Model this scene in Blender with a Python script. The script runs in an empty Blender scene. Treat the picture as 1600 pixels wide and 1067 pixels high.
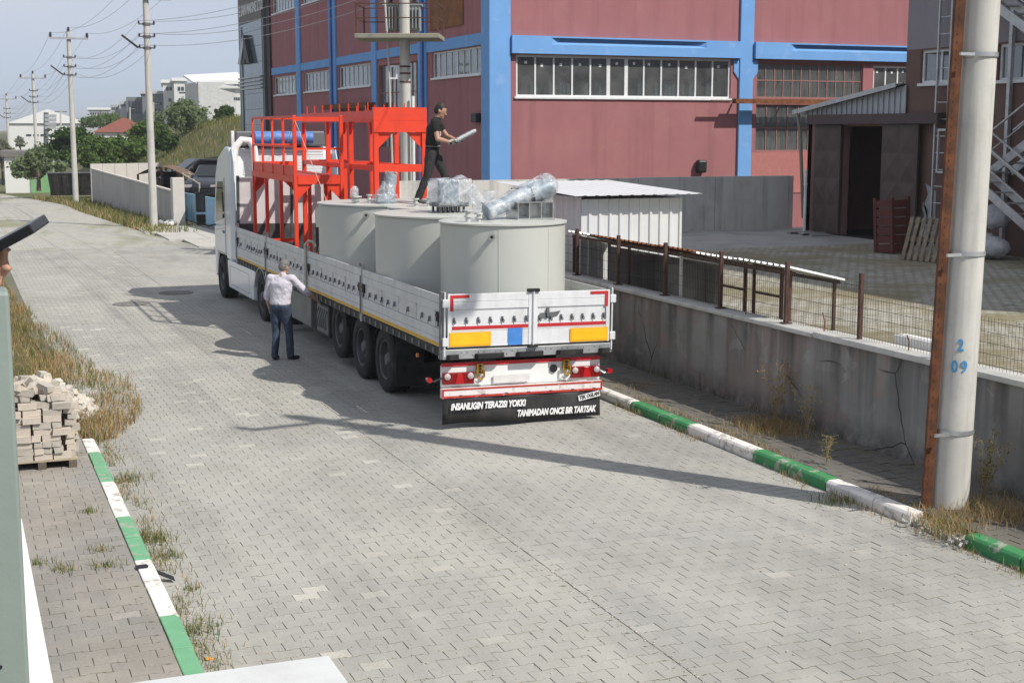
import bpy, bmesh, math, random
import numpy as np
from mathutils import Vector, Matrix, Quaternion, noise as mnoise
random.seed(7); rng = np.random.default_rng(7)
S = bpy.context.scene
COL = S.collection
R = math.radians
# ------------------------------------------------------------------ camera
F_PX, W_PX, H_CAM = 2200.0, 1600.0, 4.0
PITCH = math.atan(330/F_PX); YAW = math.atan(882/math.hypot(F_PX, 330))
cd = bpy.data.cameras.new('camera'); cam = bpy.data.objects.new('camera', cd); COL.objects.link(cam)
cd.sensor_width = 36; cd.lens = 36*F_PX/W_PX; cd.clip_start = 0.05; cd.clip_end = 4000
cam.location = (0, 0, H_CAM); cam.rotation_euler = (R(90)-PITCH, 0, -YAW)
S.camera = cam
# ------------------------------------------------------------------ sky and sun
LD = Vector((-.555, .78, -1)).normalized()
EL = math.asin(-LD.z); AZ = math.atan2(-LD.x, -LD.y)
wd = bpy.data.worlds.new('World'); S.world = wd; wd.use_nodes = True
nt = wd.node_tree; bg = nt.nodes['Background']
sk = nt.nodes.new('ShaderNodeTexSky'); sk.sky_type = 'NISHITA'; sk.sun_disc = False
sk.sun_elevation = EL; sk.sun_rotation = AZ; sk.air_density = .45; sk.dust_density = .7; sk.ozone_density = 5.0; sk.altitude = 0
hz = nt.nodes.new('ShaderNodeMix'); hz.data_type = 'RGBA'; hz.inputs[0].default_value = .72; hz.inputs[7].default_value = (5.2, 5.65, 6.5, 1)   # thin even haze over the whole sky
nt.links.new(sk.outputs[0], hz.inputs[6]); cl = nt.nodes.new('ShaderNodeTexNoise'); cl.inputs['Scale'].default_value = 1.6; cl.inputs['Detail'].default_value = 5; cl.inputs['Distortion'].default_value = .4
tc = nt.nodes.new('ShaderNodeTexCoord'); mp = nt.nodes.new('ShaderNodeMapping'); mp.inputs['Scale'].default_value = (1, 1, 4); nt.links.new(tc.outputs['Generated'], mp.inputs[0]); nt.links.new(mp.outputs[0], cl.inputs['Vector'])
cr_ = nt.nodes.new('ShaderNodeMapRange'); cr_.inputs[1].default_value = .46; cr_.inputs[2].default_value = .72; cr_.inputs[4].default_value = .55; nt.links.new(cl.outputs[0], cr_.inputs[0])
cm = nt.nodes.new('ShaderNodeMix'); cm.data_type = 'RGBA'; cm.inputs[7].default_value = (6.3, 6.5, 6.9, 1); nt.links.new(cr_.outputs[0], cm.inputs[0]); nt.links.new(hz.outputs[2], cm.inputs[6])   # thin veil cloud
nt.links.new(cm.outputs[2], bg.inputs[0]); bg.inputs[1].default_value = 0.118
sd = bpy.data.lights.new('sun', 'SUN'); so = bpy.data.objects.new('sun', sd); COL.objects.link(so)
sd.energy = 4.8; sd.angle = R(.6); sd.color = (1, .955, .875)
so.rotation_euler = LD.to_track_quat('-Z', 'Y').to_euler(); so.location = (20, -30, 40)
S.view_settings.view_transform = 'Standard'; S.view_settings.look = 'None'
S.view_settings.exposure = 0.0; S.view_settings.gamma = 1
S.render.engine = 'CYCLES'
S.cycles.max_bounces = 6; S.cycles.transparent_max_bounces = 16; S.cycles.caustics_reflective = False; S.cycles.caustics_refractive = False

# ------------------------------------------------------------------ helpers
def ray(px, py):
    a = (px-800)/F_PX; b = -(py-533.5)/F_PX
    f = math.cos(PITCH)+b*math.sin(PITCH); z = -math.sin(PITCH)+b*math.cos(PITCH)
    return Vector((a*math.cos(YAW)+f*math.sin(YAW), -a*math.sin(YAW)+f*math.cos(YAW), z))
def at(px, py, d):
    """point seen in direction (px,py) of the photo at horizontal distance d"""
    r = ray(px, py); t = d/math.hypot(r.x, r.y)
    return Vector((r.x*t, r.y*t, H_CAM+r.z*t))
def ground(px, py, z=0.):
    r = ray(px, py); t = (z-H_CAM)/r.z
    return Vector((r.x*t, r.y*t, z))

class MB:
    def __init__(s): s.v = []; s.f = []; s.m = []
    def add(s, vs, fs, mi=0):
        b = len(s.v); s.v += [tuple(p) for p in vs]
        s.f += [tuple(i+b for i in f) for f in fs]; s.m += [mi]*len(fs); return s
    def box(s, x0, x1, y0, y1, z0, z1, mi=0, M=None):
        vs = [(x, y, z) for z in (z0, z1) for y in (y0, y1) for x in (x0, x1)]
        if M: vs = [M @ Vector(p) for p in vs]
        return s.add(vs, [(0, 2, 3, 1), (4, 5, 7, 6), (0, 1, 5, 4), (2, 6, 7, 3), (0, 4, 6, 2), (1, 3, 7, 5)], mi)
    def bar(s, p0, p1, w, h, mi=0, up=(0, 0, 1)):
        p0, p1 = Vector(p0), Vector(p1); d = (p1-p0); L = d.length; d.normalize()
        u = Vector(up)
        if abs(d.dot(u)) > .98: u = Vector((0, 1, 0))
        a = d.cross(u).normalized(); b = a.cross(d).normalized()
        M = Matrix((a, d, b)).transposed().to_4x4(); M.translation = p0
        return s.box(-w/2, w/2, 0, L, -h/2, h/2, mi, M)
    def tube(s, p0, p1, r0, r1=None, n=10, caps=True, mi=0):
        r1 = r0 if r1 is None else r1
        p0, p1 = Vector(p0), Vector(p1); d = (p1-p0).normalized()
        u = Vector((0, 0, 1)) if abs(d.z) < .95 else Vector((1, 0, 0))
        a = d.cross(u).normalized(); b = d.cross(a).normalized(); vs = []
        for p, r in ((p0, r0), (p1, r1)):
            for i in range(n):
                t = 2*math.pi*i/n; vs.append(p+a*math.cos(t)*r+b*math.sin(t)*r)
        fs = [(i, i+n, (i+1) % n+n, (i+1) % n) for i in range(n)]
        if caps: fs += [tuple(range(n)), tuple(reversed(range(n, 2*n)))]
        return s.add(vs, fs, mi)
    def path(s, pts, r, n=6, mi=0):
        pts = [Vector(p) for p in pts]; vs = []; fs = []
        rr = r if isinstance(r, (list, tuple)) else [r]*len(pts)
        ref = None
        for k, p in enumerate(pts):
            d = (pts[min(k+1, len(pts)-1)]-pts[max(k-1, 0)]).normalized()
            if ref is None: ref = Vector((0, 0, 1)) if abs(d.z) < .9 else Vector((1, 0, 0))
            a = d.cross(ref).normalized(); b = a.cross(d).normalized(); ref = b
            for i in range(n):
                t = 2*math.pi*i/n; vs.append(p+a*math.cos(t)*rr[k]+b*math.sin(t)*rr[k])
        for k in range(len(pts)-1):
            for i in range(n):
                j = (i+1) % n; fs.append((k*n+i, k*n+j, (k+1)*n+j, (k+1)*n+i))
        fs += [tuple(reversed(range(n))), tuple(range(len(vs)-n, len(vs)))]
        return s.add(vs, fs, mi)
    def lathe(s, c, prof, n=24, axis='z', mi=0, cap0=True, cap1=True):
        c = Vector(c); vs = []
        for r, h in prof:
            for i in range(n):
                t = 2*math.pi*i/n; x, y = r*math.cos(t), r*math.sin(t)
                vs.append(c+(Vector((x, y, h)) if axis == 'z' else Vector((h, x, y)) if axis == 'x' else Vector((x, h, y))))
        fs = []
        for k in range(len(prof)-1):
            for i in range(n):
                j = (i+1) % n; fs.append((k*n+i, k*n+j, (k+1)*n+j, (k+1)*n+i))
        if cap0: fs.append(tuple(reversed(range(n))))
        if cap1: fs.append(tuple(range((len(prof)-1)*n, len(prof)*n)))
        return s.add(vs, fs, mi)
    def extr(s, poly, vec, mi=0):
        n = len(poly); vec = Vector(vec); a = [Vector(p) for p in poly]
        vs = a+[p+vec for p in a]
        return s.add(vs, [tuple(range(n)), tuple(reversed(range(n, 2*n)))]+[(i, i+n, (i+1) % n+n, (i+1) % n) for i in range(n)], mi)
    def sphere(s, c, r, n=10, m=6, sc=(1, 1, 1), mi=0):
        c = Vector(c); prof = []
        vs = []; fs = []
        for k in range(1, m):
            ph = math.pi*k/m
            for i in range(n):
                t = 2*math.pi*i/n
                vs.append(c+Vector((r*sc[0]*math.sin(ph)*math.cos(t), r*sc[1]*math.sin(ph)*math.sin(t), r*sc[2]*math.cos(ph))))
        top = len(vs); vs += [c+Vector((0, 0, r*sc[2])), c-Vector((0, 0, r*sc[2]))]
        for k in range(m-2):
            for i in range(n):
                j = (i+1) % n; fs.append((k*n+i, (k+1)*n+i, (k+1)*n+j, k*n+j))
        for i in range(n):
            j = (i+1) % n; fs.append((top, i, j)); fs.append((top+1, (m-2)*n+j, (m-2)*n+i))
        return s.add(vs, fs, mi)
    def corr(s, o, u, v, nrm, per=.25, dep=.035, mi=0, thick=.004):
        """trapezoid-profiled metal sheet: ribs repeat along u, run along v"""
        o, u, v, nrm = Vector(o), Vector(u), Vector(v), Vector(nrm).normalized()
        L = u.length; ud = u.normalized(); xs = []; k = 0; x = 0.
        pts = []
        while x < L-1e-6:
            for dx, h in ((0, 0), (.62*per, 0), (.70*per, dep), (.92*per, dep)):
                if x+dx <= L: pts.append((x+dx, h))
            x += per
        pts.append((L, 0))
        n = len(pts)
        vs = [o+ud*a+nrm*h for a, h in pts]+[o+v+ud*a+nrm*h for a, h in pts]
        vs += [p-nrm*thick for p in vs]
        fs = []
        for i in range(n-1):
            fs.append((i, i+1, n+i+1, n+i)); fs.append((2*n+i, 3*n+i, 3*n+i+1, 2*n+i+1))
            fs.append((i, 2*n+i, 2*n+i+1, i+1)); fs.append((n+i, n+i+1, 3*n+i+1, 3*n+i))
        fs += [(0, n, 3*n, 2*n), (n-1, 3*n-1, 4*n-1, 2*n-1)]
        return s.add(vs, fs, mi)
    def mesh(s, name, mats, org=(0, 0, 0), smooth=None):
        me = bpy.data.meshes.new(name)
        o = Vector(org)
        me.from_pydata([(p[0]-o.x, p[1]-o.y, p[2]-o.z) for p in s.v], [], s.f)
        if not isinstance(mats, (list, tuple)): mats = [mats]
        for m in mats: me.materials.append(m)
        if len(mats) > 1: me.polygons.foreach_set('material_index', s.m)
        bm = bmesh.new(); bm.from_mesh(me); bmesh.ops.recalc_face_normals(bm, faces=bm.faces); bm.to_mesh(me); bm.free()
        if smooth is not None:
            me.polygons.foreach_set('use_smooth', [True]*len(me.polygons))
            me.set_sharp_from_angle(angle=R(smooth))
        me.update(); return me
    def build(s, name, mats, parent=None, label=None, smooth=None, bevel=0, cat=None, group=None, kind=None):
        org = ORG.get(parent.name, (0, 0, 0)) if parent else (0, 0, 0)
        o = bpy.data.objects.new(name, s.mesh(name, mats, org, smooth)); COL.objects.link(o)
        if parent: o.parent = parent; ORG[o.name] = org
        if bevel:
            b = o.modifiers.new('bevel', 'BEVEL'); b.width = bevel; b.segments = 2; b.limit_method = 'ANGLE'; b.angle_limit = R(40)
        tag(o, label, cat, group, kind); return o
ORG = {}
def tag(o, label=None, cat=None, group=None, kind=None):
    if label: o['label'] = label
    if cat: o['category'] = cat
    if group: o['group'] = group
    if kind: o['kind'] = kind
    return o
def thing(name, label, cat, loc=(0, 0, 0), rotz=0, group=None, local=False):
    o = bpy.data.objects.new(name, None); COL.objects.link(o); o.empty_display_size = .2
    o.location = loc; o.rotation_euler = (0, 0, rotz)
    ORG[o.name] = (0, 0, 0) if local else tuple(loc)
    return tag(o, label, cat, group)
def copy_tree(o, loc=None, rotz=None, label=None, parent=None):
    c = o.copy(); COL.objects.link(c); ORG[c.name] = ORG.get(o.name, (0, 0, 0))
    if parent is not None: c.parent = parent
    if loc is not None: c.location = loc
    if rotz is not None: c.rotation_euler = (0, 0, rotz)
    if label: c['label'] = label
    for ch in list(o.children): copy_tree(ch, parent=c)
    return c

# ------------------------------------------------------------------ materials
def node(nt, t, **k):
    n = nt.nodes.new(t)
    for a, b in k.items(): setattr(n, a, b)
    return n
def nz(nt, co, scale, detail=4, rough=.55, dist=0., vec=None):
    n = node(nt, 'ShaderNodeTexNoise'); n.inputs['Scale'].default_value = scale; n.inputs['Detail'].default_value = detail
    n.inputs['Roughness'].default_value = rough; n.inputs['Distortion'].default_value = dist
    if vec:
        mp = node(nt, 'ShaderNodeMapping'); mp.inputs['Scale'].default_value = vec; nt.links.new(co, mp.inputs[0]); co = mp.outputs[0]
    nt.links.new(co, n.inputs['Vector']); return n.outputs[0]
def ramp(nt, fac, a, b, ca=0., cb=1.):
    r = node(nt, 'ShaderNodeMapRange'); r.inputs[1].default_value = a; r.inputs[2].default_value = b
    r.inputs[3].default_value = ca; r.inputs[4].default_value = cb; nt.links.new(fac, r.inputs[0]); return r.outputs[0]
def mix(nt, fac, a, b, mode='MIX'):
    m = node(nt, 'ShaderNodeMix', data_type='RGBA', blend_type=mode)
    for i, x in ((0, fac), (6, a), (7, b)):
        if isinstance(x, bpy.types.NodeSocket): nt.links.new(x, m.inputs[i])
        elif i == 0: m.inputs[0].default_value = x
        else: m.inputs[i].default_value = (x[0], x[1], x[2], 1)
    return m.outputs[2]
def bump(nt, h, strength, dist=.01, base=None):
    b = node(nt, 'ShaderNodeBump'); b.inputs['Strength'].default_value = strength; b.inputs['Distance'].default_value = dist
    nt.links.new(h, b.inputs['Height'])
    if base: nt.links.new(base, b.inputs['Normal'])
    return b.outputs[0]
MATS = {}
def M(name, col, rough=.7, metal=0., var=.12, vs=3., dirt=None, da=.5, ds=1.2, dr=(.5, .72), streak=None, sa=.5, sr=(.5, .75), ss=4., bs=60., bst=.15, bd=.004, spec=.4, big=None, coat=0.):
    """procedural paint / concrete / metal: noise-varied colour, dirt patches, vertical run-off streaks, fine relief"""
    if name in MATS: return MATS[name]
    m = bpy.data.materials.new(name); m.use_nodes = True; nt = m.node_tree; p = nt.nodes['Principled BSDF']
    co = node(nt, 'ShaderNodeTexCoord').outputs['Object']
    c = mix(nt, ramp(nt, nz(nt, co, vs, 5), .3, .7), [x*(1-var) for x in col], [min(x*(1+var), .95) for x in col])
    if big: c = mix(nt, ramp(nt, nz(nt, co, big[1], 3), .45, .62, 0, big[2]), c, big[0])
    if dirt: c = mix(nt, ramp(nt, nz(nt, co, ds, 7, .65), dr[0], dr[1], 0, da), c, dirt)
    if streak: c = mix(nt, ramp(nt, nz(nt, co, ss, 5, .6, 0, (1, 1, .06)), sr[0], sr[1], 0, sa), c, streak)
    nt.links.new(c, p.inputs['Base Color'])
    p.inputs['Roughness'].default_value = rough; p.inputs['Metallic'].default_value = metal; p.inputs['Specular IOR Level'].default_value = spec
    if coat: p.inputs['Coat Weight'].default_value = coat; p.inputs['Coat Roughness'].default_value = .15
    if bst: nt.links.new(bump(nt, nz(nt, co, bs, 4), bst, bd), p.inputs['Normal'])
    MATS[name] = m; return m
def glass_mat(name, tint=(.93, .95, .95), mixf=.35, rough=.02):
    """thin window glass: clear film plus mirror reflection by Fresnel"""
    m = bpy.data.materials.new(name); m.use_nodes = True; nt = m.node_tree; nt.nodes.clear()
    out = node(nt, 'ShaderNodeOutputMaterial'); tr = node(nt, 'ShaderNodeBsdfTransparent'); gl = node(nt, 'ShaderNodeBsdfGlossy')
    tr.inputs[0].default_value = (*tint, 1); gl.inputs['Roughness'].default_value = rough
    lw_ = node(nt, 'ShaderNodeLayerWeight'); fr = node(nt, 'ShaderNodeMath', operation='POWER'); nt.links.new(lw_.outputs['Facing'], fr.inputs[0]); fr.inputs[1].default_value = 4
    ms = node(nt, 'ShaderNodeMixShader'); r = ramp(nt, fr.outputs[0], 0, 1, mixf*.34, 1)
    df = node(nt, 'ShaderNodeBsdfDiffuse'); df.inputs[0].default_value = (.46, .47, .45, 1); m2 = node(nt, 'ShaderNodeMixShader')   # film of dust on the glass
    nt.links.new(ramp(nt, nz(nt, node(nt, 'ShaderNodeTexCoord').outputs['Object'], 1.1, 5, .6), .3, .7, .06, .24), m2.inputs[0]); nt.links.new(tr.outputs[0], m2.inputs[1]); nt.links.new(df.outputs[0], m2.inputs[2])
    nt.links.new(r, ms.inputs[0]); nt.links.new(m2.outputs[0], ms.inputs[1]); nt.links.new(gl.outputs[0], ms.inputs[2]); nt.links.new(ms.outputs[0], out.inputs[0])
    MATS[name] = m; return m
def paver_mat(name, c0, c1, pale, dirt, palef=.93, moss=(.12, .13, .05)):
    m = bpy.data.materials.new(name); m.use_nodes = True; nt = m.node_tree; p = nt.nodes['Principled BSDF']
    geo = node(nt, 'ShaderNodeNewGeometry'); oi = node(nt, 'ShaderNodeObjectInfo')
    a = node(nt, 'ShaderNodeMath', operation='ADD'); nt.links.new(geo.outputs['Random Per Island'], a.inputs[0]); nt.links.new(oi.outputs['Random'], a.inputs[1])
    fr = node(nt, 'ShaderNodeMath', operation='FRACT'); nt.links.new(a.outputs[0], fr.inputs[0])
    pos = geo.outputs['Position']
    c = mix(nt, fr.outputs[0], c0, c1)
    big = nz(nt, pos, .35, 3)
    sel = ramp(nt, fr.outputs[0], palef, palef+.01)
    c = mix(nt, sel, c, pale)
    c = mix(nt, ramp(nt, nz(nt, pos, .55, 6, .6), .42, .64, 0, .75), c, [x*.80 for x in dirt])
    c = mix(nt, ramp(nt, big, .40, .64, .0, .35), c, [x*1.25 for x in c1])
    c = mix(nt, ramp(nt, nz(nt, pos, 38, 5, .7), .35, .75, 0, .45), c, [x*.62 for x in c0])
    c = mix(nt, ramp(nt, nz(nt, pos, 150, 2), .66, .72, 0, .5), c, [min(1, x*1.5) for x in pale])
    c = mix(nt, ramp(nt, nz(nt, pos, 1.1, 5, .6, .3, (1, .09, 1)), .48, .70, 0, .55), c, [x*.62 for x in c0])      # tyre-polished tracks along the road
    c = mix(nt, ramp(nt, nz(nt, pos, .8, 6, .65, .5, (1, .45, 1)), .47, .64, 0, .6), c, [dirt[0]*1.06, dirt[1]*1.07, dirt[2]*1.08])   # drifts of sandy dust
    nt.links.new(c, p.inputs['Base Color']); p.inputs['Roughness'].default_value = .88; p.inputs['Specular IOR Level'].default_value = .25
    nt.links.new(bump(nt, nz(nt, pos, 90, 5, .7), .35, .004), p.inputs['Normal'])
    MATS[name] = m; return m
def stained_wall(name):
    m = bpy.data.materials.new(name); m.use_nodes = True; nt = m.node_tree; p = nt.nodes['Principled BSDF']
    geo = node(nt, 'ShaderNodeNewGeometry'); pos = geo.outputs['Position']; sx = node(nt, 'ShaderNodeSeparateXYZ'); nt.links.new(pos, sx.inputs[0])
    def mul(a, b):
        n = node(nt, 'ShaderNodeMath', operation='MULTIPLY'); nt.links.new(a, n.inputs[0]); nt.links.new(b, n.inputs[1]); return n.outputs[0]
    c = mix(nt, ramp(nt, nz(nt, pos, .9, 6), .35, .65), (.21, .205, .195), (.31, .30, .285))
    c = mix(nt, ramp(nt, nz(nt, pos, .75, 5, .55, .6), .50, .53, 0, .85), c, (.30, .245, .225))        # old pinkish plaster coats
    c = mix(nt, ramp(nt, nz(nt, pos, 1.9, 5, .6, .8), .58, .60, 0, .8), c, (.33, .315, .295))           # repair patches
    dr = nz(nt, pos, 2.6, 5, .6, 0, (1, 1, .05))
    c = mix(nt, mul(ramp(nt, dr, .44, .66, 0, .95), ramp(nt, sx.outputs[2], .35, 1.3, .25, 1.)), c, (.075, .073, .07))   # run-off from the coping
    c = mix(nt, mul(ramp(nt, nz(nt, pos, 3.5, 6, .65), .30, .62), ramp(nt, sx.outputs[2], .12, .5, 1., 0.)), c, (.07, .068, .058))   # splash dirt at the foot
    c = mix(nt, ramp(nt, nz(nt, pos, 1.3, 2, .5, 2.5), .497, .503, 0, 0), c, (.05, .05, .05))
    vo = node(nt, 'ShaderNodeTexVoronoi', feature='DISTANCE_TO_EDGE'); vo.inputs['Scale'].default_value = .8
    n2 = node(nt, 'ShaderNodeMix', data_type='RGBA'); n2.inputs[0].default_value = .12; nt.links.new(pos, n2.inputs[6]); nn_ = node(nt, 'ShaderNodeTexNoise'); nn_.inputs['Scale'].default_value = 3; nt.links.new(pos, nn_.inputs['Vector']); nt.links.new(nn_.outputs[1], n2.inputs[7]); nt.links.new(n2.outputs[2], vo.inputs['Vector'])
    c = mix(nt, mul(ramp(nt, vo.outputs[0], .004, .010, 1, 0), ramp(nt, nz(nt, pos, .7, 3), .5, .56)), c, (.06, .058, .055))   # cracks
    nt.links.new(c, p.inputs['Base Color']); p.inputs['Roughness'].default_value = .93; p.inputs['Specular IOR Level'].default_value = .2
    nt.links.new(bump(nt, nz(nt, pos, 26, 6, .65), .4, .01), p.inputs['Normal']); return m
def simple(name, col, rough=.5, metal=0., emit=0., spec=.5):
    m = bpy.data.materials.new(name); m.use_nodes = True; p = m.node_tree.nodes['Principled BSDF']
    nt = m.node_tree; co = node(nt, 'ShaderNodeTexCoord').outputs['Object']
    c = mix(nt, ramp(nt, nz(nt, co, 9, 4), .3, .7), [x*.92 for x in col], [min(1, x*1.06) for x in col]); nt.links.new(c, p.inputs['Base Color'])
    p.inputs['Roughness'].default_value = rough; p.inputs['Metallic'].default_value = metal; p.inputs['Specular IOR Level'].default_value = spec
    MATS[name] = m; return m
def leaf_mat(name, a, b, trans=.35):
    m = bpy.data.materials.new(name); m.use_nodes = True; nt = m.node_tree; nt.nodes.clear()
    out = node(nt, 'ShaderNodeOutputMaterial'); geo = node(nt, 'ShaderNodeNewGeometry')
    c = mix(nt, geo.outputs['Random Per Island'], a, b)
    c = mix(nt, ramp(nt, nz(nt, geo.outputs['Position'], .9, 3), .4, .65, 0, .6), c, [(x+y)*.62 for x, y in zip(a, b)])
    d = node(nt, 'ShaderNodeBsdfDiffuse'); t = node(nt, 'ShaderNodeBsdfTranslucent'); ms = node(nt, 'ShaderNodeMixShader'); ms.inputs[0].default_value = trans
    nt.links.new(c, d.inputs[0]); nt.links.new(c, t.inputs[0]); nt.links.new(d.outputs[0], ms.inputs[1]); nt.links.new(t.outputs[0], ms.inputs[2]); nt.links.new(ms.outputs[0], out.inputs[0])
    MATS[name] = m; return m

conc = M('concrete', (.46, .45, .42), .9, var=.12, vs=1.5, dirt=(.25, .24, .22), da=.5, ds=.9, streak=(.16, .155, .15), sa=.4, bst=.3, bs=40)
conc_wall = stained_wall('retaining_concrete')
conc_pole = M('pole_concrete', (.54, .525, .49), .88, var=.09, vs=2, dirt=(.38, .37, .345), da=.6, ds=4, streak=(.30, .29, .27), sa=.6, ss=9, bst=.15, bs=80)
coping_m = M('coping_concrete', (.52, .51, .48), .9, var=.12, vs=4, dirt=(.28, .27, .25), da=.6, ds=2.5, bst=.3, bs=50)
rust = M('rusty_steel', (.20, .075, .03), .85, .15, var=.45, vs=9, dirt=(.07, .035, .02), da=.8, ds=5, bst=.3, bs=90)
rust_d = M('dark_rust', (.10, .05, .035), .85, .1, var=.3, vs=8, dirt=(.05, .03, .025), da=.7, ds=4)
galv = M('galvanised', (.50, .51, .52), .45, .7, var=.12, vs=7, dirt=(.33, .33, .32), da=.5, ds=4, bst=.05)
white_m = M('white_paint', (.78, .78, .77), .45, var=.03, vs=3, dirt=(.52, .50, .46), da=.4, ds=1.8, bst=.03)
truck_w = M('truck_white', (.74, .76, .78), .28, var=.02, vs=2, dirt=(.50, .50, .48), da=.35, ds=2.2, bst=0, coat=.4)
alu = M('side_board_alu', (.60, .615, .63), .42, .25, var=.05, vs=3, dirt=(.42, .42, .41), da=.55, ds=2.2, streak=(.38, .38, .38), sa=.45, ss=7, bst=.03)
alu_w = M('tail_board_white', (.74, .75, .77), .4, .1, var=.04, vs=3, dirt=(.50, .50, .49), da=.5, ds=2.5, streak=(.5, .5, .49), sa=.4, ss=6, bst=.05, bs=12, bd=.01)
chassis = M('chassis_black', (.022, .022, .024), .6, .2, var=.3, vs=5, dirt=(.08, .075, .065), da=.6, ds=3)
steel_g = M('grey_steel', (.17, .175, .18), .55, .4, var=.2, vs=6, dirt=(.08, .08, .08), da=.5, ds=5)
rubber = M('tyre_rubber', (.018, .018, .019), .85, var=.25, vs=6, dirt=(.075, .068, .058), da=.55, ds=4, bst=.2)
rimm = M('rim_steel', (.12, .12, .125), .5, .5, var=.2, vs=8, dirt=(.05, .045, .04), da=.6, ds=6)
tank_m = M('tank_grey_paint', (.50, .51, .475), .38, var=.025, vs=1.2, dirt=(.42, .425, .40), da=.35, ds=.8, bst=.02, bs=20, spec=.5)
red_m = M('red_paint', (.72, .055, .022), .42, var=.06, vs=4, dirt=(.45, .05, .03), da=.35, ds=3, bst=.05)
blk = simple('black_plastic', (.012, .012, .013), .5)
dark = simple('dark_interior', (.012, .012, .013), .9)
yel = simple('yellow_reflector', (.85, .42, .012), .35)
redtape = simple('red_tape', (.55, .02, .03), .4)
bluep = simple('blue_plate', (.05, .19, .55), .5)
# ------------------------------------------------------------------ terrain
def road_z(y): return 0. if y < 80 else max(-5., -(y-80)*.029)
def sstep(a, b, x):
    t = min(1, max(0, (x-a)/(b-a))); return t*t*(3-2*t)
def hill(x, y): return min(5., max(0, (x-11)*.62))*sstep(85, 95, y)*(1-.45*sstep(150, 260, y))
def terr(x, y): return road_z(y)+hill(x, y)-road_z(y)*sstep(16, 24, x)
def grid_mesh(name, xs, ys, fz, mat, kind='structure', parent=None):
    b = MB(); nx = len(xs)
    b.v = [(x, y, fz(x, y)) for y in ys for x in xs]
    b.f = [(j*nx+i, j*nx+i+1, (j+1)*nx+i+1, (j+1)*nx+i) for j in range(len(ys)-1) for i in range(nx-1)]; b.m = [0]*len(b.f)
    return b.build(name, mat, parent, kind=kind, smooth=60)
def ground_mat(name, soil, green, dry, gs=.25):
    m = bpy.data.materials.new(name); m.use_nodes = True; nt = m.node_tree; p = nt.nodes['Principled BSDF']
    pos = node(nt, 'ShaderNodeNewGeometry').outputs['Position']
    c = mix(nt, ramp(nt, nz(nt, pos, gs, 6, .65), .35, .6), green, dry)
    c = mix(nt, ramp(nt, nz(nt, pos, 1.7, 6, .7), .52, .66, 0, .8), c, soil)
    c = mix(nt, ramp(nt, nz(nt, pos, 14, 5, .7), .35, .7, 0, .5), c, [x*.45 for x in green])
    nt.links.new(c, p.inputs['Base Color']); p.inputs['Roughness'].default_value = .95; p.inputs['Specular IOR Level'].default_value = .1
    nt.links.new(bump(nt, nz(nt, pos, 9, 6, .7), .9, .12), p.inputs['Normal']); return m
terr_m = ground_mat('meadow_ground', (.20, .175, .12), (.11, .135, .05), (.22, .20, .115))
xs = [-1500, -600, -300, -150, -80, -40, -20, -10, -5, 0, 3, 5, 6, 7, 8, 9, 10, 11]+[11+.75*i for i in range(1, 16)]+[24, 28, 34, 45, 60, 90, 150, 300, 600, 1500]
ys = [-200, -100, -50, -20, 0, 10, 20, 30, 40, 50, 60, 70, 75, 80]+[80+1.5*i for i in range(1, 14)]+[104, 110, 116, 124, 132, 140, 150, 160, 175, 190, 220, 260, 320, 400, 600, 1000, 2500]
grid_mesh('terrain', xs, ys, lambda x, y: terr(x, y)-.05+(.12*mnoise.noise(Vector((x*.2, y*.2, 0))) if 11 < x < 60 and y > 84 else 0), terr_m)

# ------------------------------------------------------------------ road bed and pavers
def bed_mat():
    m = bpy.data.materials.new('joint_sand'); m.use_nodes = True; nt = m.node_tree; p = nt.nodes['Principled BSDF']
    pos = node(nt, 'ShaderNodeNewGeometry').outputs['Position']
    c = mix(nt, ramp(nt, nz(nt, pos, .5, 5), .4, .6), (.18, .16, .12), (.13, .13, .07))
    c = mix(nt, ramp(nt, nz(nt, pos, 6, 5, .7), .45, .65), c, (.11, .096, .074))
    nt.links.new(c, p.inputs['Base Color']); p.inputs['Roughness'].default_value = .95
    nt.links.new(bump(nt, nz(nt, pos, 60, 4), .6, .01), p.inputs['Normal']); return m
def far_mat():
    """the same paving too far away to tell the stones apart"""
    m = bpy.data.materials.new('far_paving'); m.use_nodes = True; nt = m.node_tree; p = nt.nodes['Principled BSDF']
    pos = node(nt, 'ShaderNodeNewGeometry').outputs['Position']
    br = node(nt, 'ShaderNodeTexBrick'); br.inputs['Scale'].default_value = 1; br.inputs['Brick Width'].default_value = .23; br.inputs['Row Height'].default_value = .16
    br.inputs['Mortar Size'].default_value = .008; br.inputs['Color1'].default_value = (.37, .36, .33, 1); br.inputs['Color2'].default_value = (.46, .45, .415, 1); br.inputs['Mortar'].default_value = (.17, .155, .11, 1)
    nt.links.new(pos, br.inputs['Vector'])
    c = mix(nt, ramp(nt, nz(nt, pos, .5, 6, .6), .42, .68, 0, .6), br.outputs[0], (.40, .375, .32))
    c = mix(nt, ramp(nt, nz(nt, pos, .35, 5, .6, 0, (1, .25, 1)), .52, .62, 0, .7), c, (.20, .20, .10))
    nt.links.new(c, p.inputs['Base Color']); p.inputs['Roughness'].default_value = .9; p.inputs['Specular IOR Level'].default_value = .2
    nt.links.new(bump(nt, br.outputs[1], -.5, .01), p.inputs['Normal']); return m
bed = bed_mat(); farp = far_mat()
road = bpy.data.objects.new('road', None); COL.objects.link(road); road['kind'] = 'structure'; ORG['road'] = (0, 0, 0)
EDGE_R = [(-30, 8.95), (44, 8.95), (47, 8.3), (56, 7.1), (73, 5.9), (97, 5.2), (120, 4.3), (160, 2.6), (260, -3), (400, -12)]
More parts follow.
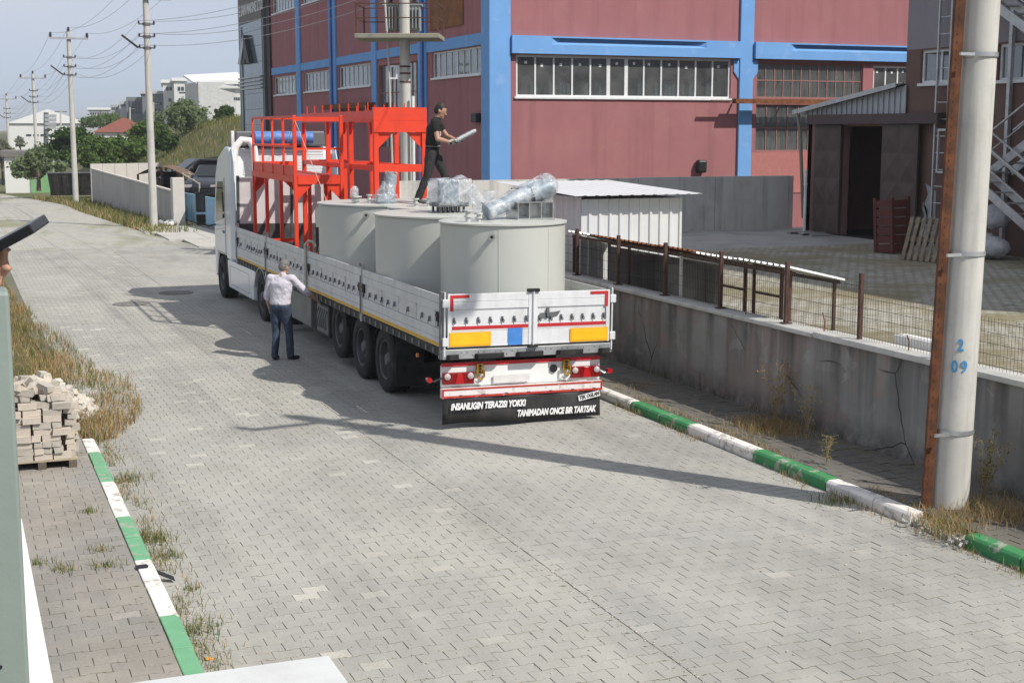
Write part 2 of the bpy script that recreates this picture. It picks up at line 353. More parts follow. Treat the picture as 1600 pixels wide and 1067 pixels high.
EDGE_L = [(-30, 1.53), (18.8, 1.53), (24, 1.45), (38, 1.0), (60, -.6), (100, -3.5), (160, -8), (260, -18), (400, -34)]
def itp(tab, y): return float(np.interp(y, [a for a, _ in tab], [b for _, b in tab]))
PEND = 50.0
def strip(name, y0, y1, n, z, mat, parent):
    b = MB(); 
    for k in range(n+1):
        y = y0+(y1-y0)*k/n; l, r = itp(EDGE_L, y), itp(EDGE_R, y)
        for i in range(9): b.v.append((l+(r-l)*i/8, y, road_z(y)+z))
    b.f = [(k*9+i, k*9+i+1, (k+1)*9+i+1, (k+1)*9+i) for k in range(n) for i in range(8)]; b.m = [0]*len(b.f)
    return b.build(name, mat, parent, smooth=60)
strip('sand_bed', -30, PEND, 40, -.0052, bed, road)
strip('far_paving', PEND, 400, 120, -.002, farp, road)
PA, PB, PC = .1124, .0828, .0678
OUT = np.array([(-PA, -PB), (-.068, -PB), (-.046, -PC), (.046, -PC), (.068, -PB), (PA, -PB), (PA, PB), (.068, PB), (.046, PC), (-.046, PC), (-.068, PB), (-PA, PB)])
def inset(o, d):
    s = np.sign(o); return o-s*d
def paver_arrays(full):
    n = 12
    t = inset(OUT, .0016)
    if full:
        v = np.vstack([np.c_[t, np.zeros(n)], np.c_[OUT, np.full(n, -.0016)], np.c_[OUT, np.full(n, -.03)]])
        fs = [list(range(n))]+[[n+i, n+(i+1) % n, (i+1) % n, i] for i in range(n)]+[[2*n+i, 2*n+(i+1) % n, n+(i+1) % n, n+i] for i in range(n)]
    else:
        v = np.vstack([np.c_[inset(OUT, .002), np.zeros(n)], np.c_[OUT, np.full(n, -.02)]])
        fs = [list(range(n))]+[[n+i, n+(i+1) % n, (i+1) % n, i] for i in range(n)]
    return v, fs
def np_mesh(name, V, faces_tpl, reps, nv, mat):
    """many copies of one small face template"""
    me = bpy.data.meshes.new(name)
    tot = [len(f) for f in faces_tpl]; flat = np.concatenate([np.array(f) for f in faces_tpl])
    loops = (flat[None, :]+(np.arange(reps)*nv)[:, None]).ravel()
    lt = np.tile(tot, reps); ls = np.concatenate([[0], np.cumsum(lt)[:-1]])
    me.vertices.add(len(V)); me.vertices.foreach_set('co', V.astype(np.float32).ravel())
    me.loops.add(len(loops)); me.loops.foreach_set('vertex_index', loops.astype(np.int32))
    me.polygons.add(len(lt)); me.polygons.foreach_set('loop_start', ls.astype(np.int32)); me.polygons.foreach_set('loop_total', lt.astype(np.int32))
    me.materials.append(mat); me.polygons.foreach_set('use_smooth', np.zeros(len(lt), bool)); me.update(calc_edges=True); me.validate(); return me
def in_frame(x, y, z):
    p = Vector((x, y, z-H_CAM)); rx = p.x*math.cos(YAW)-p.y*math.sin(YAW); fy = p.x*math.sin(YAW)+p.y*math.cos(YAW)
    d = fy*math.cos(PITCH)-p.z*math.sin(PITCH); u = fy*math.sin(PITCH)+p.z*math.cos(PITCH)
    return d > 0 and abs(F_PX*rx/d) < 800 and abs(F_PX*u/d) < 533
def lay(x0, x1, y0, y1, z, jit=.003):
    """positions (x,y,z,rot,xscale) of interlocking pavers filling a rectangle; long side across the road"""
    n = max(1, round((x1-x0)/.23)); per = (x1-x0)/n; out = []
    k = 0; y = y0
    while y < y1:
        if k % 2 == 0: row = [(x0+per*(i+.5), 1.) for i in range(n)]
        else: row = [(x0+per*.25, .5)]+[(x0+per*(i+1), 1.) for i in range(n-1)]+[(x1-per*.25, .5)]
        for x, s in row: out.append((x, y, z, s*per/.23))
        y += .16; k += 1
    return np.array(out)
def pave(zones, mat, parent, nsolo=300, far=20., jit=.0025):
    P = np.vstack([lay(*z) for z in zones]); N = len(P)
    zj = rng.normal(0, jit, N); rot = rng.normal(0, .012, N)
    d = np.hypot(P[:, 0], P[:, 1]); vis = np.array([in_frame(*p[:3]) for p in P]) & (P[:, 3] > .8)
    order = np.argsort(np.where(vis, d, 1e9))[:nsolo]; solo = np.zeros(N, bool); solo[order] = True
    for full, sel in ((True, ~solo & (d < far)), (False, ~solo & (d >= far))):
        if not sel.any(): continue
        v, fs = paver_arrays(full); Q = P[sel]; n = len(Q); c, s = np.cos(rot[sel])[:, None], np.sin(rot[sel])[:, None]
        x = v[None, :, 0]*Q[:, 3][:, None]; y = np.broadcast_to(v[None, :, 1], x.shape)
        tx, ty = rng.normal(0, .0045, (n, 1)), rng.normal(0, .0045, (n, 1))
        V = np.stack([Q[:, 0][:, None]+x*c-y*s, Q[:, 1][:, None]+x*s+y*c, Q[:, 2][:, None]+zj[sel][:, None]+v[None, :, 2]+x*tx+y*ty], -1).reshape(-1, 3)
        o = bpy.data.objects.new('paver_field', np_mesh('paver_field', V, fs, n, len(v), mat)); COL.objects.link(o); o.parent = parent; o['kind'] = 'stuff'
    v, fs = paver_arrays(True); me = np_mesh('paver', v, fs, 1, len(v), mat)
    for i in np.where(solo)[0]:
        o = bpy.data.objects.new('paver', me); o.location = (P[i, 0], P[i, 1], P[i, 2]+zj[i]); o.rotation_euler = (rng.normal(0, .0045), rng.normal(0, .0045), rot[i]); o.scale = (P[i, 3], 1, 1)
        COL.objects.link(o); o.parent = parent
pav_road = paver_mat('road_paver', (.345, .337, .31), (.39, .38, .347), (.54, .515, .455), (.405, .385, .34), .96)
pav_road2 = paver_mat('road_paver_right', (.34, .333, .31), (.385, .375, .347), (.46, .44, .40), (.40, .382, .34), .985)
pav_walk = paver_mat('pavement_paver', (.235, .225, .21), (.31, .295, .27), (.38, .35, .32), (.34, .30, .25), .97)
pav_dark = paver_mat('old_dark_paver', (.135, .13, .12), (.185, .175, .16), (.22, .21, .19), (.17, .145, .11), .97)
pave([(1.55, 4.932, 6., 30., 0), (1.45, 4.932, 30., PEND, 0)], pav_road, road, 150, jit=.0014)
pave([(4.938, 8.93, 5., PEND, 0)], pav_road2, road, 150, jit=.0012)
# seam of crumbs between the two lanes
b = MB()
for i in range(420):
    y = random.uniform(7, 24); x = 4.935+random.gauss(0, .02); r = random.uniform(.003, .011)
    b.sphere((x, y, r*.5), r, 5, 3, (1, 1.2, .7))
for i in range(900):
    x = random.choice([random.uniform(1.6, 5), random.uniform(7.2, 8.9), random.uniform(1.6, 8.9)]); y = 7.5+random.random()**1.5*22; r = random.uniform(.003, .012)
    b.sphere((x, y, r*.5), r, 5, 3, (1, 1.3, .7))
gravel_m = M('gravel', (.46, .43, .38), .95, var=.3, vs=30)
b.build('loose_grit', gravel_m, road, kind='stuff')
# manhole covers
for k, (x, y) in enumerate(((3.75, 33.5), (5.05, 35.4))):
    b = MB(); b.lathe((x, y, .004), [(.42, 0), (.42, .012), (.36, .012), (.36, .008), (.0, .008)], 32, cap1=False)
    for i in range(7):
        for j in range(7):
            if math.hypot(i-3, j-3) < 3.2: b.box(x+(i-3)*.1-.03, x+(i-3)*.1+.03, y+(j-3)*.1-.03, y+(j-3)*.1+.03, .011, .017)
    tag(b.build('manhole_cover', M('cast_iron', (.20, .19, .175), .85, .1, var=.2, vs=6, dirt=(.30, .28, .24), da=.7)), ('round iron manhole cover in the sunlit road', 'round iron manhole cover in the shadow beside the cab')[k], 'manhole cover', 'manhole covers in the road')

# ------------------------------------------------------------------ kerbs
def kerb_mat(name, col):
    return M(name, col, .8, var=.08, vs=5, dirt=(.36, .34, .30), da=.9, ds=6, dr=(.54, .62), bst=.35, bs=45, bd=.006)
kg_l = kerb_mat('green_kerb_faded', (.15, .36, .20)); kg_r = kerb_mat('green_kerb', (.05, .235, .085)); kw = kerb_mat('white_kerb', (.72, .68, .64))
def kerb(name, x0, x1, stones, gcol):
    k = bpy.data.objects.new(name, None); COL.objects.link(k); k['kind'] = 'structure'; ORG[k.name] = (0, 0, 0)
    for y0, y1, g in stones:
        b = MB(); c = .018; j = random.uniform(-.006, .006); dz = random.uniform(-.008, .008)
        road_side = x1 if x0 < 5 else x0
        prof = [(x0+j, -.03), (x1+j, -.03), (x1+j, .13+dz), (x0+j, .13+dz)]
        if x0 < 5: prof = [(x0+j, -.03), (x1+j, -.03), (x1+j, .10+dz), (x1+j-.03, .13+dz), (x0+j, .13+dz)]
        else: prof = [(x0+j, -.03), (x1+j, -.03), (x1+j, .13+dz), (x0+j+.03, .13+dz), (x0+j, .10+dz)]
        b.extr([(x, y0+.009, z) for x, z in prof], (0, y1-y0-.018, 0))
        b.build('kerb_stone', gcol if g else kw, k, bevel=.008)
    return k
st = []; y = 7.55
for i in range(14):
    st.append((y, y+.805, (i//2) % 2 == 1 if i >= 0 else 0)); y += .805
# nearest visible pair (9.95..11.57) is green, then white, green ... up to the brick pallet
st = [(9.62-.785*3+.785*i, 9.62-.785*3+.785*(i+1), (((i-3)//2) % 2 == 0)) for i in range(14)]
kerb('kerb_left', 1.37, 1.53, st, kg_l)
st = []
seq = [(17.95, 19.2, 0), (17.05, 17.95, 1), (16.25, 17.05, 1), (15.4, 16.25, 0), (14.58, 15.4, 0), (13.8, 14.58, 1), (13.02, 13.8, 1), (12.15, 13.02, 0), (11.5, 12.15, 0), (9.9, 10.68, 1), (9.1, 9.9, 1), (8.3, 9.1, 0), (7.5, 8.3, 0), (6.7, 7.5, 1)]
y = 19.2; i = 0
while y < 44: seq.append((y, y+.82, ((i+1)//2) % 2)); y += .82; i += 1
kerb('kerb_right', 8.95, 9.12, seq, kg_r)

# ------------------------------------------------------------------ pavements
def slab(name, x0, x1, y0, y1, z):
    o = bpy.data.objects.new(name, None); COL.objects.link(o); o['kind'] = 'structure'; ORG[o.name] = (0, 0, 0)
    MB().box(x0, x1, y0, y1, -.2, z-.0065).build('sand_bed', bed, o); return o
pl = slab('pavement_left', -4, 1.365, 2, 19.4, .125)
pave([(-2.55, 1.36, 7., 19.3, .125)], pav_walk, pl, jit=.002)
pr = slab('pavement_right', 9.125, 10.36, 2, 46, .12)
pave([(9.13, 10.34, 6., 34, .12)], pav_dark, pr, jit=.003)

# ------------------------------------------------------------------ yard, retaining wall, back wall
yard_m = bpy.data.materials.new('yard_setts'); yard_m.use_nodes = True
nt = yard_m.node_tree; p = nt.nodes['Principled BSDF']; pos = node(nt, 'ShaderNodeNewGeometry').outputs['Position']
br = node(nt, 'ShaderNodeTexBrick'); br.inputs['Scale'].default_value = 1; br.inputs['Brick Width'].default_value = .23; br.inputs['Row Height'].default_value = .16; br.inputs['Mortar Size'].default_value = .014
br.inputs['Color1'].default_value = (.34, .325, .28, 1); br.inputs['Color2'].default_value = (.44, .42, .36, 1); br.inputs['Mortar'].default_value = (.10, .09, .055, 1)
nt.links.new(pos, br.inputs['Vector'])
c = mix(nt, ramp(nt, nz(nt, pos, .45, 6, .65), .46, .6, 0, .85), br.outputs[0], (.19, .16, .085))
c = mix(nt, ramp(nt, nz(nt, pos, 2.5, 5, .7), .5, .7, 0, .6), c, (.12, .115, .05))
sx = node(nt, 'ShaderNodeSeparateXYZ'); nt.links.new(pos, sx.inputs[0])
far = ramp(nt, sx.outputs[1], 30.2, 30.8)
c = mix(nt, far, c, mix(nt, ramp(nt, nz(nt, pos, 1.2, 5), .4, .65), (.36, .35, .33), (.27, .265, .25)))
nt.links.new(c, p.inputs['Base Color']); p.inputs['Roughness'].default_value = .9; nt.links.new(bump(nt, br.outputs[1], -.6, .02), p.inputs['Normal'])
ZY = 1.1
MB().box(10.6, 60, -10, 36.4, -.3, ZY).build('yard_ground', yard_m, kind='structure')

rw = thing('retaining_wall', 'stained grey concrete retaining wall along the right pavement, mesh fence on top', 'wall', (10.45, 20, 0))
b = MB(); ny, nzz = 160, 10
for k in range(nzz+1):
    for i in range(ny+1):
        y = -2+38*i/ny; z = -.05+1.40*k/nzz
        pl_ = .018*mnoise.noise(Vector((y*.9, z*1.4, 2.)))+.012*(1 if mnoise.noise(Vector((y*.5, z*.9, 7.))) > .12 else 0)
        b.v.append((10.35-pl_, y, z))
n1 = ny+1
b.f = [(k*n1+i, k*n1+i+1, (k+1)*n1+i+1, (k+1)*n1+i) for k in range(nzz) for i in range(ny)]; b.m = [0]*len(b.f)
b.box(10.38, 10.58, -2, 36, -.05, 1.33)
b.build('wall_face', conc_wall, rw)
y = -2.
while y < 36:
    L = random.uniform(1.8, 2.6); MB().box(10.29+random.uniform(-.01, .01), 10.64, y, min(36, y+L-.012), 1.335, 1.405+random.uniform(-.01, .012)).build('coping_stone', coping_m, rw, bevel=.015); y += L

bw = thing('boundary_wall', 'long grey concrete boundary wall at the back of the yard', 'wall', (17, 36, ZY))
bwm = M('boundary_concrete', (.54, .53, .50), .92, var=.1, vs=.9, dirt=(.28, .275, .26), da=.5, ds=1, streak=(.14, .135, .13), sa=.6, ss=3.5, bst=.3, bs=40)
x = 10.6
while x < 23.2:
    MB().box(x, min(x+2.48, 23.25), 35.9+.06*(x-10)/10, 36.1+.06*(x-10)/10, -.3, 2.66+random.uniform(-.012, .012)).build('wall_panel', bwm, bw); x += 2.5
# concrete driveway slabs up to the blue gate
dv = bpy.data.objects.new('driveway', None); COL.objects.link(dv); dv['kind'] = 'structure'; ORG[dv.name] = (0, 0, 0)
for i in range(4):
    for j in range(2):
        y0 = 45.2+i*3.7; x0 = max(itp(EDGE_R, y0+1.8), itp(EDGE_R, y0+3.7))+.02
        xa = x0+(10.3-x0)*j/2; xb = x0+(10.3-x0)*(j+1)/2-.03
        MB().box(xa, xb, y0, y0+3.66, -.1, .03+random.uniform(0, .012)).build('concrete_slab', M('driveway_concrete', (.47, .45, .41), .9, var=.1, vs=1, dirt=(.33, .31, .27), da=.5), dv)
# ------------------------------------------------------------------ text
def text(name, body, size, loc, rot, mat, parent, sx=1., shear=0., off=0., ext=.002, align='LEFT'):
    cu = bpy.data.curves.new(name, 'FONT'); cu.body = body; cu.size = size; cu.shear = shear; cu.offset = off; cu.extrude = ext; cu.align_x = align; cu.resolution_u = 3
    t = bpy.data.objects.new(name, cu); COL.objects.link(t); bpy.context.view_layer.update()
    me = bpy.data.meshes.new_from_object(t.evaluated_get(bpy.context.evaluated_depsgraph_get())); bpy.data.objects.remove(t); bpy.data.curves.remove(cu)
    me.materials.clear(); me.materials.append(mat)
    o = bpy.data.objects.new(name, me); COL.objects.link(o); o.parent = parent
    og = ORG.get(parent.name, (0, 0, 0)); o.location = Vector(loc)-Vector(og); o.rotation_euler = rot; o.scale = (sx, 1, 1); return o

# ------------------------------------------------------------------ wheels
def wheel(c, parent, outer=-1, r=.51, hw=.18, dish=.10):
    c = Vector(c); s = outer
    hub = MB(); hub.lathe(c, [(.0, s*.02), (.115, s*.02), (.115, s*(.10)), (.085, s*.14), (.0, s*.145)], 16, 'x', cap0=False, cap1=False)
    o = hub.build('wheel', rimm, parent, smooth=35)
    t = MB(); prof = [(.30, -hw*.85), (.34, -hw), (.45, -hw), (r-.02, -hw*.9), (r, -hw*.72)]
    for g in (-.5, 0, .5): prof += [(r, hw*(g-.06)), (r-.012, hw*(g-.04)), (r-.012, hw*(g+.04)), (r, hw*(g+.06))]
    prof += [(r, hw*.72), (r-.02, hw*.9), (.45, hw), (.34, hw), (.30, hw*.85)]
    t.lathe(c, prof, 40, 'x', cap0=False, cap1=False); t.build('tyre', rubber, o, smooth=30)
    m = MB(); e = s*hw*.86
    m.lathe(c, [(.305, e), (.30, e*1.02), (.285, e*.95), (.275, e-s*dish), (.16, e-s*dish*1.35), (.12, e-s*dish)], 32, 'x', cap0=False, cap1=False)
    m.lathe(c, [(.302, -e), (.29, -e), (.275, e-s*dish*1.1)], 32, 'x', cap0=False, cap1=False)
    for k in range(10):
        a = 2*math.pi*k/10; y, z = math.cos(a), math.sin(a)
        m.tube(c+Vector((e-s*dish*1.25, y*.17, z*.17)), c+Vector((e-s*dish*.75, y*.17, z*.17)), .016, n=6)
        a += .31; y, z = math.cos(a), math.sin(a)
        m.tube(c+Vector((e-s*dish*1.3, y*.225, z*.225)), c+Vector((e-s*dish*1.02, y*.225, z*.225)), .032, n=8, mi=1)
    m.build('rim', [rimm, dark], o, smooth=30); return o

# ------------------------------------------------------------------ trailer
TX0, TX1, TY0, TY1, ZD, ZB = 5.95, 8.48, 17.6, 32.1, 1.12, 1.83
tr = thing('flatbed_trailer', 'long white dropside semi-trailer with three axles loaded with grey tanks', 'trailer', (TX0, 25, 0)); tr.rotation_euler = (0, R(.85), 0)
deck_m = M('deck_boards', (.16, .14, .115), .85, var=.25, vs=4, dirt=(.08, .075, .07), da=.6)
for k in range(10):
    x0 = TX0+.06+k*(TX1-TX0-.12)/10; MB().box(x0, x0+(TX1-TX0-.12)/10-.006, TY0+.08, TY1-.05, 1.06, ZD-.02).build('deck_plank', deck_m, tr)
b = MB()
for x in (TX0, TX1-.10): b.box(x+.02, x+.08, TY0+.05, TY1, .99, 1.10)
for x in (6.72, 7.62): b.box(x, x+.12, TY0+.15, TY1-.4, .93, .985); b.box(x+.05, x+.07, TY0+.15, TY1-.4, .66, .93); b.box(x, x+.12, TY0+.15, TY1-.4, .62, .655)
for i in range(24): b.box(TX0+.03, TX1-.03, TY0+.3+i*.6, TY0+.36+i*.6, .99, 1.055)
for y in (20.62, 21.96, 23.35): b.tube((6.2, y, .5), (8.25, y, .5), .065, n=10); b.box(6.75, 6.9, y-.45, y+.45, .52, .62); b.box(7.55, 7.7, y-.45, y+.45, .52, .62)
b.build('chassis_frame', chassis, tr, bevel=.004)
b = MB()
for i in range(46): b.box(TX0+.004, TX0+.02, TY0+.35+i*.31, TY0+.41+i*.31, 1.01, 1.085)
b.build('lashing_points', steel_g, tr)['kind'] = 'stuff'
for side in (0, 1):
    for i, y in enumerate((20.62, 21.96, 23.35)):
        x = 6.22 if side == 0 else 8.21; z = .512+(.12 if i == 2 else 0)+(.036 if side else 0)
        wheel((x, y, z), tr, -1 if side == 0 else 1)
    # mudguards and flap
    x0, x1 = (6.03, 6.42) if side == 0 else (8.0, 8.4)
    for y in (20.62, 21.96, 23.35):
        b = MB(); arc = [(y+.60*math.cos(a), .52+.60*math.sin(a)) for a in np.linspace(.35, math.pi-.35, 10)]
        for (ya, za), (yb, zb) in zip(arc[:-1], arc[1:]):
            b.add([(x0+.02, ya, min(za, .985)), (x1, ya, min(za, .985)), (x1, yb, min(zb, .985)), (x0+.02, yb, min(zb, .985)), (x0+.02, ya, min(za, .985)-.012), (x1, ya, min(za, .985)-.012), (x1, yb, min(zb, .985)-.012), (x0+.02, yb, min(zb, .985)-.012)],
                  [(0, 1, 2, 3), (4, 7, 6, 5), (0, 4, 5, 1), (2, 6, 7, 3), (0, 3, 7, 4), (1, 5, 6, 2)])
        b.build('mudguard', blk, tr)
    MB().box(x0, x1+.05, 19.93, 19.95, .2, .95).build('mud_flap', rubber, tr)
# side boards
post_y = [17.66, 21.56, 25.25, 28.85, 32.05]
hook_m = steel_g; yel_s = M('yellow_stripe', (.62, .36, .03), .5, var=.1, vs=6, dirt=(.4, .3, .12), da=.6, ds=4)
def side_board(x, s, y0, y1):
    b = MB(); t = .028; wob = random.uniform(-.01, .012)
    def pl(z0, z1, d=0.): b.box(min(x+s*d, x+s*(t)), max(x+s*d, x+s*t), y0, y1, z0, z1)
    pl(1.125, 1.243); pl(1.247, 1.37); pl(1.374, 1.60, .016); pl(1.604, 1.712); pl(1.716, ZB+wob)
    n = 4
    for k in range(n+1):
        yy = y0+.2+(y1-y0-.4)*k/n; b.box(min(x+s*.002, x+s*.02), max(x+s*.002, x+s*.02), yy-.012, yy+.012, 1.374, 1.60)
    o = b.build('side_board', alu, tr, bevel=.003)
    c = MB(); c.box(min(x, x-s*.002), max(x, x-s*.002), y0+.01, y1-.01, 1.127, 1.178); c.build('yellow_stripe', yel_s, o)
    h = MB()
    for k in range(10):
        if random.random() < .12: continue
        yy = y0+.42+(y1-y0-.84)*k/9; zz = 1.455+random.uniform(-.012, .012)
        h.box(min(x-s*.012, x+s*.016), max(x-s*.012, x+s*.016), yy-.012, yy+.012, zz-.02, zz+.05)
        h.path([(x-s*.014, yy, zz+.0), (x-s*.026, yy-.022, zz-.012), (x-s*.026, yy-.034, zz-.03), (x-s*.02, yy-.008, zz-.042), (x-s*.014, yy+.01, zz-.022)], .0055, 5)
    h.build('tie_hooks', steel_g, o)['kind'] = 'stuff'
    for yy in (y0+.07, y1-.07):
        l = MB(); l.box(min(x-s*.002, x+s*.016), max(x-s*.002, x+s*.016), yy-.065, yy+.065, 1.46, 1.59); l.box(min(x-s*.02, x), max(x-s*.02, x), yy-.04, yy+.05, 1.53, 1.56, 1); l.box(min(x-s*.012, x), max(x-s*.012, x), yy-.06, yy-.03, 1.40, 1.53, 0)
        l.build('latch', [dark, rust_d], o)
    return o
for i in range(4):
    side_board(TX0, 1, post_y[i]+.05, post_y[i+1]-.05); side_board(TX1, -1, post_y[i]+.05, post_y[i+1]-.05)
for y in post_y[1:]:
    for x in (TX0-.012, TX1-.055):
        b = MB(); b.box(x, x+.067, y-.04, y+.04, .99, ZB+.085); b.box(x-.008, x, y-.055, y+.055, ZB+.03, ZB+.09, 1); b.box(x-.012, x, y-.02, y+.02, 1.10, 1.72, 1)
        b.build('stanchion', [galv, steel_g], tr, bevel=.004)
b = MB(); y = 25.25
b.path([(5.925, y, 1.05), (5.925, y, 1.5), (5.925, y, 1.94), (5.98, y-.03, 2.0), (6.05, y-.06, 1.99), (6.1, y-.08, 1.9)], .028, 6)
b.build('rolled_strap', M('strap_webbing', (.50, .48, .40), .9, var=.2, vs=20), tr, smooth=50)
b = MB(); b.tube((5.93, 24.93, 1.02), (6.2, 24.7, 2.72), .006, n=5); b.tube((6.2, 24.7, 2.72), (6.15, 27.0, 4.2), .006, n=5); b.tube((6.15, 27.0, 4.2), (7.0, 31.9, 3.4), .006, n=5); b.build('lashing_rope', M('rope', (.45, .43, .36), .9), tr)
# front bulkhead
b = MB(); b.box(TX0+.05, TX1-.05, TY1-.03, TY1+.02, 1.9, 2.95); b.box(TX0+.05, TX1-.05, TY1-.035, TY1+.02, 1.1, 1.895, 1)
for x in (TX0+.02, 7.2, TX1-.07): b.box(x, x+.06, TY1-.045, TY1+.03, 1.0, 2.98, 1)
b.build('front_bulkhead', [M('plywood_white', (.56, .53, .54), .7, var=.08, vs=3, dirt=(.42, .38, .39), da=.6, ds=2), M('bulkhead_lower', (.05, .05, .053), .7, var=.3, vs=4, dirt=(.16, .155, .15), da=.6)], tr)
# corner posts and tail doors
for x in (TX0-.005, TX1-.07):
    b = MB(); b.box(x, x+.075, TY0+.03, TY0+.10, .96, ZB+.05); b.tube((x+.05, TY0+.012, 1.0), (x+.05, TY0+.012, ZB+.04), .014, n=8, mi=1)
    for z in (1.2, 1.72): b.box(x+.02, x+.1, TY0-.012, TY0+.03, z-.055, z+.055, 1)
    b.build('corner_post', [steel_g, alu_w], tr, bevel=.004)
red_l = simple('red_marking', (.50, .025, .03), .45)
def tail_door(x0, x1, left):
    b = MB(); y = TY0
    b.box(x0, x0+.055, y-.004, y+.03, 1.125, ZB+.015); b.box(x1-.055, x1, y-.004, y+.03, 1.125, ZB+.015)
    for z0, z1, d in ((1.125, 1.155, -.002), (1.157, 1.335, .004), (1.339, 1.43, 0), (1.434, 1.63, .018), (1.634, 1.735, .002), (1.739, ZB+.012, 0)): b.box(x0+.057, x1-.057, y+d, y+.028, z0, z1)
    o = b.build('tail_door', alu_w, tr, bevel=.003)
    c = MB(); c.box(x0+.06, x1-.06, y-.0035, y, 1.362, 1.408)
    if left: c.box(x0+.03, x0+.30, y-.0065, y-.004, 1.79, 1.83); c.box(x0+.03, x0+.078, y-.0065, y-.004, 1.615, 1.789)
    else: c.box(x1-.30, x1-.03, y-.0065, y-.004, 1.79, 1.83); c.box(x1-.078, x1-.03, y-.0065, y-.004, 1.615, 1.789)
    c.build('red_marking', red_l, o)
    c = MB(); xa, xb = (x0+.02, x0+.615) if left else (x1-.60, x1-.03)
    c.box(xa, xb, y-.012, y-.006, 1.135, 1.328, 0); c.box(xa+.025, xb-.025, y-.015, y-.0125, 1.158, 1.305, 1); c.build('marker_plate', [yel, simple('yellow_field', (.88, .50, .02), .3)], o, bevel=.006)
    if left: MB().box(6.90, 7.11, y-.006, y-.001, 1.13, 1.36).build('blue_plate', M('blue_plate_paint', (.06, .22, .58), .5, var=.1, vs=9, dirt=(.6, .6, .62), da=.8, ds=16, dr=(.62, .66)), o)
    h = MB()
    for k in range(7):
        xx = x0+.09+(x1-x0-.18)*k/6
        h.box(xx-.011, xx+.011, y-.008, y+.018, 1.455, 1.525); h.path([(xx, y-.006, 1.50), (xx+.008, y-.03, 1.485), (xx+.012, y-.034, 1.46), (xx, y-.012, 1.445)], .007, 5)
    h.build('tie_hooks', steel_g, o)['kind'] = 'stuff'
    if not left:
        g_ = MB(); g_.extr([(x0+.06, y+.012, 1.49), (x0+.10, y+.012, 1.55), (x0+.30, y+.012, 1.56), (x0+.40, y+.012, 1.575), (x0+.36, y+.012, 1.51), (x0+.2, y+.012, 1.48)], (0, -.008, 0)); g_.box(x0+.19, x0+.225, y-.02, y+.01, 1.50, 1.62)
        g_.build('door_lock', steel_g, o)
tail_door(6.035, 7.255, True); tail_door(7.275, 8.42, False)
b = MB(); b.box(7.25, 7.28, TY0-.012, TY0-.004, 1.13, ZB+.01); b.tube((7.265, TY0-.02, 1.1), (7.265, TY0-.02, ZB+.03), .011, n=8, mi=0)
b.box(7.18, 7.35, TY0-.03, TY0+.03, ZB+.018, ZB+.06, 1); b.box(7.2, 7.33, TY0-.035, TY0, 1.085, 1.12, 1); b.build('door_lock_bar', [alu_w, chassis], tr)
# rear sill, buffers, lights
b = MB(); b.box(TX0+.02, TX1-.02, TY0+.01, TY0+.2, .965, 1.095); b.build('rear_sill', galv, tr, bevel=.004)
b = MB()
for k in range(28): b.tube((6.15+k*.082, TY0+.012, 1.03+(.02 if k % 3 else -.02)), (6.15+k*.082, TY0+.004, 1.03+(.02 if k % 3 else -.02)), .007, n=6)
b.build('rivets', chassis, tr)['kind'] = 'stuff'
for x0, x1 in ((6.02, 6.2), (6.42, 6.85), (7.02, 7.43), (7.62, 8.03), (8.26, 8.44)):
    b = MB(); b.extr([(x0, TY0, .955), (x1, TY0, .955), (x1-.03, TY0-.06, .965), (x0+.03, TY0-.06, .965)], (0, 0, .075)); b.build('rubber_buffer', rubber, tr, bevel=.008)
b = MB(); b.box(5.98, 8.33, TY0+.10, TY0+.13, .575, .87); b.box(5.98, 8.33, TY0+.085, TY0+.10, .855, .905, 1)
b.build('light_panel', [white_m, redtape], tr)
lens = simple('red_lens', (.20, .004, .006), .12); clear = simple('clear_lens', (.5, .44, .43), .08); lens2 = simple('red_lens_bright', (.45, .01, .012), .12)
for x0 in (5.99, 7.87):
    b = MB(); b.box(x0, x0+.45, TY0+.045, TY0+.098, .615, .775); o = b.build('tail_light', lens, tr, bevel=.012)
    c = MB(); c.extr([(x0+.17, TY0+.044, .625), (x0+.30, TY0+.044, .625), (x0+.265, TY0+.044, .765), (x0+.205, TY0+.044, .765)], (0, -.012, 0)); c.build('reflector_triangle', lens2, o)
    for xx in (x0+.06, x0+.39):
        c = MB(); c.lathe((xx, TY0+.044, .725), [(.044, 0), (.044, -.012), (.03, -.022), (0, -.026)], 16, 'y', cap0=False, cap1=False); c.build('lamp', clear, o, smooth=40)
gold = M('gold_plated', (.62, .36, .05), .3, .9, var=.2, vs=12)
for x in (6.52, 7.80):
    b = MB(); b.box(x-.045, x+.045, TY0+.05, TY0+.10, .74, .88)
    b.path([(x-.05, TY0+.03, .80), (x-.045, TY0+.02, .70), (x, TY0+.015, .67), (x+.05, TY0+.02, .71), (x+.05, TY0+.03, .80)], .014, 6)
    for z in (.77, .81, .85): b.tube((x, TY0+.04, z), (x, TY0+.05, z), .018, n=8, mi=1)
    b.build('hook_bracket', [gold, dark], tr)
    c = MB(); c.path([(x-.06, TY0+.07, .64), (x-.0, TY0+.06, .60), (x+.05, TY0+.06, .65), (x+.045, TY0+.07, .72)], .016, 6); c.build('tow_eye', white_m, tr, smooth=50)
MB().box(6.72, 7.26, TY0+.06, TY0+.075, .60, .715).build('number_plate', simple('plate_white', (.68, .66, .65), .35), tr, bevel=.004)
b = MB(); b.lathe((7.62, TY0+.095, .76), [(.055, 0), (.055, -.02), (0, -.02)], 16, 'y', cap1=False); b.build('socket', blk, tr)
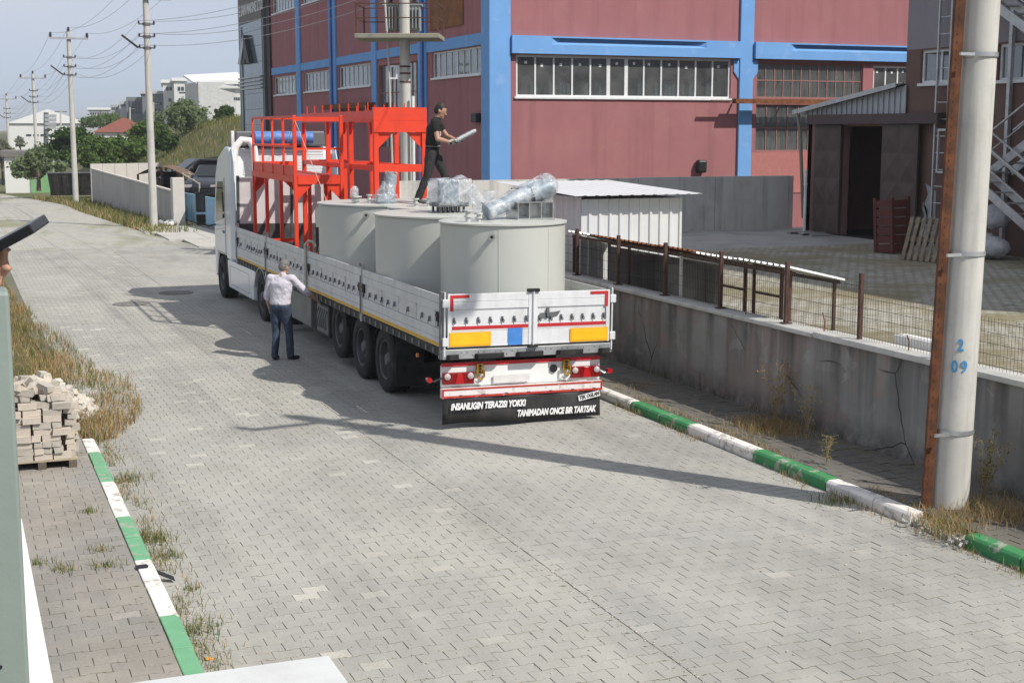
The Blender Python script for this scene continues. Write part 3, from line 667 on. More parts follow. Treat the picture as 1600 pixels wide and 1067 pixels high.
b = MB(); b.box(5.965, 8.33, TY0+.0, TY0+.09, .44, .565); b.box(5.962, 8.333, TY0-.004, TY0-.0005, .541, .566, 1); b.box(5.962, 8.333, TY0-.004, TY0-.0005, .438, .468, 1); b.box(5.962, 5.99, TY0-.004, TY0-.0005, .469, .540, 1); b.box(8.305, 8.333, TY0-.004, TY0-.0005, .469, .54, 1)
for k in range(7): x = 6.2+k*.33; b.box(x, x+.05, TY0-.0055, TY0-.0045, .46, .475, 2)
b.build('bumper_beam', [M('bumper_white', (.74, .70, .69), .5, var=.05, vs=4, dirt=(.40, .33, .30), da=.6, ds=7, dr=(.56, .64)), M('bumper_red', (.45, .04, .03), .5, var=.15, vs=8, dirt=(.5, .4, .38), da=.7, ds=14, dr=(.6, .66)), rust_d], tr)
b = MB(); n = 24
for k in range(n+1):
    x = 5.975+(8.31-5.975)*k/n
    for z, d in ((.435, 0), (.40, .012*math.sin(k*.9)), (.25, .02*math.sin(k*.55)), (.075+.012*math.sin(k*.4), .03*math.sin(k*.5+.4))): b.v.append((x, TY0+.03+d-.02, z))
for k in range(n):
    for j in range(3): b.f.append((k*4+j, (k+1)*4+j, (k+1)*4+j+1, k*4+j+1)); b.m.append(0)
ap = b.build('rubber_apron', M('apron_rubber', (.03, .03, .031), .65, var=.2, vs=4, dirt=(.085, .08, .072), da=.6, ds=3), tr, smooth=60)
mo = ap.modifiers.new('thick', 'SOLIDIFY'); mo.thickness = .008
letter = simple('white_lettering', (.80, .80, .80), .6)
ry = (R(90), 0, 0)
text('lettering', 'iNSANLIGIN TERAZiSi YOKKi', .122, (6.08, TY0-.022, .282), ry, letter, ap, .69, .22, .006)
text('lettering', 'TANIMADAN ONCE BiR TARTSAK', .122, (7.04, TY0-.022, .14), ry, letter, ap, .635, .22, .006)
b = MB(); b.box(0, .33, -.002, .002, -.018, .062, 0, Matrix.Translation((7.965, TY0-.022, .315)) @ Matrix.Rotation(R(-11), 4, 'Y')); b.build('sticker', letter, ap)
text('lettering', 'TEK OGLAN', .075, (7.975, TY0-.027, .318), (R(90), R(-11), 0), blk, ap, .74, .15, .002)
for x, xo, dz in ((5.98, 5.80, 0), (8.33, 8.47, 0)):
    b = MB(); b.path([(x, TY0+.1, .70), ((x+xo)/2, TY0+.1, .66), (xo, TY0+.1, .665)], .014, 6); o = b.build('marker_stalk', rubber if x < 6 else galv, tr, smooth=50)
    c = MB(); c.tube((xo, TY0+.04, .69), (xo, TY0+.14, .69), .036, .03, n=12); c.build('marker_lamp', lens2, o, smooth=40)
# underside equipment by the standing man
b = MB(); b.box(6.05, 6.5, 24.0, 24.9, .38, .93); b.box(6.04, 6.05, 24.05, 24.85, .42, .90, 1)
for k in range(5): b.path([(6.03, 24.1+k*.15, .85), (6.0, 24.15+k*.15, .7), (6.03, 24.18+k*.14, .5)], .012, 5, 1)
b.build('equipment_box', [chassis, steel_g], tr, bevel=.01)
b = MB(); b.box(6.1, 6.55, 25.6, 27.3, .36, .92); b.build('tool_box', M('tool_box_grey', (.22, .22, .21), .6, .2, var=.1, vs=3, dirt=(.12, .11, .1), da=.5), tr, bevel=.02)
for x in (6.3, 8.1):
    b = MB(); b.box(x-.06, x+.06, 27.75, 27.9, .2, 1.0); b.box(x-.14, x+.14, 27.68, 27.97, .14, .2); b.build('landing_leg', chassis, tr)
b = MB(); b.tube((6.0, 18.75, .86), (5.97, 18.75, .86), .03, n=10); b.build('side_marker', simple('amber_lens', (.7, .22, .05), .3), tr)

# ------------------------------------------------------------------ tractor unit
tk = thing('tractor_truck', 'white high-roof lorry tractor unit coupled in front of the dropside trailer', 'truck', (7.2, 32.5, 0))
CX0, CX1 = 5.98, 8.42
prof = [(32.75, .98), (33.35, .98), (33.40, 1.05), (34.62, 1.05), (34.66, .50), (34.95, .45), (34.98, 1.5), (34.9, 2.0), (34.62, 2.95), (34.25, 3.35), (33.3, 3.62), (32.8, 3.60), (32.72, 3.4)]
MB().extr([(CX0, y, z) for y, z in prof], (CX1-CX0, 0, 0)).build('cab_body', truck_w, tk, bevel=.05, smooth=40)
b = MB(); ws = [(34.93, 2.02), (34.64, 2.95), (34.66, 2.96), (34.95, 2.03)]
b.extr([(CX0+.12, y+.012, z) for y, z in ws], (CX1-CX0-.24, 0, 0)); b.build('windscreen', simple('cab_glass', (.015, .018, .02), .05), tk)
csg = simple('cab_side_glass', (.02, .024, .026), .05)
for x, s in ((CX0, -1), (CX1, 1)): MB().extr([(x, 33.55, 1.95), (x, 34.78, 1.78), (x, 34.62, 2.35), (x, 34.35, 2.78), (x, 33.6, 2.8)], (s*.006, 0, 0)).build('door_window', csg, tk)
b = MB()
for x, s in ((CX0, -1), (CX1, 1)):
    for p0, p1 in (((33.45, 1.1), (33.45, 2.9)), ((33.45, 1.1), (34.6, 1.1)), ((33.45, 1.72), (34.75, 1.6))): b.bar((x+s*.003, p0[0], p0[1]), (x+s*.003, p1[0], p1[1]), .006, .014, up=(1, 0, 0))
    b.box(min(x, x+s*.02), max(x, x+s*.02), 33.6, 33.78, 1.58, 1.64)
b.build('door_seam', steel_g, tk)['kind'] = 'stuff'
for x, s in ((CX0, -1), (CX1, 1)):
    xm = x+s*.33
    b = MB(); b.box(xm-.11, xm+.11, 34.86, 34.98, 2.02, 2.50); b.box(xm-.11, xm+.11, 34.88, 34.99, 1.70, 1.96); b.path([(x, 34.75, 1.72), (x+s*.15, 34.9, 1.68), (xm, 34.92, 1.72)], .022, 6); b.path([(x, 34.65, 2.62), (xm, 34.92, 2.58), (xm, 34.92, 2.48)], .018, 6)
    o = b.build('mirror', blk, tk, bevel=.02); MB().box(xm-.095, xm+.095, 34.855, 34.859, 2.05, 2.47).build('mirror_glass', simple('mirror_silver', (.10, .11, .12), .05, 1.), o)
    # side air deflector, fairing and fender
    b = MB(); b.extr([(x, 32.18, 1.05), (x, 32.72, 1.05), (x, 32.72, 3.5), (x, 32.45, 3.62), (x, 32.25, 3.3)], (s*-.03, 0, 0)); b.build('side_deflector', M('deflector_white_shaded', (.52, .60, .68), .35, var=.05, vs=2), tk, bevel=.012)  # white deflector, its cool shade tint put into the colour
    b = MB(); b.extr([(x, 30.35, .34), (x, 33.2, .34), (x, 33.32, .98), (x, 30.1, 1.0), (x, 30.12, .85), (x, 30.32, .62)], (s*-.35, 0, 0)); o = b.build('side_fairing', truck_w, tk, bevel=.025)
    c = MB(); c.box(min(x, x+s*.003), max(x, x+s*.003), 30.75, 33.0, .44, .448); c.box(min(x, x+s*.003), max(x, x+s*.003), 30.75, 33.0, .86, .868); c.box(min(x, x+s*.003), max(x, x+s*.003), 30.75, 30.758, .45, .86); c.box(min(x, x+s*.003), max(x, x+s*.003), 33.0, 33.008, .45, .86); c.build('panel_seam', steel_g, o)
    b = MB(); arc = [(29.5+.64*math.cos(a), .52+.6*math.sin(a)) for a in np.linspace(.25, math.pi-.6, 14)]
    for (ya, za), (yb, zb) in zip(arc[:-1], arc[1:]): b.bar((x-s*.2, ya, za), (x-s*.2, yb, zb), .42, .02, up=(0, 0, 1))
    b.build('rear_fender', M('fender_grey', (.42, .44, .46), .5, var=.06, vs=3), tk)
    wheel((x-s*.15, 34.0, .512), tk, s); wheel((x-s*.15, 29.5, .512), tk, s, hw=.14, dish=.17); wheel((x-s*.48, 29.5, .512), tk, s, hw=.14, dish=.1)
    b = MB(); arc = [(34.0+.62*math.cos(a), .52+.62*math.sin(a)) for a in np.linspace(.1, math.pi-.1, 14)]
    for (ya, za), (yb, zb) in zip(arc[:-1], arc[1:]): b.bar((x-s*.19, ya, za), (x-s*.19, yb, zb), .36, .03)
    b.build('front_wheel_arch', blk, tk)
    MB().box(min(x+s*.002, x-s*.3), max(x+s*.002, x-s*.3), 33.34, 33.42, .62, 1.0).build('cab_step', blk, tk)
b = MB(); b.box(6.75, 6.95, 28.6, 34.6, .55, .82); b.box(7.45, 7.65, 28.6, 34.6, .55, .82); b.box(6.6, 7.8, 29.0, 30.2, .82, .9); b.build('truck_chassis', chassis, tk)
b = MB(); b.box(CX0+.05, CX1-.05, 34.70, 35.02, .40, .80); b.build('front_bumper', truck_w, tk, bevel=.04)
for x in (6.2, 8.1): MB().box(x-.16, x+.16, 35.0, 35.03, .58, .74).build('headlight', clear, tk, bevel=.01)
b = MB(); b.extr([(6.15, 34.0, 3.5), (6.15, 33.3, 3.62), (6.15, 32.75, 3.62), (6.15, 32.75, 3.98), (6.15, 33.3, 3.9)], (2.1, 0, 0)); b.build('roof_deflector', M('deflector_grey', (.13, .135, .14), .5, var=.1, vs=3), tk, bevel=.04)
b = MB(); b.path([(6.05, 32.55, 2.9), (6.05, 32.55, 3.35), (6.1, 32.55, 3.62), (6.25, 32.55, 3.78), (6.42, 32.55, 3.76), (6.52, 32.55, 3.6), (6.55, 32.55, 3.3), (6.55, 32.55, 2.9)], .085, 10); b.build('air_intake', white_m, tk, smooth=50)
MB().box(6.0, 6.07, 32.48, 32.56, 3.55, 3.98).build('marker_post', white_m, tk, bevel=.01)
b = MB()
for k in range(9): z = 2.98+k*.065; b.box(6.3, 8.2, 32.715, 32.735, z, z+.05)
b.build('rear_ribs', truck_w, tk)['kind'] = 'stuff'
tp = MB(); nn = 28
for k in range(nn+1):
    x = 6.55+1.35*k/nn
    for i in range(14):
        a = 2*math.pi*i/14; r = .155+.022*mnoise.noise(Vector((k*.8, i*1.3, 0)))-.02*(1 if k in (7, 8, 18, 19) else 0)
        tp.v.append((x, 32.62+r*1.2*math.cos(a), 3.82+r*math.sin(a)))
for k in range(nn):
    for i in range(14): j = (i+1) % 14; tp.f.append((k*14+i, k*14+j, (k+1)*14+j, (k+1)*14+i)); tp.m.append(0)
tp.f += [tuple(range(14)), tuple(reversed(range(nn*14, nn*14+14)))]; tp.m += [0, 0]
tp.build('rolled_tarpaulin', M('blue_tarp', (.09, .20, .48), .5, var=.2, vs=7, bst=.5, bs=14, bd=.03), smooth=60, label='rolled blue tarpaulin lying on the lorry cab roof', cat='tarpaulin')

# ------------------------------------------------------------------ tanks
def film_mat():
    m = bpy.data.materials.new('stretch_film'); m.use_nodes = True; nt = m.node_tree; nt.nodes.clear()
    out = node(nt, 'ShaderNodeOutputMaterial'); co = node(nt, 'ShaderNodeTexCoord').outputs['Object']
    tr_ = node(nt, 'ShaderNodeBsdfTransparent'); tr_.inputs[0].default_value = (.9, .92, .95, 1)
    p = node(nt, 'ShaderNodeBsdfPrincipled'); p.inputs['Base Color'].default_value = (.78, .80, .83, 1); p.inputs['Roughness'].default_value = .18; p.inputs['Specular IOR Level'].default_value = .7
    nt.links.new(bump(nt, nz(nt, co, 7, 3, .5, 2.), .7, .03), p.inputs['Normal'])
    ms = node(nt, 'ShaderNodeMixShader'); nt.links.new(ramp(nt, nz(nt, co, 6, 5, .65, 1.), .40, .68, .10, .62), ms.inputs[0])
    nt.links.new(tr_.outputs[0], ms.inputs[1]); nt.links.new(p.outputs[0], ms.inputs[2]); nt.links.new(ms.outputs[0], out.inputs[0]); return m
film = film_mat(); motor_m = M('motor_blue_grey', (.30, .36, .40), .5, .2, var=.15, vs=6); steel_s = M('stainless', (.55, .55, .54), .3, .9, var=.08, vs=8)
def remesh(mb, voxel, mat, name, parent, disp=0., dscale=6., smooth_it=2, label=None):
    o = mb.build(name, mat, parent, label=label)
    r = o.modifiers.new('remesh', 'REMESH'); r.mode = 'VOXEL'; r.voxel_size = voxel; r.use_smooth_shade = True
    if smooth_it: s_ = o.modifiers.new('smooth', 'SMOOTH'); s_.iterations = smooth_it; s_.factor = .5
    if disp:
        tx = bpy.data.textures.new(name, 'CLOUDS'); tx.noise_scale = 1/dscale; tx.noise_depth = 3
        d = o.modifiers.new('disp', 'DISPLACE'); d.texture = tx; d.strength = disp; d.texture_coords = 'LOCAL'
    dg = bpy.context.evaluated_depsgraph_get(); me = bpy.data.meshes.new_from_object(o.evaluated_get(dg)); o.modifiers.clear(); o.data = me
    me.materials.clear(); me.materials.append(mat); me.polygons.foreach_set('use_smooth', [True]*len(me.polygons)); return o
ZT = 2.75
def tank(x, y, r, label):
    t = thing('steel_tank', label, 'tank', (x, y, ZD), group='tanks on the trailer')
    b = MB(); b.lathe((x, y, 0), [(r, ZD+.02), (r, ZT-.05), (r-.004, ZT-.045)], 64, cap0=True, cap1=True); b.build('shell', tank_m, t, smooth=30)
    b = MB()
    for a_ in (-2.0, -1.15): b.bar((x+(r+.001)*math.cos(a_), y+(r+.001)*math.sin(a_), ZD+.02), (x+(r+.001)*math.cos(a_), y+(r+.001)*math.sin(a_), ZT-.06), .014, .006, up=(math.cos(a_), math.sin(a_), 0))
    b.build('weld_seam', tank_m, t)['kind'] = 'stuff'
    b = MB(); b.lathe((x, y, 0), [(r-.06, ZT-.045), (r+.025, ZT-.04), (r+.025, ZT-.015), (r-.01, ZT-.01), (.3, ZT+.012), (0, ZT+.014)], 64, cap0=False, cap1=False); b.build('lid', tank_m, t, smooth=25)
    return t
def nozzle(t, x, y, h=.14, r=.035):
    b = MB(); b.tube((x, y, ZT-.02), (x, y, ZT+h), r, n=12); b.lathe((x, y, ZT+h), [(r*1.9, 0), (r*1.9, .02), (0, .02)], 14, cap1=False); b.lathe((x, y, ZT+h*.45), [(r*1.7, 0), (r*1.7, .018), (r, .018)], 14, cap1=False); b.build('nozzle', tank_m, t, smooth=40)
def outlet(t, cx, cy, r, ang):
    d = Vector((math.cos(ang), math.sin(ang), 0)); p = Vector((cx, cy, ZT-.18))+d*(r-.01)
    b = MB(); b.tube(p, p+d*.09, .034, n=12); b.tube(p+d*.085, p+d*.095, .045, n=12); b.tube(p+d*.096, p+d*.098, .022, n=10, mi=1); b.build('outlet', [steel_s, dark], t, smooth=40)
t3 = tank(7.24, 18.62, .885, 'rearmost grey steel tank, its slanted film-wrapped gear motor above the tail doors')
nozzle(t3, 6.62, 18.35); nozzle(t3, 6.76, 18.3, .1, .03); nozzle(t3, 7.0, 18.75, .22, .02); outlet(t3, 7.24, 18.62, .885, R(-120))
# frame and slanted gear motor
b = MB()
for xx in (7.35, 7.52, 7.7, 7.88): b.box(xx-.008, xx+.008, 18.3, 18.75, ZT, ZT+.24)
b.box(7.33, 7.9, 18.3, 18.75, ZT+.24, ZT+.255); b.box(7.33, 7.9, 18.28, 18.3, ZT, ZT+.03); b.build('motor_bracket', steel_s, t3)
b = MB(); b.tube((6.98, 18.45, ZT+.13), (7.75, 18.55, ZT+.42), .10, .12, n=14); b.tube((7.62, 18.52, ZT+.34), (7.95, 18.55, ZT+.46), .14, n=14); b.tube((6.93, 18.44, ZT+.11), (7.02, 18.455, ZT+.145), .115, n=16); b.build('gear_motor', motor_m, t3, smooth=35)
b = MB(); b.tube((6.92, 18.44, ZT+.11), (7.85, 18.55, ZT+.47), .13, .17, n=12); b.sphere((7.85, 18.52, ZT+.46), .19, 12, 8); b.tube((7.8, 18.5, ZT+.4), (7.9, 18.52, ZT+.06), .14, .10, n=10); b.tube((7.45, 18.5, ZT+.3), (7.5, 18.52, ZT+.05), .10, .06, n=10)
remesh(b, .022, film, 'plastic_film', t3, .04, 7)
t2 = tank(7.2, 20.68, 1.19, 'wide grey steel tank carrying the bulky film-wrapped block, second from the tail doors')
for k in range(12): pass
b = MB()
for k in range(6):
    for j in range(2): b.box(6.86+k*.075, 6.885+k*.075, 20.25+j*.35, 20.3+j*.35, ZT, ZT+.12)
b.box(6.82, 7.3, 20.2, 20.65, ZT+.1, ZT+.16); b.tube((7.05, 20.42, ZT+.1), (7.05, 20.42, ZT+.5), .16, n=16, mi=1); b.build('motor_mount', [steel_g, motor_m], t2)
b = MB(); b.box(6.80, 7.34, 20.14, 20.66, ZT+.12, ZT+.52); b.sphere((7.2, 20.3, ZT+.42), .16, 10, 8); b.tube((7.3, 20.2, ZT+.35), (7.52, 20.15, ZT+.08), .16, .08, n=10)
remesh(b, .025, film, 'plastic_film', t2, .05, 6)
b = MB(); b.box(7.85, 8.0, 20.9, 21.05, ZT, ZT+.3); remesh(b, .02, film, 'plastic_film', t2, .04, 8)
nozzle(t2, 7.45, 19.85, .16, .03); nozzle(t2, 7.58, 19.9, .13, .03)
t4 = tank(7.32, 22.46, .58, 'narrow grey steel tank squeezed between the two wide tanks')
nozzle(t4, 7.1, 22.2, .12, .03); nozzle(t4, 7.3, 22.15, .14, .028)
b = MB(); b.lathe((7.62, 22.42, ZT), [(.055, 0), (.075, .22), (.0, .22)], 14, cap1=False); b.build('measuring_cup', simple('grey_cup', (.42, .44, .46), .5), t4, smooth=40)
t1 = tank(7.2, 24.25, 1.2, 'wide grey steel tank nearest the red frame and the cab')
outlet(t1, 7.2, 24.25, 1.2, R(-122)); nozzle(t1, 6.52, 23.75, .1, .05); nozzle(t1, 6.72, 23.65, .13, .028)
b = MB(); b.lathe((6.5, 23.8, ZT), [(.05, 0), (.075, .1), (.075, .24), (.03, .3), (0, .3)], 12, cap1=False); remesh(b, .015, film, 'plastic_film', t1, .03, 12)
b = MB(); b.box(6.0, 6.04, 24.2, 24.6, ZT-.45, ZT-.1); b.build('side_bracket', tank_m, t1)
b = MB(); b.tube((6.98, 23.55, ZT), (6.98, 23.55, ZT+.14), .16, n=14); b.tube((7.05, 23.55, ZT+.1), (7.1, 23.55, ZT+.5), .09, .1, n=12); b.build('gear_motor', motor_m, t1)
b = MB(); b.box(6.78, 7.16, 23.38, 23.72, ZT+.02, ZT+.16); b.tube((6.95, 23.55, ZT+.12), (7.06, 23.55, ZT+.3), .17, .12, n=10); b.tube((7.06, 23.55, ZT+.28), (7.1, 23.55, ZT+.54), .11, .12, n=10)
remesh(b, .02, film, 'plastic_film', t1, .035, 8)

# ------------------------------------------------------------------ red steel frames
def gus(b, x, y, z, dx=0, dy=0, s=.22, t=.012, up=-1):
    """triangular gusset in the corner below a beam"""
    if dx: b.extr([(x, y-t/2, z), (x+dx*s, y-t/2, z), (x, y-t/2, z+up*s)], (0, t, 0))
    else: b.extr([(x-t/2, y, z), (x-t/2, y+dy*s, z), (x-t/2, y, z+up*s)], (t, 0, 0))
pf = thing('steel_platform', 'red steel platform frame with guard rails standing behind the lorry cab', 'steel frame', (6.65, 29, ZD))
AX0, AX1, AY0, AY1, ZP, ZR = 6.2, 7.12, 27.0, 31.0, 3.12, 4.28
for x in (AX0, AX1):
    for y in (AY0, 28.3, 29.7, AY1):
        b = MB(); b.box(x-.035, x+.035, y-.035, y+.035, ZD, ZP-.12 if y not in (AY0,) else ZR); b.build('leg', red_m, pf, bevel=.004)
b = MB()
for x in (AX0, AX1): b.box(x-.04, x+.04, AY0+.037, AY1+.05, ZP-.12, ZP); b.box(x-.03, x+.03, AY0+.037, AY1, ZD+.02, ZD+.14)
for y in (AY0, AY1): b.box(AX0+.042, AX1-.042, y-.04, y+.04, ZP-.16, ZP); b.box(AX0+.037, AX1-.037, y-.03, y+.03, ZD+.15, ZD+.27); b.box(AX0+.037, AX1-.037, y-.03, y+.03, ZD+.42, ZD+.50)
for y in (28.3, 29.7): b.box(AX0+.042, AX1-.042, y-.04, y+.04, ZP-.12, ZP-.002)
for y in (AY0, AY1):
    gus(b, AX0+.036, y, ZP-.162, dx=1, s=.3); gus(b, AX1-.036, y, ZP-.162, dx=-1, s=.3)
for x in (AX0, AX1):
    gus(b, x, AY0+.036, ZP-.122, dy=1); gus(b, x, AY1-.036, ZP-.122, dy=-1)
    for y in (28.3, 29.7): gus(b, x, y+.036, ZP-.122, dy=1, s=.16); gus(b, x, y-.036, ZP-.122, dy=-1, s=.16)
b.build('main_beams', red_m, pf)
MB().box(AX0+.05, AX1-.05, AY0+.05, AY1-.05, ZP, ZP+.012).build('floor_plate', M('red_floor_plate', (.50, .045, .03), .5, var=.1, vs=4), pf)
b = MB()
for x in (AX0,):
    b.box(x-.02, x+.02, AY0+.037, AY1+.02, ZR-.05, ZR); b.box(x-.015, x+.015, AY0+.037, AY1, 3.66, 3.70); b.box(x-.006, x+.006, AY0+.037, AY1, ZP+.002, ZP+.20)
b.box(AX0+.037, AX1-.037, AY0-.02, AY0+.02, ZR-.11, ZR-.03); b.box(AX0+.037, AX1-.037, AY0-.015, AY0+.015, 3.62, 3.66)
b.box(AX0+.02, AX1, AY1-.02, AY1+.02, ZR-.05, ZR); b.box(AX0+.02, AX1, AY1-.015, AY1+.015, 3.66, 3.70); b.box(AX0+.006, AX1, AY1-.006, AY1+.006, ZP+.002, ZP+.20)
b.build('guard_rails', red_m, pf)
for x, y in ((AX0, 28.0), (AX0, 29.0), (AX0, 30.0), (AX0, AY1), (AX1, AY1)):
    MB().box(x-.022, x+.022, y-.022, y+.022, ZP+.003, ZR-.052).build('rail_post', red_m, pf)
pg = thing('steel_portal', 'tall red steel portal frame with deep top beam behind the wide tank', 'steel frame', (7.95, 28, ZD))
BX0, BX1, BY0, BY1, ZQ = 7.42, 8.36, 25.62, 31.4, 4.42
for x in (BX0, BX1):
    for y in (BY0, 27.4, 29.2, BY1):
        b = MB(); b.box(x-.045, x+.045, y-.045, y+.045, ZD, ZQ-.46 if y == BY0 else ZQ-.26); b.build('leg', red_m, pg, bevel=.004)
b = MB(); y = BY0
b.box(BX0-.05, BX1+.05, y-.05, y+.05, ZQ-.24, ZQ); b.box(BX0-.05, BX1+.05, y-.062, y+.05, ZQ-.46, ZQ-.245)
b.box(BX0+.047, BX1-.047, y-.04, y+.04, 3.22, 3.36)
gus(b, BX0+.046, y, ZQ-.462, dx=1, s=.3); gus(b, BX1-.046, y, ZQ-.462, dx=-1, s=.3)
for x in (BX0, BX1):
    b.box(x-.045, x+.045, BY0+.052, BY1+.05, ZQ-.26, ZQ-.06); b.box(x-.03, x+.03, BY0+.047, BY1-.047, 3.24, 3.34); b.box(x-.03, x+.03, BY0+.047, BY1-.047, ZD+.02, ZD+.14)
    for yy in (27.4, 29.2, BY1): gus(b, x, yy-.046, ZQ-.262, dy=-1, s=.24)
    for yy in (BY0, 27.4, 29.2): gus(b, x, yy+.046, ZQ-.262, dy=1, s=.24)
for yy in (27.4, 29.2, BY1): b.box(BX0+.047, BX1-.047, yy-.04, yy+.04, ZQ-.24, ZQ-.1); b.box(BX0+.047, BX1-.047, yy-.03, yy+.03, 3.24, 3.34)
b.build('main_beams', red_m, pg)
b = MB()
for x in (BX0, BX1):
    for k in range(8): b.tube((x, BY0+.5+k*.7, ZQ-.06), (x, BY0+.5+k*.7, ZQ+.1), .012, n=6)
b.build('top_pins', red_m, pg)['kind'] = 'stuff'
# ------------------------------------------------------------------ red and blue factory
blue_m = M('blue_paint', (.155, .35, .69), .75, var=.05, vs=1.2, dirt=(.30, .47, .74), da=.5, ds=1.5, dr=(.56, .7), bst=.15, bs=30)
maroon = M('maroon_render', (.335, .135, .145), .85, var=.07, vs=.7, dirt=(.37, .18, .175), da=.5, ds=.8, streak=(.23, .09, .10), sa=.65, ss=2.0, bst=.2, bs=40)
frame_w = simple('white_window_frame', (.72, .73, .74), .45); frame_r = M('rust_window_frame', (.28, .14, .12), .7, var=.15, vs=6)
wglass = glass_mat('window_glass', (.62, .68, .70), .5); blind_m = M('pale_blind', (.60, .62, .62), .8, var=.1, vs=2); sticker_m = simple('white_sticker', (.85, .85, .85), .6)
FC = Vector((18.46, 48.61, 0))
fb = thing('factory_building', 'large maroon factory hall with bright blue columns, beams and strip windows', 'building', FC, R(1.21), local=True)
def fx(side):
    def box(b, s0, s1, o0, o1, z0, z1, mi=0):
        if side == 'L': b.box(-o1, -o0, s0, s1, z0, z1, mi)
        else: b.box(s0, s1, -o1, -o0, z0, z1, mi)
    return box
def wall_rects(u0, u1, z0, z1, holes):
    us = sorted({u0, u1, *[h[0] for h in holes], *[h[1] for h in holes]}); zs = sorted({z0, z1, *[h[2] for h in holes], *[h[3] for h in holes]})
    for a, c in zip(us[:-1], us[1:]):
        for d, e in zip(zs[:-1], zs[1:]):
            if not any(h[0] <= a+1e-6 and c <= h[1]+1e-6 and h[2] <= d+1e-6 and e <= h[3]+1e-6 for h in holes): yield a, c, d, e
def window(parent, bx, s0, s1, z0, z1, cols, rows=1, fm=None, fw=.05, sill=True, back='blind', stick=False, d=-.10, heavy=None):
    fm = fm or frame_w; b = MB()
    bx(b, s0, s1, d-.03, d+.035, z0, z0+fw); bx(b, s0, s1, d-.03, d+.035, z1-fw, z1)
    bx(b, s0, s0+fw, d-.03, d+.035, z0+fw, z1-fw); bx(b, s1-fw, s1, d-.03, d+.035, z0+fw, z1-fw)
    cw = (s1-s0-fw)/cols; rh = (z1-z0-fw)/rows
    for k in range(1, cols): w = fw*(1.7 if heavy and k in heavy else .75); bx(b, s0+fw/2+cw*k-w/2, s0+fw/2+cw*k+w/2, d-.025, d+.028, z0+fw, z1-fw)
    for k in range(1, rows): bx(b, s0+fw, s1-fw, d-.02, d+.024, z0+fw/2+rh*k-fw*.4, z0+fw/2+rh*k+fw*.4)
    w = b.build('window', fm, parent)
    if sill: c = MB(); bx(c, s0-.08, s1+.02, d+.036, .07, z0-.06, z0+.012); c.build('window_sill', frame_w if fm is frame_w else conc, w)
    for k in range(cols):
        for r in range(rows):
            c = MB(); a, e, f, g = s0+fw/2+cw*k+.02, s0+fw/2+cw*(k+1)-.02, z0+fw/2+rh*r+.02, z0+fw/2+rh*(r+1)-.02
            bx(c, a, e, d-.004, d, f, g)
            if stick and random.random() < .9: sx, sz = a+(e-a)*random.uniform(.2, .5), g-random.uniform(.18, .36); bx(c, sx, sx+.1, d+.001, d+.003, sz, sz+.1, 1)
            c.build('pane', [wglass, sticker_m], w)
    if back == 'blind':
        c = MB(); n = cols*3
        for k in range(n):
            a = s0+.03+(s1-s0-.06)*k/n; bx(c, a, a+(s1-s0-.06)/n*.93, d-.16-.03*(k % 2), d-.15-.03*(k % 2), z0+.02, z1-.02)
        o = c.build('blind', blind_m, w); o['kind'] = 'stuff'
    elif back == 'curtain':
        for k in range(cols):
            if random.random() < .6:
                c = MB(); a = s0+cw*k+.06; n = random.randint(2, 4)
                for j in range(n): bx(c, a+.2*j, a+.2*j+.13, d-.5-.05*(j % 2), d-.47-.05*(j % 2), z0-.2, z0+(z1-z0)*random.uniform(.35, .55))
                o = c.build('curtain', blind_m, w); o['kind'] = 'stuff'
    return w
ZTOP = 13.6
L, Rr = fx('L'), fx('R')
# windows of the shaded west front
lw = [(.96, 6.36, 6.05, 7.06, 8, 1, 'w'), (7.95, 13.5, 3.2, 6.85, 10, 3, 'r'), (14.76, 20.0, 6.02, 7.05, 7, 1, 'w'), (21.65, 26.72, 6.0, 7.0, 7, 1, 'w'), (28.16, 33.6, 5.98, 7.0, 7, 1, 'w'),
      (21.65, 26.72, 10.57, 12.1, 8, 1, 'w'), (28.16, 33.6, 10.57, 12.1, 8, 1, 'w'), (14.76, 20.0, 10.57, 12.1, 8, 1, 'w')]
for a, c, d, e in wall_rects(0.7, 34, 0, ZTOP, [w[:4] for w in lw]):
    b = MB(); L(b, a, c, -.25, 0, d, e); b.build('wall', maroon, fb)
for a, c, d, e, n, r, t in lw: window(fb, L, a, c, d, e, n, r, frame_w if t == 'w' else frame_r, .06, t == 'w', heavy=(4,) if a < 1 else None)
for a, c in ((6.91, 7.86), (13.64, 14.32), (20.26, 21.42), (27.23, 28.05)):
    b = MB(); L(b, a, c, .001, .10, 0, ZTOP); b.build('column', blue_m, fb, bevel=.02)
b = MB(); b.box(-.12, .72, -.12, .71, 0, ZTOP); b.build('corner_column', blue_m, fb, bevel=.02)
for a, c in ((.715, 6.9), (7.87, 13.63), (14.33, 20.25), (21.43, 27.22), (28.06, 33.95)):
    for z0, z1 in ((7.10, 7.53),): b = MB(); L(b, a, c, .001, .06, z0+(.04 if a > 7 else 0), z1); b.build('beam', blue_m, fb)
b = MB(); L(b, 20.7, 20.95, .101, .2, .5, ZTOP); b.build('downpipe', M('dark_blue_pipe', (.04, .13, .40), .5), fb)
b = MB(); L(b, 7.05, 7.3, .101, .2, .5, ZTOP); b.build('downpipe', MATS['dark_blue_pipe'], fb)
b = MB(); L(b, 2.75, 6.45, .005, .05, 7.95, 11.); b.build('rusty_panel', M('rusty_sheet', (.22, .085, .03), .85, var=.3, vs=2, streak=(.11, .05, .025), sa=.7, ss=3, bst=.2), fb)
b = MB(); L(b, 13.75, 21.0, .11, .55, 5.0, 5.24); b.build('canopy_beam', rust, fb)
b = MB(); L(b, 1.0, 1.55, .005, .22, 4.28, 4.62); b.build('wall_lamp', blk, fb, bevel=.03)
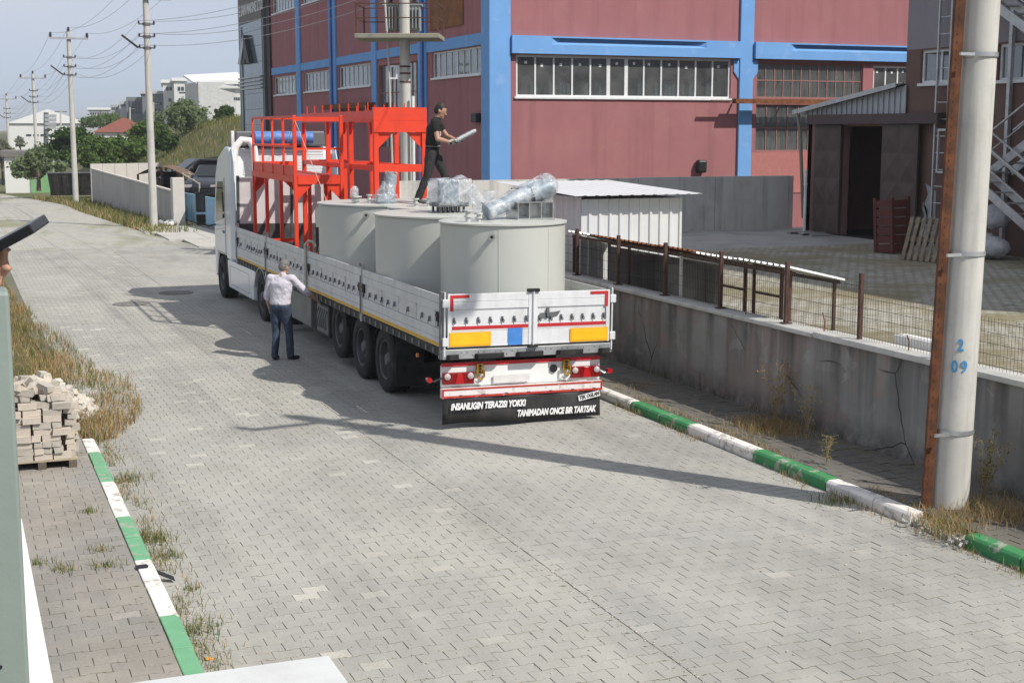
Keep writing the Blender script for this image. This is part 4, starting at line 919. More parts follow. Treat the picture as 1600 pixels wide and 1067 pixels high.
# lit south front
rw_ = [(.98, 10.1, 5.2, 6.73, 12, 1), (11.28, 16.34, 5.25, 6.63, 12, 2), (11.28, 16.34, 3.16, 5.0, 10, 2), (16.85, 20.6, 5.2, 6.6, 6, 1), (22.5, 31, 5.2, 6.6, 10, 1)]
for a, c, d, e in wall_rects(.73, 34, 0, ZTOP, [w[:4] for w in rw_]):
    b = MB(); Rr(b, a, c, -.25, 0, d, e); b.build('wall', maroon, fb)
for i, (a, c, d, e, n, r) in enumerate(rw_): window(fb, Rr, a, c, d, e, n, r, frame_r if i in (1, 2) else frame_w, .055 if i in (1, 2) else .085, i not in (1, 2), back='curtain' if i in (0, 3) else 'blind', stick=i in (0, 3), heavy=(5, 6) if i == 0 else None)
for a, c in ((10.44, 11.05), (21.2, 21.9)):
    b = MB(); Rr(b, a, c, .001, .10, 0, ZTOP); b.build('column', blue_m, fb, bevel=.02)
    for s in (-1, 1): xx = a if s < 0 else c; MB().extr([(xx, -.05, 5.95), (xx, -.05, 6.72), (xx+s*.24, -.05, 6.72), (xx+s*.24, -.05, 6.25)], (0, .045, 0)).build('column_flare', blue_m, fb)
def recess_beam(a, c, r0, r1, z0=6.76, z1=7.40):
    """blue beam with a splayed slot cut into it"""
    b = MB(); zt, zb = z1-.06, z1-.30
    for u0, u1, w0, w1 in wall_rects(a, c, z0, z1, [(r0, r1, zb, zt)]): Rr(b, u0, u1, .001, .22, w0, w1)
    o = b.build('beam', blue_m, fb)
    i = .45; b = MB(); F = [(r0, -.221, zb), (r1, -.221, zb), (r1, -.221, zt), (r0, -.221, zt)]; K = [(r0+i, -.03, zb+.13), (r1-i, -.03, zb+.13), (r1-i, -.03, zt-.0), (r0+i, -.03, zt-.0)]
    b.add(F+K, [(0, 1, 5, 4), (1, 2, 6, 5), (2, 3, 7, 6), (3, 0, 4, 7), (4, 5, 6, 7)]); b.build('splayed_slot', blue_m, o)
recess_beam(.74, 10.43, 2.3, 8.86); recess_beam(11.07, 21.1, 12.7, 20.0)
b = MB(); Rr(b, 11.06, 21.1, .004, .03, 1.5, 3.12)
b.build('tile_panel', M('pink_tile', (.42, .16, .15), .6, var=.08, vs=6), fb)
b = MB(); Rr(b, 9.9, 17.2, .45, .75, 5.02, 5.2); Rr(b, 8.9, 9.9, .5, .6, 5.08, 5.14, 1)
for s in (10.2, 12.5, 14.8, 17.): Rr(b, s, s+.06, .1, .45, 5.08, 5.15, 1)
b.build('rusty_gutter_beam', [rust, rust_d], fb)
b = MB(); Rr(b, 8.55, 8.95, .02, .3, 2.35, 2.85); b.build('wall_vent', blk, fb, bevel=.08)
b = MB(); b.box(.3, 34, .3, 34, ZTOP-.2, ZTOP); b.build('roof', conc, fb)
b = MB(); b.box(1.4, 33.5, 1.4, 33.5, 0, ZTOP-.25); b.build('dark_interior', M('room_grey', (.22, .225, .215), .9, var=.3, vs=.8), fb)
b = MB(); b.box(.3, 33.8, .3, 33.8, 4.9, 5.0); b.box(.3, 33.8, .3, 33.8, 7.2, 7.3); b.build('floor_slab', dark, fb)
# dark clad office tower at the far end
tw_m = M('tower_cladding', (.115, .125, .13), .4, .3, var=.06, vs=1); tw_g = simple('tower_glass', (.15, .19, .215), .12, .3)
b = MB(); L(b, 34.0, 34.9, -.2, .12, 0, 14.5); b.build('dark_pier', M('dark_brown_pier', (.035, .022, .025), .6, var=.15), fb)
b = MB(); L(b, 34.95, 41.75, -.3, .25, 0, 14.5); b.build('tower', tw_m, fb)
for r in range(11):
    for k in range(6):
        z0 = .6+r*.93
        if z0 > 10.2: continue
        s0 = 35.3+k*.98; b = MB(); L(b, s0+.01, s0+.965, .252, .272, z0+.01, z0+.915); b.build('glass_panel', tw_g, fb)
b = MB(); L(b, 40.55, 40.85, .26, .30, 0, 10.3); b.build('dark_strip', blk, fb)
b = MB(); L(b, 35.1, 41.3, .252, .30, 10.45, 12.4); b.build('sign_board', M('sign_brown', (.14, .115, .105), .6), fb)
text('sign_lettering', 'E SAN MAKINE LTD.', .85, (-.31, 41.1, 10.95), (R(90), 0, R(-90)), simple('sign_white', (.70, .70, .70), .5), fb, .86, 0, .01, .02)
for z0 in (6.45, 3.1):
    for k in range(4): b = MB(); L(b, 35.3, 41.5, .30, .42, z0+k*.22, z0+k*.22+.09); b.build('louvre', galv, fb)
b = MB(); b.extr([(-.30, 40.9, 8.05), (-.30, 40.1, 8.05), (-.30, 38.9, 9.35), (-.30, 39.2, 9.75)], (-.25, 0, 0)); b.extr([(-.30, 37.6, 8.0), (-.30, 38.4, 8.0), (-.30, 39.2, 9.0), (-.30, 39.2, 9.74), (-.30, 38.9, 9.7)], (-.25, 0, 0), 1)
b.extr([(-.30, 39.7, 8.0), (-.30, 39.2, 8.0), (-.30, 38.9, 8.5), (-.30, 39.1, 8.9)], (-.2, 0, 0), 1); b.build('emblem', [galv, blk], fb)

# ------------------------------------------------------------------ tall grey-brown building on the right
WX = 22.9
brown = M('brown_render', (.155, .095, .08), .85, var=.07, vs=.8, dirt=(.20, .125, .11), da=.4, ds=1.2, bst=.15); mauve = M('mauve_render', (.26, .24, .265), .85, var=.05, vs=.7, streak=(.17, .15, .16), sa=.4, ss=2, bst=.15); peel = M('bare_plaster', (.36, .38, .40), .9, var=.12, vs=4, bst=.4)
tb = thing('apartment_block', 'tall brown and mauve rendered building at the right edge of the yard', 'building', (WX, 20, ZY))
wins = [(28.35, 29.8, 5.15, 5.98), (25.35, 26.95, 5.13, 5.98), (28.35, 29.8, 8.6, 9.5), (25.35, 26.95, 8.6, 9.5), (22., 23.5, 5.13, 5.98)]
for a, c, d, e in wall_rects(8, 30.38, ZY, 15.2, wins+[(8, 30.38, 6.02, 6.02)]):
    MB().box(WX, WX+.25, a, c, d, e).build('wall', brown if e <= 6.03 else mauve, tb)
MB().box(WX+.3, 70, 8, 30.38, ZY, 15.2).build('stretched_core', mauve, tb);  # unseen depth stretched so the factory panes reflect a dark wall
def lbx(b, s0, s1, o0, o1, z0, z1, mi=0): b.box(WX-o1, WX-o0, s0, s1, z0, z1, mi)
for a, c, d, e in wins: MB().box(WX+.27, WX+.29, a-.1, c+.1, d-.1, e+.1).build('room_dark', dark, tb)
for a, c, d, e in wins: window(tb, lbx, a, c, d, e, 2, 1, frame_w, .07, True, back=None)
for a, c in ((.0, .0),):
    b = MB()
    for y0, y1, z1, zs in ((28.95, 29.35, 2.75, .35), (29.2, 29.45, 2.2, .3)):
        pts = [(y0, ZY), (y1, ZY)]+[(y1+random.uniform(-.08, .08), ZY+.2+(z1-ZY)*k/6) for k in range(6)]+[(y0+random.uniform(-.1, .12), ZY+(z1-ZY)*(1-k/6)) for k in range(1, 6)]
        b.extr([(WX-.002, y, z) for y, z in pts], (-.008, 0, 0))
    b.build('peeled_plaster', peel, tb)
# wall ladder
ld = thing('wall_ladder', 'pale grey steel ladder fixed to the tall brown building wall', 'ladder', (22.75, 28.7, ZY))
for y in (28.42, 28.88): MB().box(22.68, 22.74, y-.025, y+.025, 1.5, 12.5).build('rail', galv, ld)
for k in range(26): z = 1.8+k*.41; MB().tube((22.71, 28.42, z), (22.71, 28.88, z), .016, n=6).build('rung', galv, ld)
# annex with lean-to roof and sliding doors
ax = thing('workshop_annex', 'low brown workshop annex with open sliding doors and corrugated lean-to gable', 'building', (WX, 32.5, ZY))
an_m = M('annex_render', (.23, .125, .115), .85, var=.08, vs=1, dirt=(.17, .10, .09), da=.5, bst=.2); door_m = M('brown_steel_door', (.085, .06, .052), .6, var=.12, vs=2, dirt=(.05, .04, .036), da=.4)
b = MB(); b.box(WX, WX+.2, 33.0, 34.75, ZY, 4.45); b.box(WX, WX+.2, 30.39, 33.0, 4.1, 4.45); b.box(WX, 30, 34.55, 34.75, ZY, 4.4); b.build('wall', an_m, ax)
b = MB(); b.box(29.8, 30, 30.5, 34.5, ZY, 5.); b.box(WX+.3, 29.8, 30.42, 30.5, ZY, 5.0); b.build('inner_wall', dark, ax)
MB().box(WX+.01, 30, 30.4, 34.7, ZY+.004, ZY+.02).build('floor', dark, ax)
b = MB(); b.corr((WX-.05, 35.0, 4.42), (0, -4.6, 0), (0, 0, .95), (-1, 0, 0), .24, .03); 
# clip the gable to the roof slope
cl = MB()
k = 0; y = 34.95
while y > 30.45:
    y2 = y-.235; za, zb = 4.50+(34.95-y)*.135, 4.50+(34.95-y2)*.135
    cl.add([(WX-.05, y, 4.42), (WX-.05, y2, 4.42), (WX-.05, y2, zb), (WX-.05, y, za)], [(0, 1, 2, 3)]); cl.extr([(WX-.052, y2+.05, 4.42), (WX-.052, y2, 4.42), (WX-.052, y2, zb), (WX-.052, y2+.05, zb-.007)], (-.03, 0, 0)); y = y2
cl.build('gable_sheet', M('gable_galv', (.44, .46, .49), .5, .4, var=.06, vs=3), ax)
b = MB(); b.corr((WX-.28, 35.15, 4.53), (7.3, 0, 0), (0, -4.77, .645), (0, .135, 1), .25, .03); b.build('roof', galv, ax)
b = MB(); b.bar((WX-.30, 35.15, 4.50), (WX-.30, 30.38, 5.145), .02, .12); b.build('barge_board', galv, ax)
b = MB(); b.box(WX-.32, WX-.03, 28.65, 34.35, 4.16, 4.42); b.build('door_track_cover', M('track_brown', (.075, .052, .05), .6, var=.1), ax)
for y0, y1, x0 in ((32.95, 34.2, WX-.14), (29.5, 30.98, WX-.22)):
    b = MB(); b.box(x0, x0+.05, y0, y1, ZY+.05, 4.15); o = b.build('sliding_door', door_m, ax)
    for k in range(4):
        for j in range(2):
            c = MB(); ya, za, w, h = y0+.04+j*(y1-y0)/2, ZY+.1+k*.75, (y1-y0)/2-.08, .7
            c.add([(x0-.002, ya, za), (x0-.002, ya+w, za), (x0-.002, ya+w, za+h), (x0-.002, ya, za+h), (x0-.045, ya+w/2, za+h/2)], [(0, 1, 4), (1, 2, 4), (2, 3, 4), (3, 0, 4)]); c.build('pressed_panel', door_m, o)
for k, (yy, z0) in enumerate(((31.35, 2.75), (31.7, 2.75), (32.05, 2.75))):
    pass
b = MB(); b.box(26.5, 27.4, 31.2, 32.4, ZY+.02, 1.9); b.box(26.0, 26.4, 31.0, 31.6, ZY+.02, 2.4); b.build('stored_crates', M('dark_blue_crate', (.05, .07, .10), .6), ax)
b = MB(); b.path([(22.72, 35.0, 4.45), (22.7, 34.95, 4.2), (22.7, 34.85, 3.9), (22.72, 34.6, 1.5)], .05, 8); b.build('downpipe', M('dull_pipe', (.22, .20, .15), .6), ax, smooth=50)
b = MB(); b.tube((22.6, 34.35, ZY), (22.6, 34.35, 2.9), .045, n=10); b.tube((22.6, 34.35, 2.45), (22.6, 34.35, 2.5), .06, n=10); b.build('white_pipe', white_m, ax, smooth=40)
b = MB()
for k in range(7): b.box(21.9+random.uniform(0, .3), 22.7, 33.0+k*.2, 33.2+k*.2, ZY+.005+.02*(k % 3), ZY+.03+.02*(k % 3))
b.build('sheet_pile', galv, label='low pile of flat metal sheets on the yard below the white pipe', cat='metal sheets')
# fire escape
fe = thing('fire_escape', 'grey steel zigzag fire escape stairs beside the concrete pole', 'stairs', (22.2, 24, ZY))
def flight(y0, z0, y1, z1, x0, x1):
    for x in (x0, x1): MB().bar((x, y0, z0), (x, y1, z1), .04, .2).build('stringer', galv, fe); 
    for x in (x0, x1): MB().bar((x, y0, z0+.95), (x, y1, z1+.95), .04, .04).build('handrail', galv, fe); MB().bar((x, y0, z0+.5), (x, y1, z1+.5), .025, .025).build('mid_rail', galv, fe)
    n = int(abs(z1-z0)/.2)
    for k in range(1, n): y = y0+(y1-y0)*k/n; z = z0+(z1-z0)*k/n; MB().box(x0+.03, x1-.03, y-.12, y+.12, z-.015, z+.015).build('tread', galv, fe)
flight(22.6, ZY, 26.2, 3.05, 21.5, 22.1); flight(26.2, 3.05, 22.6, 5.1, 22.2, 22.8); flight(22.6, 5.1, 26.2, 7.1, 21.5, 22.1); flight(26.2, 7.1, 22.6, 9.1, 22.2, 22.8)
for z, y0, y1 in ((3.05, 26.2, 27.2), (5.1, 21.5, 22.6), (7.1, 26.2, 27.2), (9.1, 21.5, 22.6)):
    MB().box(21.45, 22.85, y0, y1, z-.04, z).build('landing', galv, fe)
    ye = y1 if y0 > 25 else y0
    b = MB(); b.box(21.45, 22.85, ye-.02, ye+.02, z+.93, z+.98); b.box(21.45, 21.49, y0, y1, z+.93, z+.98)
    b.build('landing_rail', galv, fe)
    for x, y in ((21.47, y0+.03), (21.47, y1-.03), (22.8, ye)): MB().box(x-.02, x+.02, y-.02, y+.02, z, z+.93).build('rail_post', galv, fe)
for y in (22.6, 26.4): 
    for x in (21.5, 22.8): MB().box(x-.05, x+.05, y-.05, y+.05, ZY, 9.1).build('column', galv, fe)
# crate, pallet, bags
b = MB(); Mx = Matrix.Translation((20.85, 27.9, ZY)) @ Matrix.Rotation(R(12), 4, 'Z') @ Matrix.Rotation(R(-4), 4, 'X')
cr = thing('plastic_crate', 'tall dark red slatted crate standing in front of the workshop door', 'crate', (20.85, 27.9, ZY))
for s in (-1, 1):
    for k in range(6): MB().box(-.29, .29, s*.26-.015, s*.26+.015, .03+k*.21, .20+k*.21, 0, Mx).build('slat', M('dark_red_plastic', (.11, .03, .025), .6, var=.12, vs=4), cr); MB().box(s*.29-.015, s*.29+.015, -.24, .24, .03+k*.21, .20+k*.21, 0, Mx).build('slat', MATS['dark_red_plastic'], cr)
    for t in (-1, 1): MB().box(s*.28-.04, s*.28+.04, t*.25-.04, t*.25+.04, 0, 1.32, 0, Mx).build('corner_post', MATS['dark_red_plastic'], cr)
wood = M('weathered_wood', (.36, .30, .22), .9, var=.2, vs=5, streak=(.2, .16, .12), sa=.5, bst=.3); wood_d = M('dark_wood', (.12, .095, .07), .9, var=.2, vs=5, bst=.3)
wood_p = M('shaded_pallet_wood', (.24, .20, .15), .9, var=.3, vs=5, streak=(.13, .11, .08), sa=.5, bst=.3)  # darker copy of the weathered wood, the pallet's shade in its colour
pt = thing('leaning_pallet', 'wooden pallet leaning on edge near the workshop door', 'pallet', (20, 25.8, ZY))
Mx = Matrix.Translation((20.05, 25.75, ZY)) @ Matrix.Rotation(R(-78), 4, 'Z') @ Matrix.Rotation(R(-17), 4, 'X')
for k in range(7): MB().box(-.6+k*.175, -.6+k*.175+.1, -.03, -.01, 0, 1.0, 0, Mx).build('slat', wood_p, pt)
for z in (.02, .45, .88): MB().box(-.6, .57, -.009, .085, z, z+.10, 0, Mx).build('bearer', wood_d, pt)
for i, (x, y, z, r) in enumerate(((22.0, 26.0, ZY+.3, .36), (21.9, 25.6, ZY+.28, .34), (22.05, 25.8, ZY+.95, .33))):
    b = MB(); b.sphere((x, y, z), r, 14, 10, (1, 1.1, .8)); o = remesh(b, .04, M('white_sack', (.52, .53, .55), .8, var=.1, vs=4, bst=.4, bs=12, bd=.03), 'woven_sack', None, .15, 4)
    tag(o, ('white woven sack on the ground behind the concrete pole', 'white sack slumped nearest the stair foot', 'white sack on top of the sack heap under the stairs')[i], 'sack', 'sacks under the stairs')

# ------------------------------------------------------------------ white shed and lean-to kennel behind the fence
sh = thing('white_shed', 'small white corrugated metal shed behind the mesh fence', 'shed', (12, 25, ZY))
shm = M('shed_white_sheet', (.70, .71, .72), .45, .1, var=.03, vs=2, dirt=(.55, .55, .53), da=.3)
SX0, SX1, SY0, SY1 = 10.92, 13.05, 24.04, 27.6
b = MB(); b.corr((SX0, SY0, ZY), (SX1-SX0, 0, 0), (0, 0, 1.62), (0, -1, 0), .213, .03); b.build('front_sheet', shm, sh)
b = MB(); b.corr((SX0, SY1, ZY), (0, SY0-SY1, 0), (0, 0, 1.66), (-1, 0, 0), .25, .03); b.build('side_sheet', shm, sh)
b = MB(); b.corr((SX1, SY0, ZY), (0, SY1-SY0, 0), (0, 0, 1.62), (1, 0, 0), .25, .03); b.build('side_sheet', shm, sh)
b = MB(); b.corr((SX1, SY1, ZY), (SX0-SX1, 0, 0), (0, 0, 1.7), (0, 1, 0), .25, .03); b.build('back_sheet', shm, sh)
b = MB(); b.corr((SX0-.25, SY0-.3, 2.80), (SX1-SX0+.52, 0, 0), (0, SY1-SY0+.6, .12), (0, 0, 1), .24, .010); b.build('roof', shm, sh)
kn = thing('lean_to', 'low rusty sheet-roofed lean-to with mesh sides behind the fence', 'lean-to', (11, 20, ZY))
y = 16.45; i = 0
while y < 24:
    w = random.uniform(1.1, 1.5); y2 = min(y+w, 24)
    b = MB(); dz = random.uniform(-.015, .02); b.corr((10.58, y2, 2.13+dz), (0, y-y2-.05, 0), (.95, 0, -.22), (.2, 0, 1), .16, .028)
    b.build('roof_sheet', galv if i in (0, 1, 5) else rust, kn); y = y2; i += 1
for yy in (16.6, 19.75, 21.6, 23.9):
    for x, z in ((10.72, 2.08), (11.45, 1.92)): MB().box(x-.02, x+.02, yy-.02, yy+.02, ZY, z).build('post', white_m if yy == 19.75 else rust_d, kn)
for x, z in ((10.72, 2.07), (11.45, 1.92)): MB().box(x-.025, x+.025, 16.5, 23.95, z-.04, z).build('rail', rust_d, kn)
for x0, x1, y0, y1 in ((10.75, 11.42, 20.2, 20.22), (10.75, 11.42, 22.0, 22.02), (11.43, 11.45, 19.8, 23.9)):
    MB().box(x0, x1, y0, y1, ZY, 1.85).build('back_board', M('grey_board', (.30, .295, .28), .85, var=.15, vs=3, streak=(.11, .1, .1), sa=.5), kn)
for y0 in (17.2, 18.2):
    b = MB()
    for yy in (y0, y0+.75): b.box(10.95, 10.99, yy-.02, yy+.02, ZY, 2.05)
    for z in (1.2, 1.62, 2.02): b.box(10.955, 10.985, y0, y0+.75, z, z+.03)
    b.build('gate_frame', rust_d, kn)

# ------------------------------------------------------------------ mesh fence on the retaining wall
fn = thing('mesh_fence', 'rusty welded wire mesh fence with steel posts on top of the retaining wall', 'fence', (10.47, 15, 1.4))
fy = [6.1, 7.8, 9.5, 11.2, 12.9, 14.6, 16.28, 18.05, 19.8, 21.5, 23.2, 24.9, 26.6]
for i, y in enumerate(fy):
    b = MB(); b.box(10.44, 10.49, y-.025, y+.025, 1.39, 2.24 if i not in (4,) else 1.75); b.box(10.40, 10.53, y-.06, y+.06, 1.40, 1.415); b.build('post', M('post_brown', (.085, .045, .035), .75, .1, var=.3, vs=8), fn)
wire_m = M('wire_brown', (.075, .06, .05), .7, .3, var=.2, vs=8)
for a, c in zip(fy[:-1], fy[1:]):
    b = MB(); n = round((c-a)/.055); top = 2.12 if a > 13 else 1.98
    for k in range(n+1): y = a+(c-a)*k/n; x = 10.50+.012*math.sin(y*3); b.tube((x, y, 1.41), (x+random.uniform(-.006, .006), y, top), .0028, n=3, caps=False)
    for k in range(5): z = 1.45+(top-1.5)*k/4; b.tube((10.503, a, z), (10.503, c, z), .0032, n=3, caps=False)
    o = b.build('wire_panel', wire_m, fn); o['kind'] = 'stuff'
for y, h in ((15.35, .26), (17.3, .3), (11.0, .28), (13.6, .2)): MB().path([(10.45, y, 1.4), (10.46, y+.01, 1.4+h*.6), (10.44, y+.03, 1.4+h)], .008, 5).build('bent_rebar', rust, fn)
MB().box(10.75, 10.95, 13.2, 14.3, ZY+.25, ZY+.40).build('white_plank', white_m, label='white plank lying on the yard just behind the mesh fence', cat='plank')

# ------------------------------------------------------------------ poles
porc = simple('insulator_brown', (.05, .03, .028), .2)
def insul(b, p, s=1.): b.lathe(p, [(.03*s, 0), (.07*s, .03*s), (.035*s, .07*s), (.075*s, .1*s), (.035*s, .14*s), (.06*s, .17*s), (0, .21*s)], 10, cap1=False)
def pole(x, y, z0, h, r0, r1, label, lamp=True, group='concrete poles along the road', arm_dir=(1, 0), lean=0., arms=True):
    t = thing('utility_pole', label, 'utility pole', (x, y, z0), group=group)
    top = Vector((x+lean*h, y, z0+h)); base = Vector((x, y, z0-.1))
    b = MB(); b.tube(base, top, r0, r1, n=20); b.build('shaft', conc_pole, t, smooth=40)
    P = lambda z: base.lerp(top, (z+.1)/(h+.1)); ad = Vector((arm_dir[0], arm_dir[1], 0)).normalized(); att = {'hv': [], 'lv': []}
    if arms:
        c = P(h-.35); b = MB(); b.bar(c-ad*1.0+Vector((0, -r1-.05, 0)), c+ad*1.0+Vector((0, -r1-.05, 0)), .09, .1); b.build('crossarm', galv, t)
        for k in (-.95, 0, .95):
            p = c+ad*k+Vector((0, -r1-.05, .05)) if k else P(h)
            b = MB(); insul(b, p, 1.3); b.build('insulator', porc, t, smooth=40); att['hv'].append(p+Vector((0, 0, .25)))
    for k, z in enumerate((h-1.35, h-1.85, h-2.3)):
        c = P(z); b = MB(); b.bar(c-ad*.32, c+ad*.32, .05, .06); b.lathe(c-Vector((0, 0, .05)), [(r1*1.35, 0), (r1*1.35, .1)], 14, cap0=False, cap1=False); b.build('bracket', steel_g, t)
        for s in (-1, 1):
            b = MB(); insul(b, c+ad*s*.3, .7); b.build('insulator', porc, t, smooth=40); att['lv'].append(c+ad*s*.3+Vector((0, 0, .12)))
    if lamp:
        c = P(h-2.35); b = MB(); b.path([c, c-ad*.5+Vector((0, 0, .12))], .025, 6); o = b.build('lamp_arm', steel_g, t)
        a = c-ad*.35+Vector((0, 0, .05)); e = c-ad*1.0+Vector((0, 0, .55))
        b = MB(); b.bar(a, e, .2, .07); b.build('lamp_head', blk, o, bevel=.02)
    return att
p1 = pole(7.74, 59.8, 0, 9.6, .165, .115, 'nearest concrete utility pole beside the white panel wall')
p2 = pole(6.38, 81.4, road_z(81.4), 9.3, .16, .11, 'second concrete utility pole along the road, in the green verge')
q = at(60, 297, 123); p3 = pole(q.x, q.y, q.z, 9.4, .16, .11, 'third concrete utility pole along the road, before the green wall')
q = at(17, 289, 161); p4_ = pole(q.x, q.y, q.z, 9.4, .16, .11, 'fourth concrete utility pole at the left edge, far down the road')
p0 = pole(9.53, 11.64, .12, 9.6, .205, .15, 'thick concrete pole in the right foreground with a rusty channel strapped on', lamp=False, lean=.024, arm_dir=(1, .15))
# rusty channel and straps on the foreground pole
rc = thing('rusty_channel', 'rusty perforated steel channel strapped upright to the foreground concrete pole', 'steel channel', (9.28, 11.6, .12))
b = MB(); Mx = Matrix.Translation((9.245, 11.62, .1)) @ Matrix.Rotation(.026, 4, 'Y') @ Matrix.Rotation(R(-18), 4, 'Z')
b.box(-.05, .05, -.004, .004, 0, 8, 0, Mx); b.box(-.05, -.042, .005, .055, 0, 8, 0, Mx); b.box(.042, .05, .005, .055, 0, 8, 0, Mx)
for k in range(95): b.box(-.02, -.012, -.0055, -.0045, .1+k*.083, .122+k*.083, 1, Mx)
b.build('channel', [M('channel_rust_shaded', (.12, .045, .02), .85, .1, var=.45, vs=7, dirt=(.05, .028, .018), da=.8, ds=4, bst=.3, bs=90), dark], rc)  # rust darkened further to put the channel's shade into the colour
for z in (.78, 2.62, 4.6):
    x = 9.53+.024*z; b = MB(); b.lathe((x, 11.64, z+.12), [(.213-.004*z, 0), (.213-.004*z, .045)], 24, cap0=False, cap1=False); b.box(x-.36, x-.19, 11.46, 11.485, z+.125, z+.155); b.build('strap', galv, rc, smooth=40)
mk = simple('stencil_blue', (.06, .27, .55), .8); stp = thing('pole_stencil', 'blue stencilled number 2 09 painted on the foreground concrete pole', 'stencil', (9.5, 11.42, 1.7))
def on_pole(body, size, z, da, mat, sx=.8):
    # glyphs bent round the shaft: each sits on the surface facing the road
    x0, r = 9.53+.024*z, .207-.0062*z+.0015; n = len(body)
    for i, ch in enumerate(body):
        if ch == ' ': continue
        a = R(-122+da)+(i-(n-1)/2)*size*.62*sx/r*1.15; px_, py_ = x0+r*math.cos(a), 11.64+r*math.sin(a)
        o = text('digit', ch, size, (px_, py_, z+.12), (R(90), 0, a+R(90)), mat, stp, sx, 0, .004, .0008, 'CENTER')
on_pole('2', .17, 1.66, -2, mk, .75); on_pole('09', .17, 1.44, -2, mk)
# transformer pole
q = at(634, 203, 43); TPX, TPY = q.x, q.y
tpole = thing('transformer_pole', 'concrete pole carrying a railed platform with a grey transformer', 'utility pole', (TPX, TPY, 0))
b = MB(); b.tube((TPX, TPY, -.1), (TPX, TPY, 10), .17, .145, n=20); b.build('shaft', conc_pole, tpole, smooth=40)
def rot2(x, y, a=R(-24)): return TPX+x*math.cos(a)-y*math.sin(a), TPY+x*math.sin(a)+y*math.cos(a)
def rb(b, x0, x1, y0, y1, z0, z1, mi=0): b.box(x0, x1, y0, y1, z0, z1, mi, Matrix.Translation((TPX, TPY, 0)) @ Matrix.Rotation(R(-24), 4, 'Z'))
b = MB(); rb(b, -1.4, 1.1, -.75, 1.0, 6.66, 6.80); b.build('platform', M('mossy_concrete', (.30, .29, .235), .9, var=.25, vs=3, dirt=(.13, .125, .075), da=.85, ds=3), tpole, bevel=.02)
for x, y in ((-1.35, -.7), (-1.35, .95), (1.05, -.7), (1.05, .95), (-.2, -.7)): b = MB(); rb(b, x-.02, x+.02, y-.02, y+.02, 6.82, 7.68); b.build('rail_post', rust_d, tpole)
for z in (7.25, 7.66):
    for x0, x1, y0, y1 in ((-1.35, 1.05, -.715, -.685), (-1.35, 1.05, .935, .965), (-1.365, -1.335, -.7, .95), (1.035, 1.065, -.7, .95)): b = MB(); rb(b, x0, x1, y0, y1, z-.015, z+.015); b.build('rail', rust_d, tpole)
trm = M('transformer_grey', (.30, .33, .32), .5, .1, var=.1, vs=3)
b = MB(); rb(b, -.62, .42, .22, .75, 6.95, 7.68); rb(b, -.68, .48, .18, .79, 7.68, 7.74); o = b.build('transformer', trm, tpole)
for k in range(11): b = MB(); x = -.58+k*.1; rb(b, x, x+.03, .04, .22, 7.0, 7.62); b.build('cooling_fin', trm, o)
for k in (-.45, -.1, .25): b = MB(); xx, yy = rot2(k, .5); insul(b, (xx, yy, 7.74), 1.6); b.build('bushing', porc, o, smooth=40)
b = MB(); xx, yy = rot2(-.55, -.3); b.path([(xx-.15, yy, 9.6), (xx, yy, 8.), (xx+.1, yy, 6.), (xx+.2, yy, 2.)], .03, 6); b.build('cable_conduit', conc_pole, tpole, smooth=50)
b = MB(); xx, yy = rot2(.25, -.2); b.tube((xx, yy, .2), (xx, yy, 5.0), .05, n=8); b.build('white_conduit', white_m, tpole)
b = MB(); rb(b, -.5, -.2, -.25, -.2, 5.5, 5.55); rb(b, -.5, -.2, -.25, -.2, 5.85, 5.9); rb(b, -.5, -.45, -.25, -.2, 5.55, 5.85); rb(b, -.25, -.2, -.25, -.2, 5.55, 5.85); b.build('bracket_frame', white_m, tpole)
for z in (5.4, 5.65, 5.85): b = MB(); b.lathe((TPX, TPY, z), [(.17, 0), (.17, .05)], 16, cap0=False, cap1=False); b.build('strap', rust_d, tpole)
# wires
wm = simple('wire_grey', (.30, .31, .33), .5)
def wire(a, c, sag, label, r=.009):
    pts = [a.lerp(c, k/16)-Vector((0, 0, 4*sag*(k/16)*(1-k/16))) for k in range(17)]
    MB().path(pts, r, 4).build('overhead_wire', wm, label=label, cat='wire', group='overhead wires')
for A, B, nm in ((p1, p2, 'between the two nearest roadside poles'), (p2, p3, 'between the second and third roadside poles'), (p3, p4_, 'between the third and fourth roadside poles')):
    for a, c, w_ in zip(A['hv'], B['hv'], ('left', 'middle', 'right')): wire(a, c, .55, w_+' crossarm wire '+nm)
    for a, c, w_ in zip(A['lv'], B['lv'], ('top left', 'top right', 'middle left', 'middle right', 'bottom left', 'bottom right')): wire(a, c, .7, w_+' bracket wire '+nm)
for a, c, w_ in zip(p1['hv'], p0['hv'], ('left', 'middle', 'right')): wire(a, c, .8, w_+' crossarm wire from the nearest roadside pole towards the foreground')
for k, a in enumerate(p1['lv'][:5]): wire(a, Vector((TPX, TPY-.2, 9.4-k*.35)), .5, ('highest', 'second highest', 'middle', 'second lowest', 'lowest')[k]+' wire running from the nearest roadside pole to the transformer pole')
